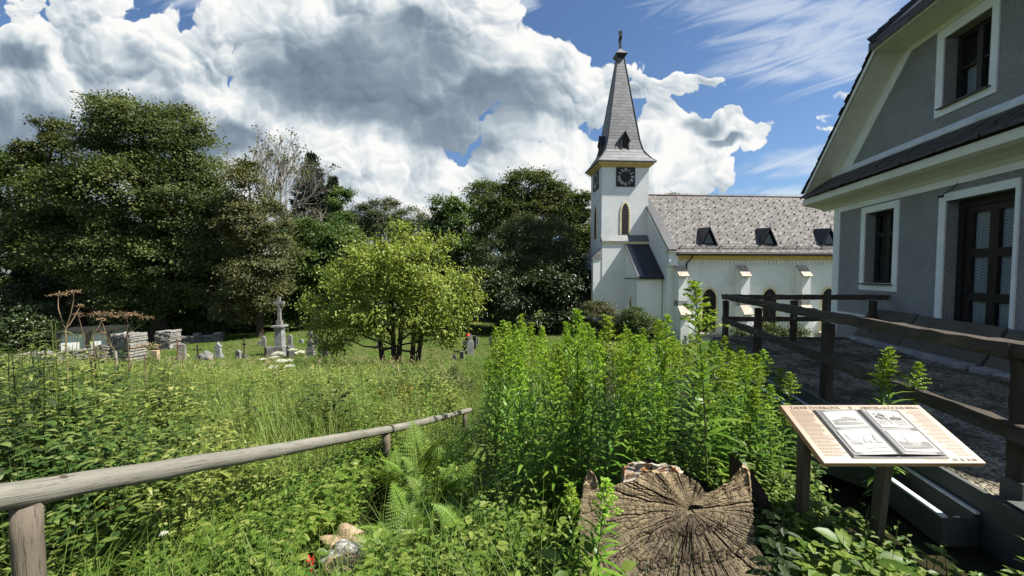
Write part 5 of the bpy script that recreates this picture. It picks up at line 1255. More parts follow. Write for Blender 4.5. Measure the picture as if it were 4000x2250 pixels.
# dry stone walls
M['rubble'] = stonemat('rubble_stone', [(.3,(.085,.083,.070)),(.5,(.20,.19,.17)),(.72,(.33,.315,.29))], 6)  # mottled grey stone shared by all the rubble walls and pillars
def stonewall(name, A, B, hA, hB, thick, label, base=-.3, sz=.30, rough=.05):
    A, B = Vector((*A, 0)), Vector((*B, 0)); d = (B-A); L = d.length; d.normalize(); n = Vector((-d.y, d.x, 0)); b = MB()
    zA = gz(A.x, A.y); r = random.uniform
    def zt(s): return (gz(A.x,A.y)+hA)*(1-s/L)+(gz(B.x,B.y)+hB)*s/L+.05*math.sin(s*2.3)+.03*math.sin(s*5.9)
    z = min(gz(A.x,A.y), gz(B.x,B.y))+base
    while z < max(zt(0), zt(L))+.05:
        h = r(.09,.20); s = -r(0,sz)
        while s < L:
            w = r(.35,1.7)*sz; e = min(s+w, L+r(-.04,.04)); s0 = max(s, r(-.04,.04)); hh = h*r(.75,1.15)
            if z < zt((s0+e)/2)-.05 and e-s0 > .06:
                f0, f1 = -thick/2+r(-rough,rough), thick/2+r(-rough,rough); c = Vector(((s0+e)/2, 0, z+hh/2)); b0 = len(b.v)
                lo = [(s0+r(0,.03),f0+r(-.02,.02)),(e-r(0,.03),f0+r(-.02,.02)),(e-r(0,.03),f1),(s0+r(0,.03),f1)]; hi = [(s0+r(0,.05),f0+r(-.01,.03)),(e-r(0,.05),f0+r(-.01,.03)),(e-r(0,.05),f1),(s0+r(0,.05),f1)]
                b.hexa([A+d*p+n*q+Vector((0,0,z+r(-.01,.02))) for p, q in lo], [A+d*p+n*q+Vector((0,0,z+hh-.01+r(-.03,.015))) for p, q in hi])
            s += w
        z += h
    o = b.build(name, M['rubble'], None, (-A.x,-A.y,-zA), bevel=.03); o.location = (A.x,A.y,zA); tag(o, label, 'stone wall'); return o
Yw = 20.0
stonewall('dry_stone_wall', (gx(40,20.5),20.5), (gx(456,22.5),22.5), .85, 1.0, .55, 'long low dry stone wall running up to a pillar at the graveyard edge')
stonewall('stone_pillar', (gx(458,22.6),22.6), (gx(532,22.2),22.2), 1.62, 1.58, .9, 'squat sunlit rubble stone pillar ending the low dry stone wall')
stonewall('stone_pillar', (gx(618,27),27), (gx(680,27),27), 1.2, 1.2, .9, 'shaded stone pillar beside the big tree trunk')
stonewall('dry_stone_wall', (gx(684,29),29), (gx(868,30),30), .55, .75, .6, 'low dry stone wall lit by the sun behind the ornate gravestone')
# white shed beyond the wall
x0, x1, Y = gx(246,27), gx(404,27), 27.0; g = gz(x0, Y)
SH = empty('white_shed', ((x0+x1)/2, Y, g), .45, 'low white walled shed under a dark lean-to roof behind the stone wall', 'shed')
hw = (x1-x0)/2
b = MB(); b.box(-hw,hw,0,2.2,-.3,1.55); b.build('wall', M['white'], SH)
b = MB(); b.hexa([(-hw-.25,-.3,1.55),(hw+.25,-.3,1.55),(hw+.25,2.5,1.62),(-hw-.25,2.5,1.62)], [(-hw-.25,-.3,1.62),(hw+.25,-.3,1.62),(hw+.25,2.5,1.70),(-hw-.25,2.5,1.70)]); b.build('roof', simple('dark_shed_roof', (.010,.010,.008), .95, .4, 3), SH)  # roof in one very dark, slightly mottled tone
for sx in (-hw+.1, .2, hw-.1):
    b = MB(); b.beam((sx,-.2,-.3),(sx,-.2,1.56), .2, .2, 4, .006, up=(0,1,0)); b.build('post', M['darkwood'], SH)
# ------------------------------------------------------------------ ground sheet
def groundmat():
    m, t, b = mat('meadow_soil'); P = t.coord()
    n = t.noise(P, 1.2, 8, .65); g = t.noise(P, 14, 6, .7)
    sp = t.new('ShaderNodeSeparateXYZ'); t.put(sp.inputs[0], P)
    soil = t.ramp(n, [(.3, (.018,.016,.010)), (.6, (.035,.032,.016)), (.8, (.030,.040,.014))])
    lawn = t.mix(t.sstep(t.noise(P, .35, 5, .7), .42, .62), t.ramp(g, [(.3, (.045,.075,.016)), (.7, (.080,.120,.028))]), (.10,.105,.04))
    t.put(b.inputs['Base Color'], t.mix(t.sstep(sp.outputs[1], 16.5, 19), soil, lawn)); b.inputs['Roughness'].default_value = 1; b.inputs['Specular IOR Level'].default_value = .05
    t.put(b.inputs['Normal'], t.bump(g, .8, .05)); return m
xs = np.concatenate((np.linspace(-700,-45,14), np.linspace(-42,-9,34), np.linspace(-8,8,65), np.linspace(9,42,34), np.linspace(45,700,14)))
ys = np.concatenate((np.linspace(-60,-4,12), np.linspace(-3,20,93), np.linspace(20.5,60,50), np.linspace(65,900,20)))
GX, GY = np.meshgrid(xs, ys, indexing='ij'); nx, ny = len(xs), len(ys)
V = np.stack((GX, GY, ground(GX, GY)), -1).reshape(-1,3)
i, j = np.meshgrid(np.arange(nx-1), np.arange(ny-1), indexing='ij'); q = i*ny+j
F = np.stack((q, q+ny, q+ny+1, q+1), -1).reshape(-1)
o = link('ground', np_mesh('ground', V, F, np.arange(len(F)//4)*4, groundmat(), smooth=True)); kind(o, 'structure')

# ------------------------------------------------------------------ plant building
def nz(v): return v/np.maximum(np.linalg.norm(v, axis=-1, keepdims=True), 1e-9)
TPL = {
 'diamond': (np.array([(0,0,0),(.42,-.5,.07),(1,0,-.04),(.42,.5,.07)]), [(0,1,2,3)]),
 'lance': (np.array([(0,0,0),(.22,-.46,.07),(.22,.46,.07),(.58,-.44,.05),(.58,.44,.05),(1,0,-.16)]), [(0,1,2),(1,3,4,2),(3,5,4)]),
 'ovate': (np.array([(0,0,0),(.16,-.38,.07),(.16,.38,.07),(.45,-.5,.06),(.45,.5,.06),(.78,-.27,-.01),(.78,.27,-.01),(1,0,-.12),(.16,0,.0),(.45,0,-.02),(.78,0,-.06)]),
           [(0,1,8),(0,8,2),(1,3,9,8),(8,9,4,2),(3,5,10,9),(9,10,6,4),(5,7,10),(10,7,6)]),
}
class VB:
    def __init__(s): s.V = []; s.L = []; s.S = []; s.R = []; s.n = 0
    def raw(s, V, loops, sizes, rnd):
        s.V.append(np.asarray(V, np.float32).reshape(-1,3)); s.L.append(np.asarray(loops, np.int64).ravel()+s.n); s.S.append(np.asarray(sizes, np.int32)); s.R.append(np.asarray(rnd, np.float32)); s.n += len(s.V[-1])
    def leaves(s, pos, d, up, L, Wd, tpl='diamond', rnd=None):
        pos = np.asarray(pos, float); N = len(pos)
        if N == 0: return
        tv, tf = TPL[tpl]; d = nz(np.asarray(d, float)); b = nz(np.cross(np.asarray(up, float)+np.zeros((N,3)), d)+1e-6); n = np.cross(d, b)
        L = np.broadcast_to(np.asarray(L, float), (N,)); Wd = np.broadcast_to(np.asarray(Wd, float), (N,))
        V = pos[:,None]+tv[None,:,0:1]*(L[:,None,None]*d[:,None])+tv[None,:,1:2]*(Wd[:,None,None]*b[:,None])+tv[None,:,2:3]*(L[:,None,None]*n[:,None])
        fl = np.array([i for f in tf for i in f]); sz = np.array([len(f) for f in tf])
        lo = fl[None]+np.arange(N)[:,None]*len(tv)
        r = rng.random(N) if rnd is None else np.broadcast_to(rnd, (N,))
        s.raw(V, lo, np.tile(sz, N), np.repeat(r, len(tf)))
    def stem(s, pts, rad, n=3, rnd=.5):
        pts = np.asarray(pts, float); k = len(pts); rad = np.broadcast_to(np.asarray(rad, float), (k,))
        d = nz(np.gradient(pts, axis=0)); ref = np.array((.31,.95,.07)) if abs(d[0,1]) < .9 else np.array((1.,.1,.1))
        u = nz(np.cross(d, ref)); w = np.cross(d, u); a = np.arange(n)*2*np.pi/n
        V = pts[:,None]+rad[:,None,None]*(np.cos(a)[None,:,None]*u[:,None]+np.sin(a)[None,:,None]*w[:,None])
        i, j = np.meshgrid(np.arange(k-1), np.arange(n), indexing='ij'); j2 = (j+1)%n
        lo = np.stack((i*n+j, i*n+j2, (i+1)*n+j2, (i+1)*n+j), -1)
        s.raw(V, lo, np.full((k-1)*n, 4), np.full((k-1)*n, rnd))
    def arr(s):
        return np.concatenate(s.V), np.concatenate(s.L), np.concatenate(s.S), np.concatenate(s.R)
    def inst(s, tp, pos, rz, sc, tilt=None, jit=.25):
        """copies of a template merged into this mesh"""
        V, L, Z, Rn = tp; N = len(pos)
        if N == 0: return
        c, sn = np.cos(rz), np.sin(rz); sc = np.asarray(sc, float)
        if sc.ndim == 1: sc = np.stack((sc,sc,sc), -1)
        W = V[None]*sc[:,None]
        X = W[...,0]*c[:,None]-W[...,1]*sn[:,None]; Y = W[...,0]*sn[:,None]+W[...,1]*c[:,None]; Zc = W[...,2]
        if tilt is not None: X = X+Zc*tilt[:,0:1]; Y = Y+Zc*tilt[:,1:2]
        out = np.stack((X,Y,Zc), -1)+np.asarray(pos)[:,None]
        lo = L[None]+np.arange(N)[:,None]*len(V)
        s.raw(out, lo, np.tile(Z, N), np.clip(Rn[None]+rng.uniform(-jit,jit,(N,1)), 0, 1).ravel())
    def mesh(s, name, m, smooth=False):
        V, L, Z, Rn = s.arr(); st = np.concatenate(([0], np.cumsum(Z)[:-1]))
        return np_mesh(name, V, L, st, m, rnd=Rn, smooth=smooth)
def rdir(n, up=0.0):
    v = rng.normal(size=(n,3)); v = nz(v); v[:,2] += up; return nz(v)
def bark(name, c): return simple(name, c, .95, .45, 6, .7, 26, .03, stretch=(2.5,2.5,.5))
M['bark'] = bark('dark_bark', (.055,.043,.033)); M['barkgrey'] = bark('grey_bark', (.165,.145,.125)); M['barkbush'] = bark('bush_bark', (.045,.035,.028))
LM = {
 'linden': leafmat('linden_leaves', [(.032,.052,.016),(.068,.092,.028),(.112,.135,.044),(.165,.180,.070)], .28, .55, .2),
 'browning': leafmat('browning_leaves', [(.042,.056,.018),(.082,.096,.030),(.130,.130,.048),(.165,.145,.070)], .28, .5),
 'green': leafmat('maple_leaves', [(.026,.052,.012),(.052,.092,.020),(.095,.140,.032),(.150,.190,.060)], .3, .45),
 'dark': leafmat('dark_glossy_leaves', [(.018,.032,.011),(.036,.056,.018),(.065,.090,.032),(.120,.145,.065)], .22, .36, .45),
 'greyw': leafmat('grey_green_willow_leaves', [(.058,.078,.031),(.085,.104,.044),(.114,.127,.060)], .28, .5),
 'pale': leafmat('pale_green_leaves', [(.065,.104,.029),(.098,.143,.042),(.137,.182,.057)], .32, .5),
 'yellow': leafmat('yellow_green_leaves', [(.100,.150,.022),(.195,.250,.040),(.300,.340,.070),(.420,.420,.140)], .38, .5),
 'spruce': leafmat('spruce_needles', [(.012,.022,.011),(.020,.034,.016),(.030,.046,.022)], .08, .6),
 'gold': leafmat('goldenrod_leaves', [(.060,.140,.012),(.120,.230,.022),(.200,.315,.042)], .40, .42, .4, objvar=.22),
 'goldtop': leafmat('goldenrod_tops', [(.170,.290,.024),(.280,.420,.042),(.400,.500,.080)], .35, .55),
 'stem': leafmat('green_stem', [(.075,.120,.030),(.100,.140,.045)], .05, .5),
 'nettle': leafmat('nettle_leaves', [(.018,.032,.009),(.030,.050,.013),(.050,.075,.020)], .32, .5),
 'herb': leafmat('herb_leaves', [(.045,.095,.012),(.095,.170,.022),(.165,.245,.038),(.240,.290,.070)], .40, .45),
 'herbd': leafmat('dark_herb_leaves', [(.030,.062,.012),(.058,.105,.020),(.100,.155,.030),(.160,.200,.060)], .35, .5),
 'herby': leafmat('olive_herb_leaves', [(.075,.115,.020),(.145,.200,.034),(.235,.295,.060),(.350,.370,.125)], .36, .5),
 'grass': leafmat('meadow_grass_blades', [(.095,.165,.026),(.165,.250,.045),(.260,.335,.085),(.390,.400,.170)], .35, .5),
 'dry': leafmat('dry_grass_stalks', [(.25,.205,.10),(.34,.28,.15),(.42,.36,.21)], .25, .6),
 'lawn': leafmat('lawn_blades', [(.077,.132,.018),(.110,.176,.024),(.154,.209,.040)], .35, .5),
 'fern': leafmat('fern_fronds', [(.100,.190,.022),(.165,.270,.036),(.240,.330,.062)], .42, .45),
 'bramble': leafmat('bramble_leaves', [(.084,.114,.024),(.180,.180,.036),(.360,.252,.048),(.204,.090,.036)], .35, .5),
 'white': leafmat('white_umbels', [(.55,.56,.46),(.66,.67,.58),(.72,.72,.66)], .25, .7),
 'brownhead': leafmat('dry_brown_umbels', [(.16,.095,.05),(.30,.19,.10),(.45,.31,.18)], .15, .8),
 'brownstem': leafmat('dry_brown_stem', [(.11,.075,.042),(.19,.135,.08)], .0, .8),
}
def PX(px, py, Y):
    a = (px-2000)/1500; b = (1125-py)/1500; k = Y/(_cp+b*_sp); return a*k, 1.6+(b*_cp-_sp)*k
def curve(p0, p1, k=5, sag=0.0, wob=.0):
    s = np.linspace(0, 1, k)[:,None]; p = np.asarray(p0)*(1-s)+np.asarray(p1)*s
    p[:,2] += sag*4*(s*(1-s))[:,0]
    if wob: p[1:-1] += rng.normal(scale=wob, size=(k-2,3))
    return p
def tree(name, px, Y, label, lobes, lm, nclump, per, L, Wd, clump=.75, tr=.3, cat='tree', group=None, bm='bark', droop=.25, limbs=10, dz=1.0, tpl='diamond', shell=.5, flat=.5, stems=None, basepx=None, twig=.03):
    """lobes: (px, py, half width, half height [, dY]) as seen from the slope, turned into ellipsoids of real size at distance Y"""
    bx = gx(basepx if basepx is not None else px, Y); g = gz(bx, Y); base = np.array((bx, Y, g)); k = Y/1500.
    root = empty(name, tuple(base), 0, label, cat, group)
    E = []
    for lb in lobes:
        x, z = PX(lb[0], lb[1], Y); rx, rz = lb[2]*k, lb[3]*k; dy = lb[4] if len(lb) > 4 else 0
        E.append((np.array((x-bx, dy, z-g)), np.array((rx, (rx+rz)*.5*dz, rz))))
    wgt = np.array([(r[0]*r[2])**1.0 for c, r in E]); wgt = wgt/wgt.sum()
    vb = VB(); wood = VB(); tg = []
    for (c, r), w in zip(E, wgt):
        n = max(3, int(nclump*w)); u = rdir(n, .15)
        u[:,1] = np.where((u[:,1] > .35) & (rng.random(n) < .55), -u[:,1], u[:,1])      # most clumps face the open side
        rad = shell+(1-shell)*np.sqrt(rng.random(n)); cc = c+u*r*rad[:,None]
        ok = cc[:,2] > .15; cc = cc[ok]; u = u[ok]
        m = rng.poisson(per*DEN*(.30+1.4*rng.random(len(cc)))); idx = np.repeat(np.arange(len(cc)), m); N = len(idx)
        cr = clump*(.6+.8*rng.random(len(cc)))
        pos = cc[idx]+rng.normal(size=(N,3))*cr[idx][:,None]*np.array((.46,.46,.46*flat))
        d = u[idx]*.7+rng.normal(size=(N,3))*.75; d[:,2] -= droop
        up = np.array((0,0,1.))+u[idx]*.6+rng.normal(size=(N,3))*.42
        sc = (.65+.7*rng.random(N))*LSC
        vb.leaves(pos, d, up, L*sc, Wd*sc, tpl, np.clip(rng.normal(.45,.08,N)+rng.normal(0,.17,len(cc))[idx], 0, 1))
        sel = rng.permutation(len(cc))[:max(2, int(limbs*w*3))]; tg.append((c, r, cc[sel]))
    top = max(c[2] for c, r in E)
    st_ = stems or [(0, 0, 0, 0)]
    for (ox, oy, lx, ly) in st_:
        H = top*.8; tp = np.array([(ox+lx*s*H+.05*math.sin(s*5+ox*3)*tr*4, oy+ly*s*H, s*H-.25*(1-s)) for s in np.linspace(0,1,9)])
        wood.stem(tp, tr*np.linspace(1.25,.30,9)*np.array([1.25]+[1]*8), 8)
    for li, (c, r, pts) in enumerate(tg):
        ox, oy, lx, ly = st_[li % len(st_)]; H = top*.8
        zs = min(max(c[2]*.55, .12*top), H*.85); p0 = np.array((ox+lx*zs, oy+ly*zs, zs))
        wood.stem(curve(p0, c, 6, r[2]*.12, .05*np.linalg.norm(c-p0)**.5), tr*np.linspace(.5,.22,6), 6)
        for q in pts: wood.stem(curve(c+(q-c)*.05, q, 4, .1*r[2], .05), np.linspace(tr*.2, twig, 4), 4)
    link('trunk', wood.mesh('trunk', M[bm], smooth=True), root); link('crown', vb.mesh('crown', LM[lm]), root)
    return root
DEN, LSC = 3.6, .52
FAR = 'trees behind the graveyard'
tree('linden_tree', 620, 33, 'huge broad olive green linden tree with a thick trunk, tallest of the trees', [(540,500,170,112),(690,535,110,112),(790,610,75,130),(445,600,85,105),(560,770,250,160),(335,800,170,140),(760,810,150,180),(215,930,150,120),(440,990,230,130),(700,1030,210,140),(860,910,110,150),(600,1150,180,100),(860,1130,110,110)],
     'linden', 760, 74, .34, .24, clump=1.05, tr=.62, limbs=26, shell=.52, droop=.3)
tree('tree', 330, 35.5, 'thin sparse tree leaning out at the left of the huge linden with sky showing through', [(205,505,52,44),(135,590,58,38),(240,580,60,42),(165,632,70,22),(105,640,36,20)], 'linden', 75, 34, .36, .26, clump=.75, tr=.30, limbs=16, shell=.25, stems=[(0,0,-.24,0)], group=FAR)
tree('tree', 1010, 31, 'brown tinged conical tree with dead twigs right of the huge linden', [(975,740,75,110),(1000,880,125,110),(1060,980,100,110),(1000,1090,110,110),(1060,1150,75,75),(940,1190,90,70)], 'browning', 270, 66, .30, .18, clump=.8, tr=.22, limbs=18, group=FAR, droop=.6)
tree('tree', 60, 38, 'bright leafy maple at the left edge behind the linden', [(40,670,130,80),(110,800,150,130),(-40,770,170,180),(60,950,200,130),(150,1090,150,110),(-40,1150,220,110)], 'green', 300, 66, .40, .30, clump=1.0, tr=.35, group=FAR)
for (px, Y, lab, lb, n) in ((-330,40,'dark maple beyond the left edge of the view',[(-350,760,260,200),(-330,1000,300,200)],120),
      (400,40,'shadowy maple deep behind the linden trunk',[(380,960,260,150),(420,1140,300,130),(200,1190,200,110)],210),
      (760,39,'shadowy maple behind the right side of the linden',[(760,980,240,150),(780,1150,260,130),(930,1000,120,150)],230)):
    tree('tree', px, Y, lab, lb, 'dark', n, 64, .42, .30, clump=1.1, tr=.28, group=FAR, limbs=5)
SHR = 'shrubs along the back of the graveyard'
for (px, Y, lab, lb, lm, n) in ((700,35,'low leafy shrub lit by the sun behind the dry stone wall',[(690,1240,110,70),(760,1265,90,50),(620,1280,80,40)],'green',80),
      (1170,36,'leafy dark shrub right behind the tall stone cross',[(1130,1180,90,110),(1200,1230,110,90),(1110,1270,70,60)],'green',110),
      (900,36,'dark shrub left of the tall stone cross at the lawn edge',[(890,1230,120,90),(970,1250,80,70),(1030,1200,70,110)],'dark',120),
      (1350,37,'dark shrub behind the yellow green tree',[(1350,1200,160,130),(1500,1240,140,90),(1700,1230,150,110)],'dark',150),
      (60,30,'dark shrub at the left edge beyond the dry stone wall',[(40,1250,170,90),(160,1290,120,60),(-100,1230,140,100)],'dark',130)):
    tree('shrub', px, Y, lab, lb, lm, n, 58, .30, .22, clump=.8, tr=.08, cat='shrub', group=SHR, limbs=4, shell=.4)
tree('tree', 1240, 36, 'mid green maple below the grey bare branches', [(1200,930,100,70),(1310,960,100,80),(1240,1030,140,100),(1330,1080,110,100),(1180,1110,110,90)], 'green', 230, 62, .36, .28, clump=.9, tr=.2, group=FAR)
tree('tree', 1330, 46, 'slim light green birch beside the smaller spruce', [(1335,790,40,60),(1320,880,70,70),(1350,960,70,70)], 'green', 80, 60, .40, .26, clump=.8, tr=.14, group=FAR, bm='barkgrey')
tree('tree', 1480, 50, 'wide rounded grey green willow behind the yellow green tree', [(1430,850,80,50),(1500,840,80,60),(1590,870,80,60),(1400,930,90,80),(1500,950,150,100),(1620,950,100,90)], 'greyw', 250, 62, .42, .22, clump=1.0, tr=.25, group=FAR)
tree('tree', 1770, 41, 'bright green pointed maple left of the round topped tree', [(1755,815,60,50),(1790,870,80,70),(1720,900,70,60),(1760,990,120,90),(1830,1020,90,100),(1790,1120,110,90)], 'green', 230, 62, .40, .30, clump=.9, tr=.2, group=FAR)
tree('tree', 1900, 47, 'loose pale poplar between the maple and the round topped tree', [(1860,750,40,40),(1910,760,50,50),(1890,830,70,60),(1860,890,50,50)], 'pale', 85, 46, .42, .32, clump=.9, tr=.18, group=FAR, shell=.2)
tree('tree', 2070, 42, 'big round topped dark green maple left of the church tower', [(2060,740,100,75),(1970,790,80,70),(2150,800,90,85),(2060,860,170,90),(2210,870,70,80),(1950,900,80,80)], 'linden', 300, 66, .40, .30, clump=1.0, tr=.35, limbs=16, group=FAR)
tree('tree', 2270, 39, 'leafy tree touching the left side of the church tower', [(2270,790,38,38),(2255,880,70,70),(2280,980,70,90),(2250,1090,70,80)], 'green', 150, 60, .36, .26, clump=.8, tr=.18, group=FAR, shell=.35)
tree('willow_bush', 2060, 34, 'grey green bushy willow in front of the round topped tree', [(2050,930,110,80),(2150,930,90,80),(1960,1010,110,90),(2090,1030,140,100),(2200,1020,80,90)], 'greyw', 270, 66, .34, .12, clump=.85, tr=.14, limbs=14, cat='tree', bm='barkgrey')
tree('hazel_bush', 2060, 31.5, 'large dark glossy bush over deep shade left of the church', [(1880,1120,110,80),(2010,1140,130,90),(2150,1110,110,100),(2230,1110,70,110),(1860,1210,80,60),(2060,1230,160,60),(2210,1220,90,80)], 'dark', 320, 62, .30, .24, clump=.75, tr=.12, limbs=12, cat='tree', droop=.4)
tree('dogwood_tree', 1535, 17.7, 'round yellow green many stemmed small tree in the middle of the meadow', [(1490,1075,170,120),(1620,1055,150,130),(1375,1170,130,110),(1700,1140,140,120),(1285,1255,90,70),(1545,1215,230,105),(1750,1250,95,85),(1625,950,85,45),(1470,985,95,45),(1330,1080,70,50),(1240,1200,50,30),(1400,1295,110,45),(1680,1275,90,45),(1300,1330,80,40),(1760,1320,70,35),(1760,955,40,30),(1390,1010,50,35),(1840,1090,30,40),(1560,900,40,30),(1690,985,60,40),(1215,1170,30,20),(1830,1180,50,40),(1400,1050,50,40)],
     'yellow', 760, 10.5, .31, .11, clump=.46, tr=.11, limbs=60, cat='tree', bm='barkbush', droop=.1, flat=.8, stems=[(0,0,-.03,0),(.12,.1,.08,.02),(.75,.1,.10,.0),(1.05,-.1,.16,0),(-.5,.2,-.16,.05)], twig=.012, shell=.22, tpl='lance')
CHS = 'round shrubs in front of the church'
tree('shrub', 2330, 21.5, 'round brownish green shrub before the tower foot', [(2330,1235,75,55),(2370,1290,60,50),(2300,1290,50,40),(2350,1200,30,20)], 'browning', 110, 70, .15, .085, clump=.35, tr=.05, cat='shrub', group=CHS, limbs=8, twig=.012)
tree('shrub', 2480, 21.0, 'dark green shrub with yellow tips before the stair annex', [(2470,1235,50,38),(2500,1275,85,50),(2540,1300,60,40),(2440,1290,40,35)], 'green', 120, 70, .15, .085, clump=.35, tr=.05, cat='shrub', group=CHS, limbs=8, twig=.012)
tree('shrub', 3000, 10.5, 'low glossy shrub behind the far rail of the terrace fence', [(2920,1310,45,30),(2985,1300,50,40),(3060,1318,60,32),(3110,1300,35,28),(2890,1300,25,25)], 'green', 64, 46, .085, .05, clump=.2, tr=.025, cat='shrub', limbs=8, twig=.006)
tree('tree', 2640, 48, 'treetop just showing above the ridge of the church roof', [(2620,768,22,14),(2655,774,22,10),(2640,800,40,20),(2640,900,90,90)], 'green', 60, 40, .38, .28, clump=.6, tr=.15, shell=.2)

# bare and half dead trees
def bare(name, label, px, Y, top, spread, n0, seed, leafy=0, lean=0.0, gnarl=.12, group=FAR, trunks=1, start=.45):
    r = np.random.default_rng(seed); bx = gx(px, Y); g = gz(bx, Y); H = PX(px, top, Y)[1]-g
    wood = VB(); vb = VB(); tips = []
    def grow(p, d, L, rad, lev):
        k = 5; pts = [p]; dd = d.copy()
        for s in range(k-1):
            dd = nz(dd+r.normal(scale=gnarl, size=3)+np.array((0,0,.05))); pts.append(pts[-1]+dd*L/(k-1))
        wood.stem(np.array(pts), np.linspace(rad, rad*.62, k), 5 if lev < 2 else 3)
        if lev >= n0: tips.append((pts[-1], dd)); return
        nb = r.integers(2, 5) if lev else 5
        for q in range(nb):
            s = r.integers(2, k) if q else k-1
            nd = nz(dd*(1.0 if q == 0 else .72)+nz(r.normal(size=3)*np.array((1,1,.5)))*spread*(.5 if q == 0 else 1)); grow(pts[s], nd, L*r.uniform(.62,.85), rad*(.72 if q == 0 else .58), lev+1)
    for t_ in range(trunks):
        x0 = (t_-(trunks-1)/2)*.9; p = np.array((x0, 0, 0.)); e = np.array((x0*2.2+lean*H, 0, H*start))
        wood.stem(curve(p-np.array((0,0,.3)), e, 6, 0, .1), np.linspace(.24,.15,6), 7); grow(e, nz(np.array((x0*.18+lean, 0, 1.))), H*(1-start)*.36, .15, 0)
    root = empty(name, (bx, Y, g), 0, label, 'tree', group); link('trunk', wood.mesh('trunk', M['barkgrey']), root)
    if leafy:
        P = np.array([t[0] for t in tips]); sel = r.random(len(P)) < leafy; P = P[sel]; idx = np.repeat(np.arange(len(P)), 7); N = len(idx)
        vb.leaves(P[idx]+r.normal(scale=.22, size=(N,3)), r.normal(size=(N,3)), rdir(N,.6), .26, .18); link('crown', vb.mesh('crown', LM['linden']), root)
bare('bare_tree', 'tall fan shaped nearly leafless tree against the clouds', 1075, 40, 560, .42, 5, 21, .16, trunks=2, start=.42, lean=-.02)
bare('bare_tree', 'grey dead tree with spreading twigs in front of the spruces', 1225, 41, 760, .95, 5, 8, .10, gnarl=.2, start=.35)
def spruce(px, Y, top, halfw, label, seed):
    r = np.random.default_rng(seed); bx = gx(px, Y); g = gz(bx, Y); H = PX(px, top, Y)[1]-g; vb = VB(); wood = VB(); hw = halfw*Y/1500
    wood.stem(np.array([(0,0,-.2),(0,0,H*.5),(0,0,H)]), [.3,.16,.02], 6)
    z = H-.15; zb = H*.25
    while z > zb:
        f = (H-z)/(H*.75); R_ = .12+hw*2.6*f**.85
        for a in r.uniform(0, 6.28, 8):
            k = max(4, int(R_/.17)); s = np.linspace(.1, 1, k); Rr = R_*r.uniform(.75,1.1); d = np.array((math.cos(a), math.sin(a), 0))
            P = np.array((0,0,z))+d*(s*Rr)[:,None]; P[:,2] += -.28*Rr*s+.22*Rr*s**3
            idx = np.repeat(np.arange(k), 6); N = len(idx); dd = d+r.normal(scale=.75, size=(N,3)); dd[:,2] -= .30
            vb.leaves(P[idx]+r.normal(scale=.06, size=(N,3)), dd, rdir(N,.8), .46, .13)
        z -= .30+.22*f
    root = empty('spruce_tree', (bx, Y, g), 0, label, 'tree', 'spruces behind the bare tree'); link('trunk', wood.mesh('trunk', M['bark']), root); link('crown', vb.mesh('crown', LM['spruce']), root)
spruce(1225, 45, 598, 62, 'taller dark spruce rising behind the bare trees', 3); spruce(1308, 47, 690, 42, 'smaller slim spruce right of the taller spruce', 4)
# far-off wood closing the gaps behind the trees
vb = VB(); N = 26000; X = rng.uniform(-75, 30, N); Y = rng.uniform(50, 58, N); top = 3.2+1.6*np.sin(X*.21)+1.2*np.sin(X*.53+1)
Z = ground(X, Y)+(top+4)*rng.random(N)**.7
vb.leaves(np.stack((X,Y,Z),-1), rdir(N), np.array((0,-.5,1.))+rng.normal(size=(N,3))*.5, .75, .55)
o = link('distant_wood', vb.mesh('distant_wood', LM['dark'])); kind(o, 'stuff', 'dark mass of woodland far behind the graveyard trees')
# ------------------------------------------------------------------ low vegetation
def rail_x(Y): return np.interp(Y, [.6,4.6,7.2,30], [-2.07,-1.475,-.8,5])
def terr_x(Y): return 2.96+.225*(Y-2.26)-.40
def tpl_of(fn):
    v = VB(); fn(v); return v.arr()
def herb_tpl(H, nl, L, Wd, tpl, droop=.1, pairs=True, el=.35):
    def f(v):
        v.stem(np.array([(0,0,0),(.02*H,.01,H*.5),(.03*H,.02,H)]), [.0035,.003,.0015], 3, rnd=.2)
        for i in range(nl):
            z = H*(.12+.88*(i+.5)/nl); a0 = i*(1.571+.2) if pairs else i*2.4; s = 1.15-.75*(i/nl)**2
            for a in ((a0, a0+math.pi) if pairs else (a0,)):
                d = np.array((math.cos(a), math.sin(a), el+rng.uniform(-.3,.3)-droop)); p = np.array((.03*z, .015, z))+d*.02
                v.leaves([p], [d], [(0,0,1)], L*s*rng.uniform(.8,1.2), Wd*s, tpl)
    return f
def rosette_tpl(n, H, L, Wd, tpl='ovate'):
    """long-stalked three-part leaves spreading flat (ground elder)"""
    def f(v):
        for i in range(n):
            a = i*2.4+rng.uniform(-.3,.3); h = H*rng.uniform(.6,1.1); r = H*rng.uniform(.15,.55); e = np.array((math.cos(a)*r, math.sin(a)*r, h))
            v.stem(np.array([(0,0,0),e*np.array((.5,.5,.6)),e]), .002, 3, rnd=.2)
            for da in (-1.0, 0, 1.0):
                d = np.array((math.cos(a+da), math.sin(a+da), rng.uniform(-.25,.2))); v.leaves([e+d*.008], [d], [(rng.uniform(-.3,.3),rng.uniform(-.3,.3),1)], L*rng.uniform(.75,1.15), Wd, tpl)
    return f
HT = {k: [tpl_of(f()) for _ in range(3)] for k, f in {
    'near': lambda: rosette_tpl(9, .34, .058, .036), 'nearn': lambda: herb_tpl(.46, 9, .060, .030, 'ovate', .25),
    'mid': lambda: herb_tpl(.95, 11, .115, .058, 'lance', .3), 'midb': lambda: herb_tpl(.85, 20, .080, .050, 'lance', .15, False), 'thin': lambda: herb_tpl(1.15, 13, .105, .030, 'lance', .35),
    'far': lambda: herb_tpl(.95, 10, .16, .085, 'diamond', .2)}.items()}
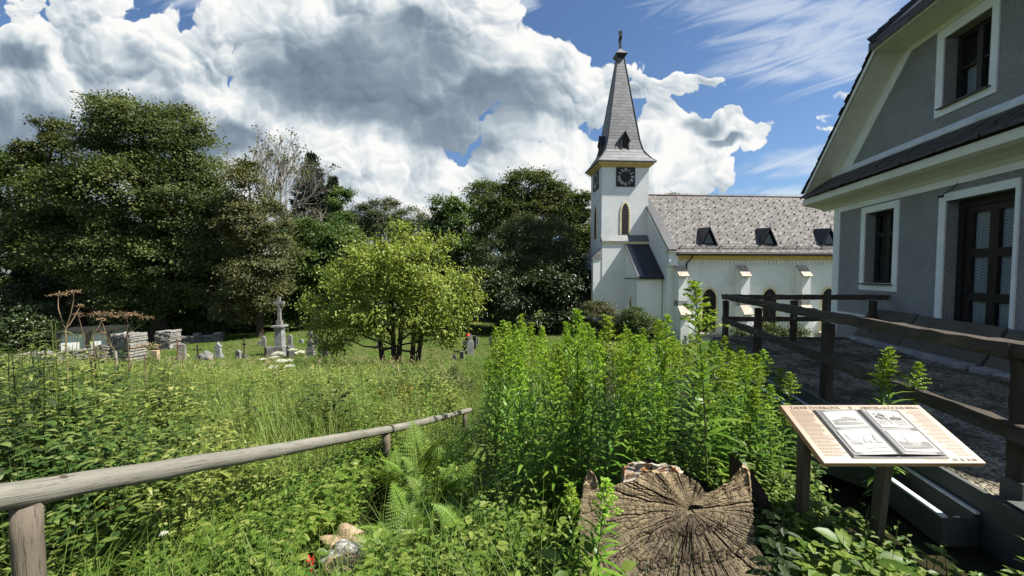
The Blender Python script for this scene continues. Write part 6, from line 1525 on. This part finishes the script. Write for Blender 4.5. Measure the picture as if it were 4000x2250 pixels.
def scatter(vb, kinds_, X, Y, hs, spread=.35, zoff=-.02):
    N = len(X); Zg = ground(X, Y)+zoff; kk = rng.integers(0, len(kinds_), N)
    for i, k in enumerate(kinds_):
        for vi in range(3):
            m = (kk == i) & (rng.integers(0, 3, N) == vi)
            n = m.sum()
            if n: vb.inst(HT[k][vi], np.stack((X[m],Y[m],Zg[m]),-1), rng.uniform(0,6.28,n), np.stack((hs[m]*rng.uniform(.8,1.15,n), hs[m]*rng.uniform(.8,1.15,n), hs[m]),-1), rng.normal(scale=spread*.35, size=(n,2)))
FPOS = [(-.78,2.48,.28),(-.70,2.66,.28),(-.60,3.0,.30),(-.86,3.6,.32),(-1.2,3.9,.28),(-1.42,4.3,.34),(-.33,3.3,.30),(-.28,2.5,.26),(-.04,2.8,.28),(-1.18,2.68,.34),(-1.15,3.3,.30),(-1.18,2.35,.22),(-1.3,3.75,.30),(-1.0,2.12,.24),(-1.08,2.3,.22)]
def clear(X, Y):
    k = ~((X > .16) & (X < 1.6) & (Y > 1.2) & (Y < 2.45))
    for x, y, r in FPOS: k &= ((X-x)**2+(Y-y)**2 > r*r) | (rng.random(len(X)) < .12)
    return k
def meadow_h(X, Y):
    s = X-rail_x(Y); far = np.interp(Y, [1.2,3,5,9,14,18,20], [.75,1.15,1.30,1.20,.85,.5,.3])
    h = np.where(s > -.15, .50, .50+(far-.50)*np.clip((-s-.15)/.5, 0, 1))
    pc = -.095*Y; path = np.exp(-((X-pc)/.55)**2)*np.clip((Y-5.5)/1.5, 0, 1); h = h*(1-.75*path)
    h = h*np.where((Y > 7.2) & (X > pc+.4), .75, 1)
    h = h*np.where(X/np.maximum(Y,.1) < -1.05, 1.15, 1)
    return h
def area(N, x0, x1, y0, y1, power=1.0):
    Y = y0+(y1-y0)*rng.random(N)**power; return x0+(x1-x0)*rng.random(N), Y
def frustum(N, y0, y1, a0=-1.45, a1=1.45, power=1.0):
    Y = y0+(y1-y0)*rng.random(N)**power; return (a0+(a1-a0)*rng.random(N))*Y, Y
# tall herb growth of the meadow
vb = VB()
X, Y = frustum(5200, 2.2, 9, -1.5, .05, 1.0); h = meadow_h(X, Y); k = (h > .5); X, Y, h = X[k], Y[k], h[k]
clump = .50+.68*np.clip(.5+.9*np.sin(X*1.9+Y*.7)*np.sin(Y*1.3-X*.8), 0, 1)
scatter(vb, ['mid','midb','midb','thin'], X, Y, h*clump*rng.uniform(.55,1.0,len(X)))
o = link('herb_thicket', vb.mesh('herb_thicket', LM['herby'])); kind(o, 'stuff', 'tall olive green herb thicket of the meadow')
vb = VB()
X, Y = frustum(1500, 2.2, 6.5, -1.55, -.85, 1.0); h = meadow_h(X, Y); scatter(vb, ['mid','midb'], X, Y, h*rng.uniform(.6,1.0,len(X)))
X, Y = frustum(700, 6.5, 9.5, -.75, -.05); scatter(vb, ['midb'], X, Y, .55*meadow_h(X, Y)*rng.uniform(.6,1.1,len(X)))
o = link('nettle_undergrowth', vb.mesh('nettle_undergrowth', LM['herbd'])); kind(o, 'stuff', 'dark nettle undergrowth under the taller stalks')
vb = VB()
X, Y = frustum(5200, 8, 18.5, -1.45, .15); h = meadow_h(X, Y); pt = np.clip(.5+.9*np.sin(X*.9+Y*.4)*np.sin(Y*.8-X*.5), .15, 1); k = rng.random(len(X)) < pt; X, Y, h = X[k], Y[k], h[k]; scatter(vb, ['far'], X, Y, h*rng.uniform(.5,1.1,len(X)))
o = link('far_meadow_herbs', vb.mesh('far_meadow_herbs', LM['herby'])); kind(o, 'stuff', 'meadow herbs further down the slope')
vb = VB(); cx_, cy_ = frustum(130, 4.5, 17.5, -1.4, .02); nn = rng.integers(8, 26, len(cx_)); ii = np.repeat(np.arange(len(cx_)), nn); rr_ = rng.uniform(.15,.55,len(cx_))
X = cx_[ii]+rng.normal(size=len(ii))*rr_[ii]; Y = cy_[ii]+rng.normal(size=len(ii))*rr_[ii]; hc = rng.uniform(.55,1.28,len(cx_))[ii]; k = np.abs(X+.095*Y) > .45; X, Y, hc = X[k], Y[k], hc[k]
scatter(vb, ['midb','mid','far'], X, Y, meadow_h(X, Y)*hc*rng.uniform(.7,1.1,len(X)))
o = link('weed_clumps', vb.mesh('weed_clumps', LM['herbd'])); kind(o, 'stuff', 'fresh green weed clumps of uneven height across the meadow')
vb = VB(); X, Y = frustum(1500, 5, 17, -1.4, .02); k = (np.sin(X*1.3+2)*np.sin(Y*.9) > -.1) & (np.abs(X+.095*Y) > .45); X, Y = X[k], Y[k]; scatter(vb, ['thin','midb'], X, Y, meadow_h(X, Y)*rng.uniform(.5,1.12,len(X)))
o = link('weed_clumps', vb.mesh('weed_clumps', LM['herb'])); kind(o, 'stuff', 'light green leafy weeds standing through the meadow grass')
# near ground cover of the slope
vb = VB()
X, Y = area(3600, -2.6, .9, 1.05, 4.8); h = meadow_h(X, Y); k = (h < .72) & ~((np.abs(X+1.2) < .28) & (np.abs(Y-2.65) < .36)) & clear(X, Y); X, Y, h = X[k], Y[k], h[k]
hh = np.interp(Y, [1.0,1.8,2.6], [.55,.85,1.15])*rng.uniform(.45,1.25,len(X)); scatter(vb, ['near','nearn','nearn'], X, Y, hh)
X, Y = area(420, -2.4, .3, 2.3, 4.8); k = (np.abs(X-rail_x(Y)) > .12) & clear(X, Y); scatter(vb, ['midb','thin'], X[k], Y[k], rng.uniform(.45,.8,k.sum()))
X, Y = area(700, -.8, .8, 4.8, 8.5); k = np.abs(X+.095*Y) > .35; scatter(vb, ['near','nearn'], X[k], Y[k], rng.uniform(.8,1.6,k.sum()))
o = link('ground_elder_carpet', vb.mesh('ground_elder_carpet', LM['herb'])); kind(o, 'stuff', 'bright green ground elder and herbs covering the slope')
vb = VB()
X, Y = area(2300, .3, 3.6, 1.05, 2.75); k = (X < np.where(Y > 2.0, terr_x(Y)-.05, 9)) & ~((X > .30) & (X < 1.45) & (Y > 1.75) & (Y < 2.5)) & ~((X < 1.40) & (Y < 1.76)) & ~((X > 1.95) & (Y > 1.72+(2.3-X)*.5)); X, Y = X[k], Y[k]
scatter(vb, ['near','near','nearn'], X, Y, rng.uniform(.55,1.05,len(X)))
X, Y = area(60, .1, 1.5, 1.45, 1.8); scatter(vb, ['near'], X, Y, rng.uniform(.3,.5,len(X)))
o = link('ground_elder_carpet', vb.mesh('ground_elder_carpet', LM['herb'])); kind(o, 'stuff', 'bright leafy ground cover below the information board')
vb = VB()
X, Y = frustum(1700, 2.5, 7.2, -.12, .80); k = X < terr_x(Y); X, Y = X[k], Y[k]; scatter(vb, ['mid','nearn','midb'], X, Y, rng.uniform(.35,.8,len(X)))
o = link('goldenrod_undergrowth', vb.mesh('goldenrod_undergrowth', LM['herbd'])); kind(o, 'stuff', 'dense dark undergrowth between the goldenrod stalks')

# grass
def blades(vb, X, Y, H, Wd, lean=.45, segs=3):
    N = len(X); a = rng.uniform(0, 6.28, N); l = H*lean*rng.uniform(.2,1.4,N); g = ground(X, Y)-.02; dx, dy = np.cos(a), np.sin(a); sx, sy = -dy, dx
    s = np.linspace(0, 1, segs+1); V = np.zeros((N, 2*segs+1, 3))
    for q in range(segs+1):
        cx = X+dx*l*s[q]**2; cy = Y+dy*l*s[q]**2; z = g+H*(s[q]-.22*lean*s[q]**3); w = Wd*(1-s[q])*.5*(1 if q else .8)
        if q < segs:
            V[:,2*q] = np.stack((cx-sx*w, cy-sy*w, z), -1); V[:,2*q+1] = np.stack((cx+sx*w, cy+sy*w, z), -1)
        else: V[:,2*q] = np.stack((cx, cy, z), -1)
    f = []; sz = []
    for q in range(segs-1): f += [2*q,2*q+1,2*q+3,2*q+2]; sz.append(4)
    f += [2*segs-2,2*segs-1,2*segs]; sz.append(3)
    lo = np.array(f)[None]+np.arange(N)[:,None]*(2*segs+1)
    vb.raw(V, lo, np.tile(sz, N), np.repeat(np.clip(rng.normal(.42,.22,N),0,1), len(sz)))
def tufts(N, per, x, y, r): i = np.repeat(np.arange(N), per); return x[i]+rng.normal(scale=r, size=len(i)), y[i]+rng.normal(scale=r, size=len(i))
vb = VB()
x, y = frustum(3900, 4.5, 18.5, -1.45, .12, .85); X, Y = tufts(len(x), 11, x, y, .11); h = meadow_h(X, Y); blades(vb, X, Y, h*rng.uniform(.55,1.12,len(X)), .010+.0005*Y, .5)
x, y = frustum(900, 2.4, 6, -1.5, -.3); X, Y = tufts(len(x), 7, x, y, .08); h = meadow_h(X, Y); k = h > .6; blades(vb, X[k], Y[k], h[k]*rng.uniform(.5,1.0,k.sum()), .009, .5)
o = link('meadow_grass', vb.mesh('meadow_grass', LM['grass'])); kind(o, 'stuff', 'long uncut meadow grass')
vb = VB()
X, Y = frustum(450, 8, 18.5, -1.35, -.12); h = meadow_h(X, Y)*rng.uniform(1.0,1.3,len(X)); blades(vb, X, Y, h, .007+.0004*Y, .6)
a = rng.uniform(0,6.28,len(X)); idx = np.repeat(np.arange(len(X)), 4); hz_ = h[idx]*rng.uniform(.80,.98,len(idx)); vb.leaves(np.stack((X[idx]+rng.normal(scale=.02,size=len(idx))+.0, Y[idx]+rng.normal(scale=.02,size=len(idx)), ground(X[idx],Y[idx])+hz_), -1), rdir(len(idx), 1.2), (0,1,.2), .09, .018)
o = link('dry_grass_heads', vb.mesh('dry_grass_heads', LM['dry'])); kind(o, 'stuff', 'tan seed heads and dry stalks standing over the meadow grass')
vb = VB()
x, y = area(1000, -2.5, .7, 1.1, 5.6); X, Y = tufts(len(x), 13, x, y, .05); k = (meadow_h(X,Y) < .8) & ~((np.abs(X+1.2) < .28) & (np.abs(Y-2.65) < .36)) & clear(X, Y); X, Y = X[k], Y[k]; blades(vb, X, Y, rng.uniform(.25,.75,len(X)), .008, 1.0)
x, y = frustum(700, 5.5, 19, -.16, .03); X, Y = tufts(len(x), 22, x, y, .12); blades(vb, X, Y, rng.uniform(.12,.32,len(X)), .010+.0006*Y, .9)
o = link('slope_grass', vb.mesh('slope_grass', LM['lawn'])); kind(o, 'stuff', 'fresh green grass on the slope and the trodden path')
vb = VB()
X, Y = frustum(60000, 18, 34, -1.4, .35); blades(vb, X, Y, rng.uniform(.06,.16,len(X)), .045, .8, 2)
o = link('lawn_grass', vb.mesh('lawn_grass', LM['lawn'])); kind(o, 'stuff', 'mown lawn grass between the graves')

# ------------------------------------------------------------------ goldenrods
def goldenrod(seed):
    global rng
    keep = rng; rng = np.random.default_rng(seed); H = 1.6; st = VB(); lf = VB(); hd = VB()
    bend = rng.normal(scale=.05, size=2); zs = np.linspace(0, H, 10); path = np.stack((bend[0]*(zs/H)**2, bend[1]*(zs/H)**2, zs), -1); st.stem(path, np.linspace(.0062,.0022,10), 5)
    at = lambda z: np.stack((bend[0]*(z/H)**2, bend[1]*(z/H)**2, z), -1)
    n = 64; i = np.arange(n); z = H*(.10+.76*(i/n)**.95); a = i*2.399+rng.uniform(-.3,.3,n); f = z/H
    el = np.interp(f, [.1,.35,.7,.9], [-.35,.20,.70,1.3])+rng.uniform(-.22,.22,n); d = np.stack((np.cos(a), np.sin(a), el), -1)
    L = np.interp(f, [.1,.3,.6,.86], [.110,.190,.170,.100])*rng.uniform(.8,1.15,n); keepm = rng.random(n) < np.interp(f, [.1,.35], [.45,1])
    lf.leaves(at(z)[keepm], d[keepm], (0,0,1), L[keepm], (L*.150)[keepm], 'lance')
    n = 14; z = H*rng.uniform(.55,.9,n); a = rng.uniform(0,6.28,n); d = np.stack((np.cos(a), np.sin(a), np.full(n,.75)), -1); lf.leaves(at(z), d, (0,0,1), .045, .011, 'lance')
    nb = 26
    for k in range(nb):
        f = k/(nb-1); z0 = H*(.80+.20*f); a = k*2.399; Lb = (.125*(1-f)**.8+.02)*rng.uniform(.7,1.15); d = np.array((math.cos(a), math.sin(a), 1.25))
        s = np.linspace(0, 1, 5)[:,None]; P = at(np.array([z0]))+nz(d)*Lb*s; P[:,2] -= (.30*Lb*s[:,0]**3)
        hd.stem(P, [.0014,.0012,.001,.0008,.0006], 3, rnd=.1)
        m = 11; ss = rng.uniform(.35,1.05,m); Q = at(np.array([z0]))+nz(d)*Lb*ss[:,None]; Q[:,2] -= .30*Lb*ss**3-.004
        hd.leaves(Q, rdir(m, .9), rdir(m),   .022, .013, 'diamond')
        m = 4; ss = rng.uniform(.1,.8,m); Q = at(np.array([z0]))+nz(d)*Lb*ss[:,None]; Q[:,2] -= .30*Lb*ss**3; aa = a+rng.uniform(-1.2,1.2,m); hd.leaves(Q, np.stack((np.cos(aa),np.sin(aa),np.full(m,.8)),-1), (0,0,1), .038, .009, 'lance', rnd=.1)
    rng = keep
    return st.mesh('stem', LM['stem'], True), lf.mesh('foliage', LM['gold']), hd.mesh('flower_head', LM['goldtop'])
GM = [goldenrod(100+i) for i in range(8)]
def put_goldenrod(x, y, tipz, label, group, tilt=None, wide=1.0, mset=None):
    g = gz(x, y)-.03; s = (tipz-g)/1.6; t3 = GM[mset if mset is not None else random.randrange(8)]
    o = empty('goldenrod', (x, y, g), 0.0 if tilt and abs(tilt[1])+abs(tilt[0]) > .01 else random.uniform(0, 6.28), label, 'goldenrod', group)
    w = wide*(.75+.25*s); o.scale = (w, w, s); o.rotation_euler[0] = tilt[0] if tilt else random.gauss(0,.045); o.rotation_euler[1] = tilt[1] if tilt else random.gauss(0,.045)
    for me, nm in zip(t3, ('stem','foliage','flower_head')): link(nm, me, o)
    return o
GL = 'tall green goldenrod stalk with narrow leaves in the dense patch before the church'
GG = 'goldenrods of the dense patch'
SIL = [(1880,1400),(1930,1300),(1990,1250),(2040,1240),(2100,1270),(2150,1300),(2210,1240),(2300,1250),(2360,1290),(2420,1270),(2460,1240),(2540,1290),(2600,1240),(2660,1250),(2720,1330),(2800,1310),(2860,1330),(2920,1345),(3000,1360),(3080,1440),(3140,1500)]
def tip_at(px, y): return PX(px, float(np.interp(px, [q[0] for q in SIL], [q[1] for q in SIL])), y)[1]
GP = [(2780,2.62,1112,'tallest goldenrod stalk, standing free before the arched church window'),(2265,2.75,1225,'large leaved goldenrod with a pale straight stem right in front of the patch'),(2440,2.75,1245,'goldenrod rising from behind the white rotten top of the stump'),
      (1935,4.0,1290,'outermost goldenrod of the patch on the side towards the graves'),(1985,4.2,1262,'second goldenrod in from the side towards the graves'),(2035,4.4,1235,'twin topped goldenrod on the side towards the graves'),
      (2585,3.4,1238,'goldenrod whose tip stands against the buttress of the nave'),(3030,3.9,1380,'dark goldenrod at the foot of the terrace fence, furthest towards the house'),(3085,3.5,1465,'short goldenrod by the upper corner of the information board')]
for px, y, ty, lab in GP:
    x, z = PX(px, ty, y); put_goldenrod(x, y, z, lab, GG, tilt=(0,.0), wide=1.55 if y < 2.7 else 1.2)
x, z = PX(3485,1358,2.86); put_goldenrod(x, 2.86, z, 'lone bushy goldenrod between the information board and the fence', None, tilt=(0,0), wide=1.1)
x, z = PX(3462,1400,2.84); put_goldenrod(x, 2.84, z, 'shorter shoot beside the lone goldenrod at the fence', None, tilt=(0,-.1), wide=1.0)
x, z = PX(3520,1420,2.88); put_goldenrod(x, 2.88, z, 'outer shoot of the lone goldenrod, nearest to the fence rail', None, tilt=(0,.1), wide=1.0)
cnt = 0; pts = []
while cnt < 140:
    y = 2.55+4.2*random.random()**1.25; a0 = -.075 if y > 3.4 else .02; px = 2000+1500*random.uniform(a0, .76); x = gx(px, y)
    if x > terr_x(y)-.02 or (y < 2.7 and 2230 < px < 2700 and random.random() < .5): continue
    if any((x-p[0])**2+(y-p[1])**2 < .07**2 for p in pts): continue
    pts.append((x, y)); tz = tip_at(px, y)-abs(random.gauss(0, .16))-(.10 if y < 3.4 else 0)-random.choice((0,0,.0,.25))
    tz = max(tz, gz(x,y)+.7); tz = min(tz, gz(x,y)+2.15)
    put_goldenrod(x, y, tz, GL, GG); cnt += 1
# a broken stalk leaning over the left of the stump
x, z = PX(2470,1905,1.78); o = put_goldenrod(.30, 1.70, gz(.30,1.70)+.80, 'goldenrod shoot leaning across the left side of the stump face', None, tilt=(0,.22), wide=1.0)
x, z = PX(2235,1860,1.85); put_goldenrod(x, 1.85, z, 'short goldenrod with a pointed top just left of the stump', None, wide=.8)

# ------------------------------------------------------------------ tall dark nettle stalks on the left
def nettle(seed, H=1.5, nl=17):
    global rng
    keep = rng; rng = np.random.default_rng(seed); st = VB(); lf = VB(); b_ = rng.normal(scale=.07, size=2)
    zs = np.linspace(0, H, 8); st.stem(np.stack((b_[0]*(zs/H)**2, b_[1]*(zs/H)**2, zs), -1), np.linspace(.006,.002,8), 4, rnd=.3)
    for i in range(nl):
        z = H*(.10+.88*i/nl); s = np.interp(i/nl, [0,.4,.8,1], [.8,1.1,.8,.35])
        for q in range(2):
            a = i*1.571+q*math.pi+rng.uniform(-.25,.25); c = np.array((b_[0]*(z/H)**2, b_[1]*(z/H)**2, z)); d = np.array((math.cos(a), math.sin(a), rng.uniform(-.25,.25)))
            lf.leaves([c+d*.03], [d+np.array((0,0,-.25))], [(0,0,1)], .135*s*rng.uniform(.85,1.15), .060*s, 'ovate')
            if i > nl*.45:
                m = 7; P = c+np.array((math.cos(a+.7), math.sin(a+.7), .1))*np.linspace(.01,.07,m)[:,None]; P[:,2] -= np.linspace(0,.05,m); lf.leaves(P, rdir(m,-.4), rdir(m), .016, .009, 'diamond', rnd=.9)
    rng = keep
    return st.mesh('stem', LM['nettle'], True), lf.mesh('foliage', LM['nettle'])
NMs = [nettle(300+i) for i in range(5)]
def put_nettle(px, topy, y, label, group='tall nettles in the meadow', wide=1.0):
    x, z = PX(px, topy, y); g = gz(x, y)-.02; s = max(.2, (z-g)/1.5); o = empty('nettle', (x, y, g), random.uniform(0,6.28), label, 'nettle', group); o.scale = (wide*(.6+.4*s),)*2+(s,); o.rotation_euler[0] = random.gauss(0,.05); o.rotation_euler[1] = random.gauss(0,.06)
    for me, nm in zip(random.choice(NMs), ('stem','foliage')): link(nm, me, o)
NL = 'tall dark stemmed nettle with drooping leaf pairs in the left meadow'
for px, ty, y in ((30,1290,3.6),(75,1335,3.3),(120,1245,4.2),(160,1270,4.6),(190,1330,4.0),(-20,1250,3.8),(230,1390,3.6),(15,1350,2.9),(285,1430,3.2),(345,1440,4.1),(520,1420,4.4),(560,1450,4.0),(640,1440,5.0),(700,1470,4.4),(790,1480,5.2),(880,1480,5.6),(960,1500,4.8),(100,1420,2.7),(60,1480,2.5),(1010,1470,6.2),(1100,1440,8.0),(1210,1460,7.5),(700,1430,8.5),(480,1400,7.0),(860,1450,9.0),(1320,1480,8.2),(600,1420,6.0),(750,1460,6.6),(930,1480,7.4),(250,1350,5.0),(400,1460,5.2)):
    put_nettle(px, ty, y, NL)
put_nettle(430, 1330, 4.2, 'very tall dark nettle stalk rising before the stone pillar'); put_nettle(395, 1300, 4.6, 'slender dark nettle stalk overlapping the dry stone wall', wide=.8)
put_nettle(3012, 2000, 1.66, 'young stinging nettle against the dark side of the stump', None, .95); put_nettle(3050, 2110, 1.62, 'smaller nettle shoot by the foot of the stump', None, .9)
# ------------------------------------------------------------------ dead giant hogweeds
def hogweed(px, y, base_py, stalks, label):
    x0 = gx(px, y); g = gz(x0, y); o = empty('dead_hogweed', (x0, y, g), 0, label, 'dead hogweed', 'dead hogweed stalks'); st = VB(); hd = VB()
    P0 = np.array((0,0,0.)); fork = None
    for (fpx, fpy, tpx, tpy, wpx) in stalks:
        fx_, fz = PX(fpx, fpy, y); tx, tz = PX(tpx, tpy, y); F_ = np.array((fx_-x0, 0, fz-g)); T_ = np.array((tx-x0, rng.uniform(-.15,.15), tz-g))
        if fork is None or np.linalg.norm(F_-fork) > .05: st.stem(curve(P0, F_, 5, 0, .008), np.linspace(.013,.010,5), 6); fork = F_
        c = curve(F_, T_, 6, 0, .004); c[:,0] += (T_-F_)[0]*.18*np.sin(np.linspace(0,math.pi,6)); st.stem(c, np.linspace(.009,.005,6), 5)
        r = wpx*y/1500/2; n = 22
        for k in range(n):
            a = k*2.399; rr_ = r*math.sqrt((k+.5)/n); e = T_+np.array((rr_*math.cos(a), rr_*math.sin(a), .05*r+.30*r*(1-(rr_/r)**2)+rng.normal(scale=.10*r))); st.stem(curve(T_, e, 4, .02), .003, 3)
            if wpx > 70:
                if rng.random() < .8: m = 9; hd.leaves(e+rng.normal(scale=(.022,.022,.009), size=(m,3)), rdir(m,.1), (0,0,1), .024, .017)
            else:
                m = 3; hd.leaves(e+rng.normal(scale=.01, size=(m,3)), rdir(m), (0,0,1), .02, .01)
    link('stem', st.mesh('stem', LM['brownstem'], True), o); kind(link('umbel_flower', hd.mesh('umbel_flower', LM['brownhead']), o), 'stuff')
hogweed(255,6.0,1440,[(256,1285,198,1158,66),(256,1285,292,1145,50),(256,1285,274,1200,20)],'bare forked brown hogweed stalk with empty umbel ribs before the white shed')
hogweed(352,6.5,1440,[(362,1310,384,1238,108),(352,1400,340,1225,30)],'dead brown hogweed with a broad flat seed umbel beside the forked stalk')
hogweed(455,6.5,1440,[(447,1370,425,1245,30),(447,1370,432,1300,24)],'thin leaning brown hogweed stalk in front of the stone pillar')
hogweed(500,6.5,1440,[(497,1300,508,1236,92),(497,1300,580,1245,46)],'dead brown hogweed with a seed umbel over the squat stone pillar')
hogweed(565,6.8,1450,[(566,1400,572,1362,90)],'low dead hogweed with a rusty seed umbel right of the squat stone pillar')
hogweed(268,3.4,1800,[(282,1790,284,1762,64)],'low withered umbel among the herbs above the handrail')
# white umbels
def umbel(px, py, y, wpx, label):
    x, z = PX(px, py, y); g = gz(x, y); o = empty('white_umbel', (x, y, g), 0, label, 'white umbel flower', 'white umbel flowers in the grass'); st = VB(); hd = VB(); T_ = np.array((0,0,z-g-.03)); st.stem(curve((.04,0,0), T_, 4, 0, .01), .005, 4); r = wpx*y/1500/2
    for k in range(30):
        a = k*2.399; q = r*math.sqrt((k+.5)/30); e = T_+np.array((q*math.cos(a), q*math.sin(a), .04+.3*r*(1-(q/r)**2))); st.stem(curve(T_, e, 3), .0016, 3); hd.leaves(e+rng.normal(scale=(.14*r,.14*r,.04*r), size=(7,3)), rdir(7), (0,0,1), .22*r, .19*r)
    link('stem', st.mesh('stem', LM['stem']), o); kind(link('umbel_flower', hd.mesh('umbel_flower', LM['white']), o), 'stuff')
for px, py, y, w, lab in ((1140,1368,13,28,'white umbel right in front of the gravestone by the cross pedestal'),(1173,1378,12.5,34,'lone white umbel on the lawn side, right of the pedestal'),(1085,1383,13,40,'largest white umbel, before the base of the stone cross'),(1072,1398,12.5,30,'white umbel at the left below the stone cross base'),(1098,1412,12,34,'creamy umbel a little lower below the stone cross'),(1126,1410,12,30,'white umbel under the lone one, right of the stone cross base'),(1068,1436,11,36,'low creamy umbel in the dry grass under the stone cross'),(1132,1432,11,30,'low white umbel in the grass below the pedestal, towards the tree'),(1028,1405,12.5,24,'small white umbel left of the stone cross'),(560,1925,2.6,34,'small white umbel under the handrail near its thick post'),(640,2090,2.1,26,'tiny white flowers in the herbs below the handrail')):
    umbel(px, py, y, w, lab)
# ------------------------------------------------------------------ ferns, docks, brambles
def frond(seed, L=.62):
    global rng
    keep = rng; rng = np.random.default_rng(seed); v = VB(); n = 21; s = np.linspace(0, 1, 12); P = np.stack((L*.78*s+.0*s, 0*s, L*.75*(s-.52*s**2.4)), -1); v.stem(P, np.linspace(.0035,.001,12), 3, rnd=.4)
    for i in range(n):
        f = .16+.84*(i+.5)/n; p = np.array([np.interp(f, s, P[:,k]) for k in range(3)]); tg_ = nz(np.array([np.interp(min(1,f+.02), s, P[:,k])-np.interp(f-.02, s, P[:,k]) for k in range(3)])); pl = .20*math.sin(math.pi*min(1,(f*.93+.10)))**.8*(1.05-f*.62)
        for sd in (-1, 1):
            d = nz(np.array((tg_[0]*.42, sd*.9, tg_[2]*.42-.10))); m = 9; q = (np.arange(m)+.6)/m; pp = p+d*pl*q[:,None]; pp[:,2] -= .15*pl*q**2
            lw = .034*(1-q*.78)*(pl/.16)**.5
            for s2 in (-1, 1): v.leaves(pp, nz(tg_*s2*.95+d*.45)+np.zeros((m,3)), (0,0,1), lw, lw*.42, 'diamond')
            v.stem(np.stack((p, p+d*pl)), .0009, 3, rnd=.5)
    rng = keep
    return v.mesh('frond', LM['fern'])
FR = [frond(500+i, L) for i, L in enumerate((.62,.55,.68,.48))]
def fern(px, py, y, n, sc, label, a0=0.0, fan=6.28, group='ferns on the slope'):
    x, _ = PX(px, py, y); g = gz(x, y); o = empty('fern', (x, y, g), 0, label, 'fern', group)
    for k in range(n):
        f = link('frond', random.choice(FR), o); f.rotation_euler = (random.uniform(-.2,.2), random.uniform(-.75,-.30), a0+fan*(k+random.uniform(-.25,.25))/n); f.scale = (1.15*sc*random.uniform(.8,1.15),)*3
def fern_at(i, n, sc, label): x, y, _ = FPOS[i]; fern(2000+1500*x/y, 0, y, n, sc, label)
fern_at(0, 8, .78, 'large fern with arching fronds over the tan and speckled stones'); fern_at(1, 8, .9, 'fern with a bright upright yellow green frond right of the stones'); fern_at(2, 9, 1.05, 'dark fern in shade right at the foot of the goldenrods')
fern_at(3, 9, 1.3, 'tall fern with upright fronds behind the middle handrail post'); fern_at(4, 7, 1.0, 'fern at the foot of the middle handrail post'); fern_at(6, 8, 1.1, 'fern reaching into the goldenrods above the stump'); fern_at(7, 8, .85, 'low fern between the stones and the stump'); fern_at(8, 8, .9, 'shaded fern just left of the stump')
def dock(px, py, y, n, L, label):
    x, z = PX(px, py, y); g = gz(x, y); o = empty('dock_plant', (x, y, g), 0, label, 'dock plant', 'broad leaved docks'); v = VB()
    for k in range(n):
        a = 6.28*k/n+random.uniform(-.4,.4); e = np.array((.07*math.cos(a), .07*math.sin(a), max(.05,z-g)*random.uniform(.8,1.1))); v.stem(curve((0,0,0), e, 4), .004, 4, rnd=.2); v.leaves([e], [(math.cos(a), math.sin(a), random.uniform(-.5,.5))], [(0,-.35,1)], L*random.uniform(.8,1.2), L*.52, 'ovate')
    link('foliage', v.mesh('foliage', LM['herb'], True), o)
dock(2250,2215,1.66,5,.13,'broad leaved dock in front of the left foot of the stump'); dock(2370,2200,1.68,3,.09,'curled pale dock leaf before the stump face'); dock(1190,2150,2.6,4,.10,'broad leaved dock left of the tan stone'); dock(3350,2150,1.75,5,.13,'broad leaved dock in the ground cover below the information board'); dock(1060,2160,2.6,4,.09,'pale broad leaf plant in the short grass')
tree('bramble_bush', 1530, 8.2, 'bramble bush with yellow and orange leaves on the slope', [(1510,1570,55,55),(1580,1560,60,50),(1500,1640,40,50),(1610,1620,50,45)], 'bramble', 60, 46, .085, .05, clump=.22, tr=.012, cat='bush', limbs=6, twig=.004, bm='barkbush')
tree('bush', 1590, 12.5, 'low dark green bush at the foot of the many stemmed tree', [(1570,1480,60,36),(1640,1475,50,34),(1520,1500,40,30)], 'green', 46, 46, .12, .07, clump=.25, tr=.02, cat='bush', limbs=5, twig=.006, bm='barkbush')
tree('bush', 1760, 11.5, 'bright leafy bush at the right foot of the many stemmed tree', [(1730,1470,60,40),(1790,1490,60,40),(1700,1530,60,40)], 'pale', 46, 46, .11, .05, clump=.25, tr=.02, cat='bush', limbs=5, twig=.006, bm='barkbush')
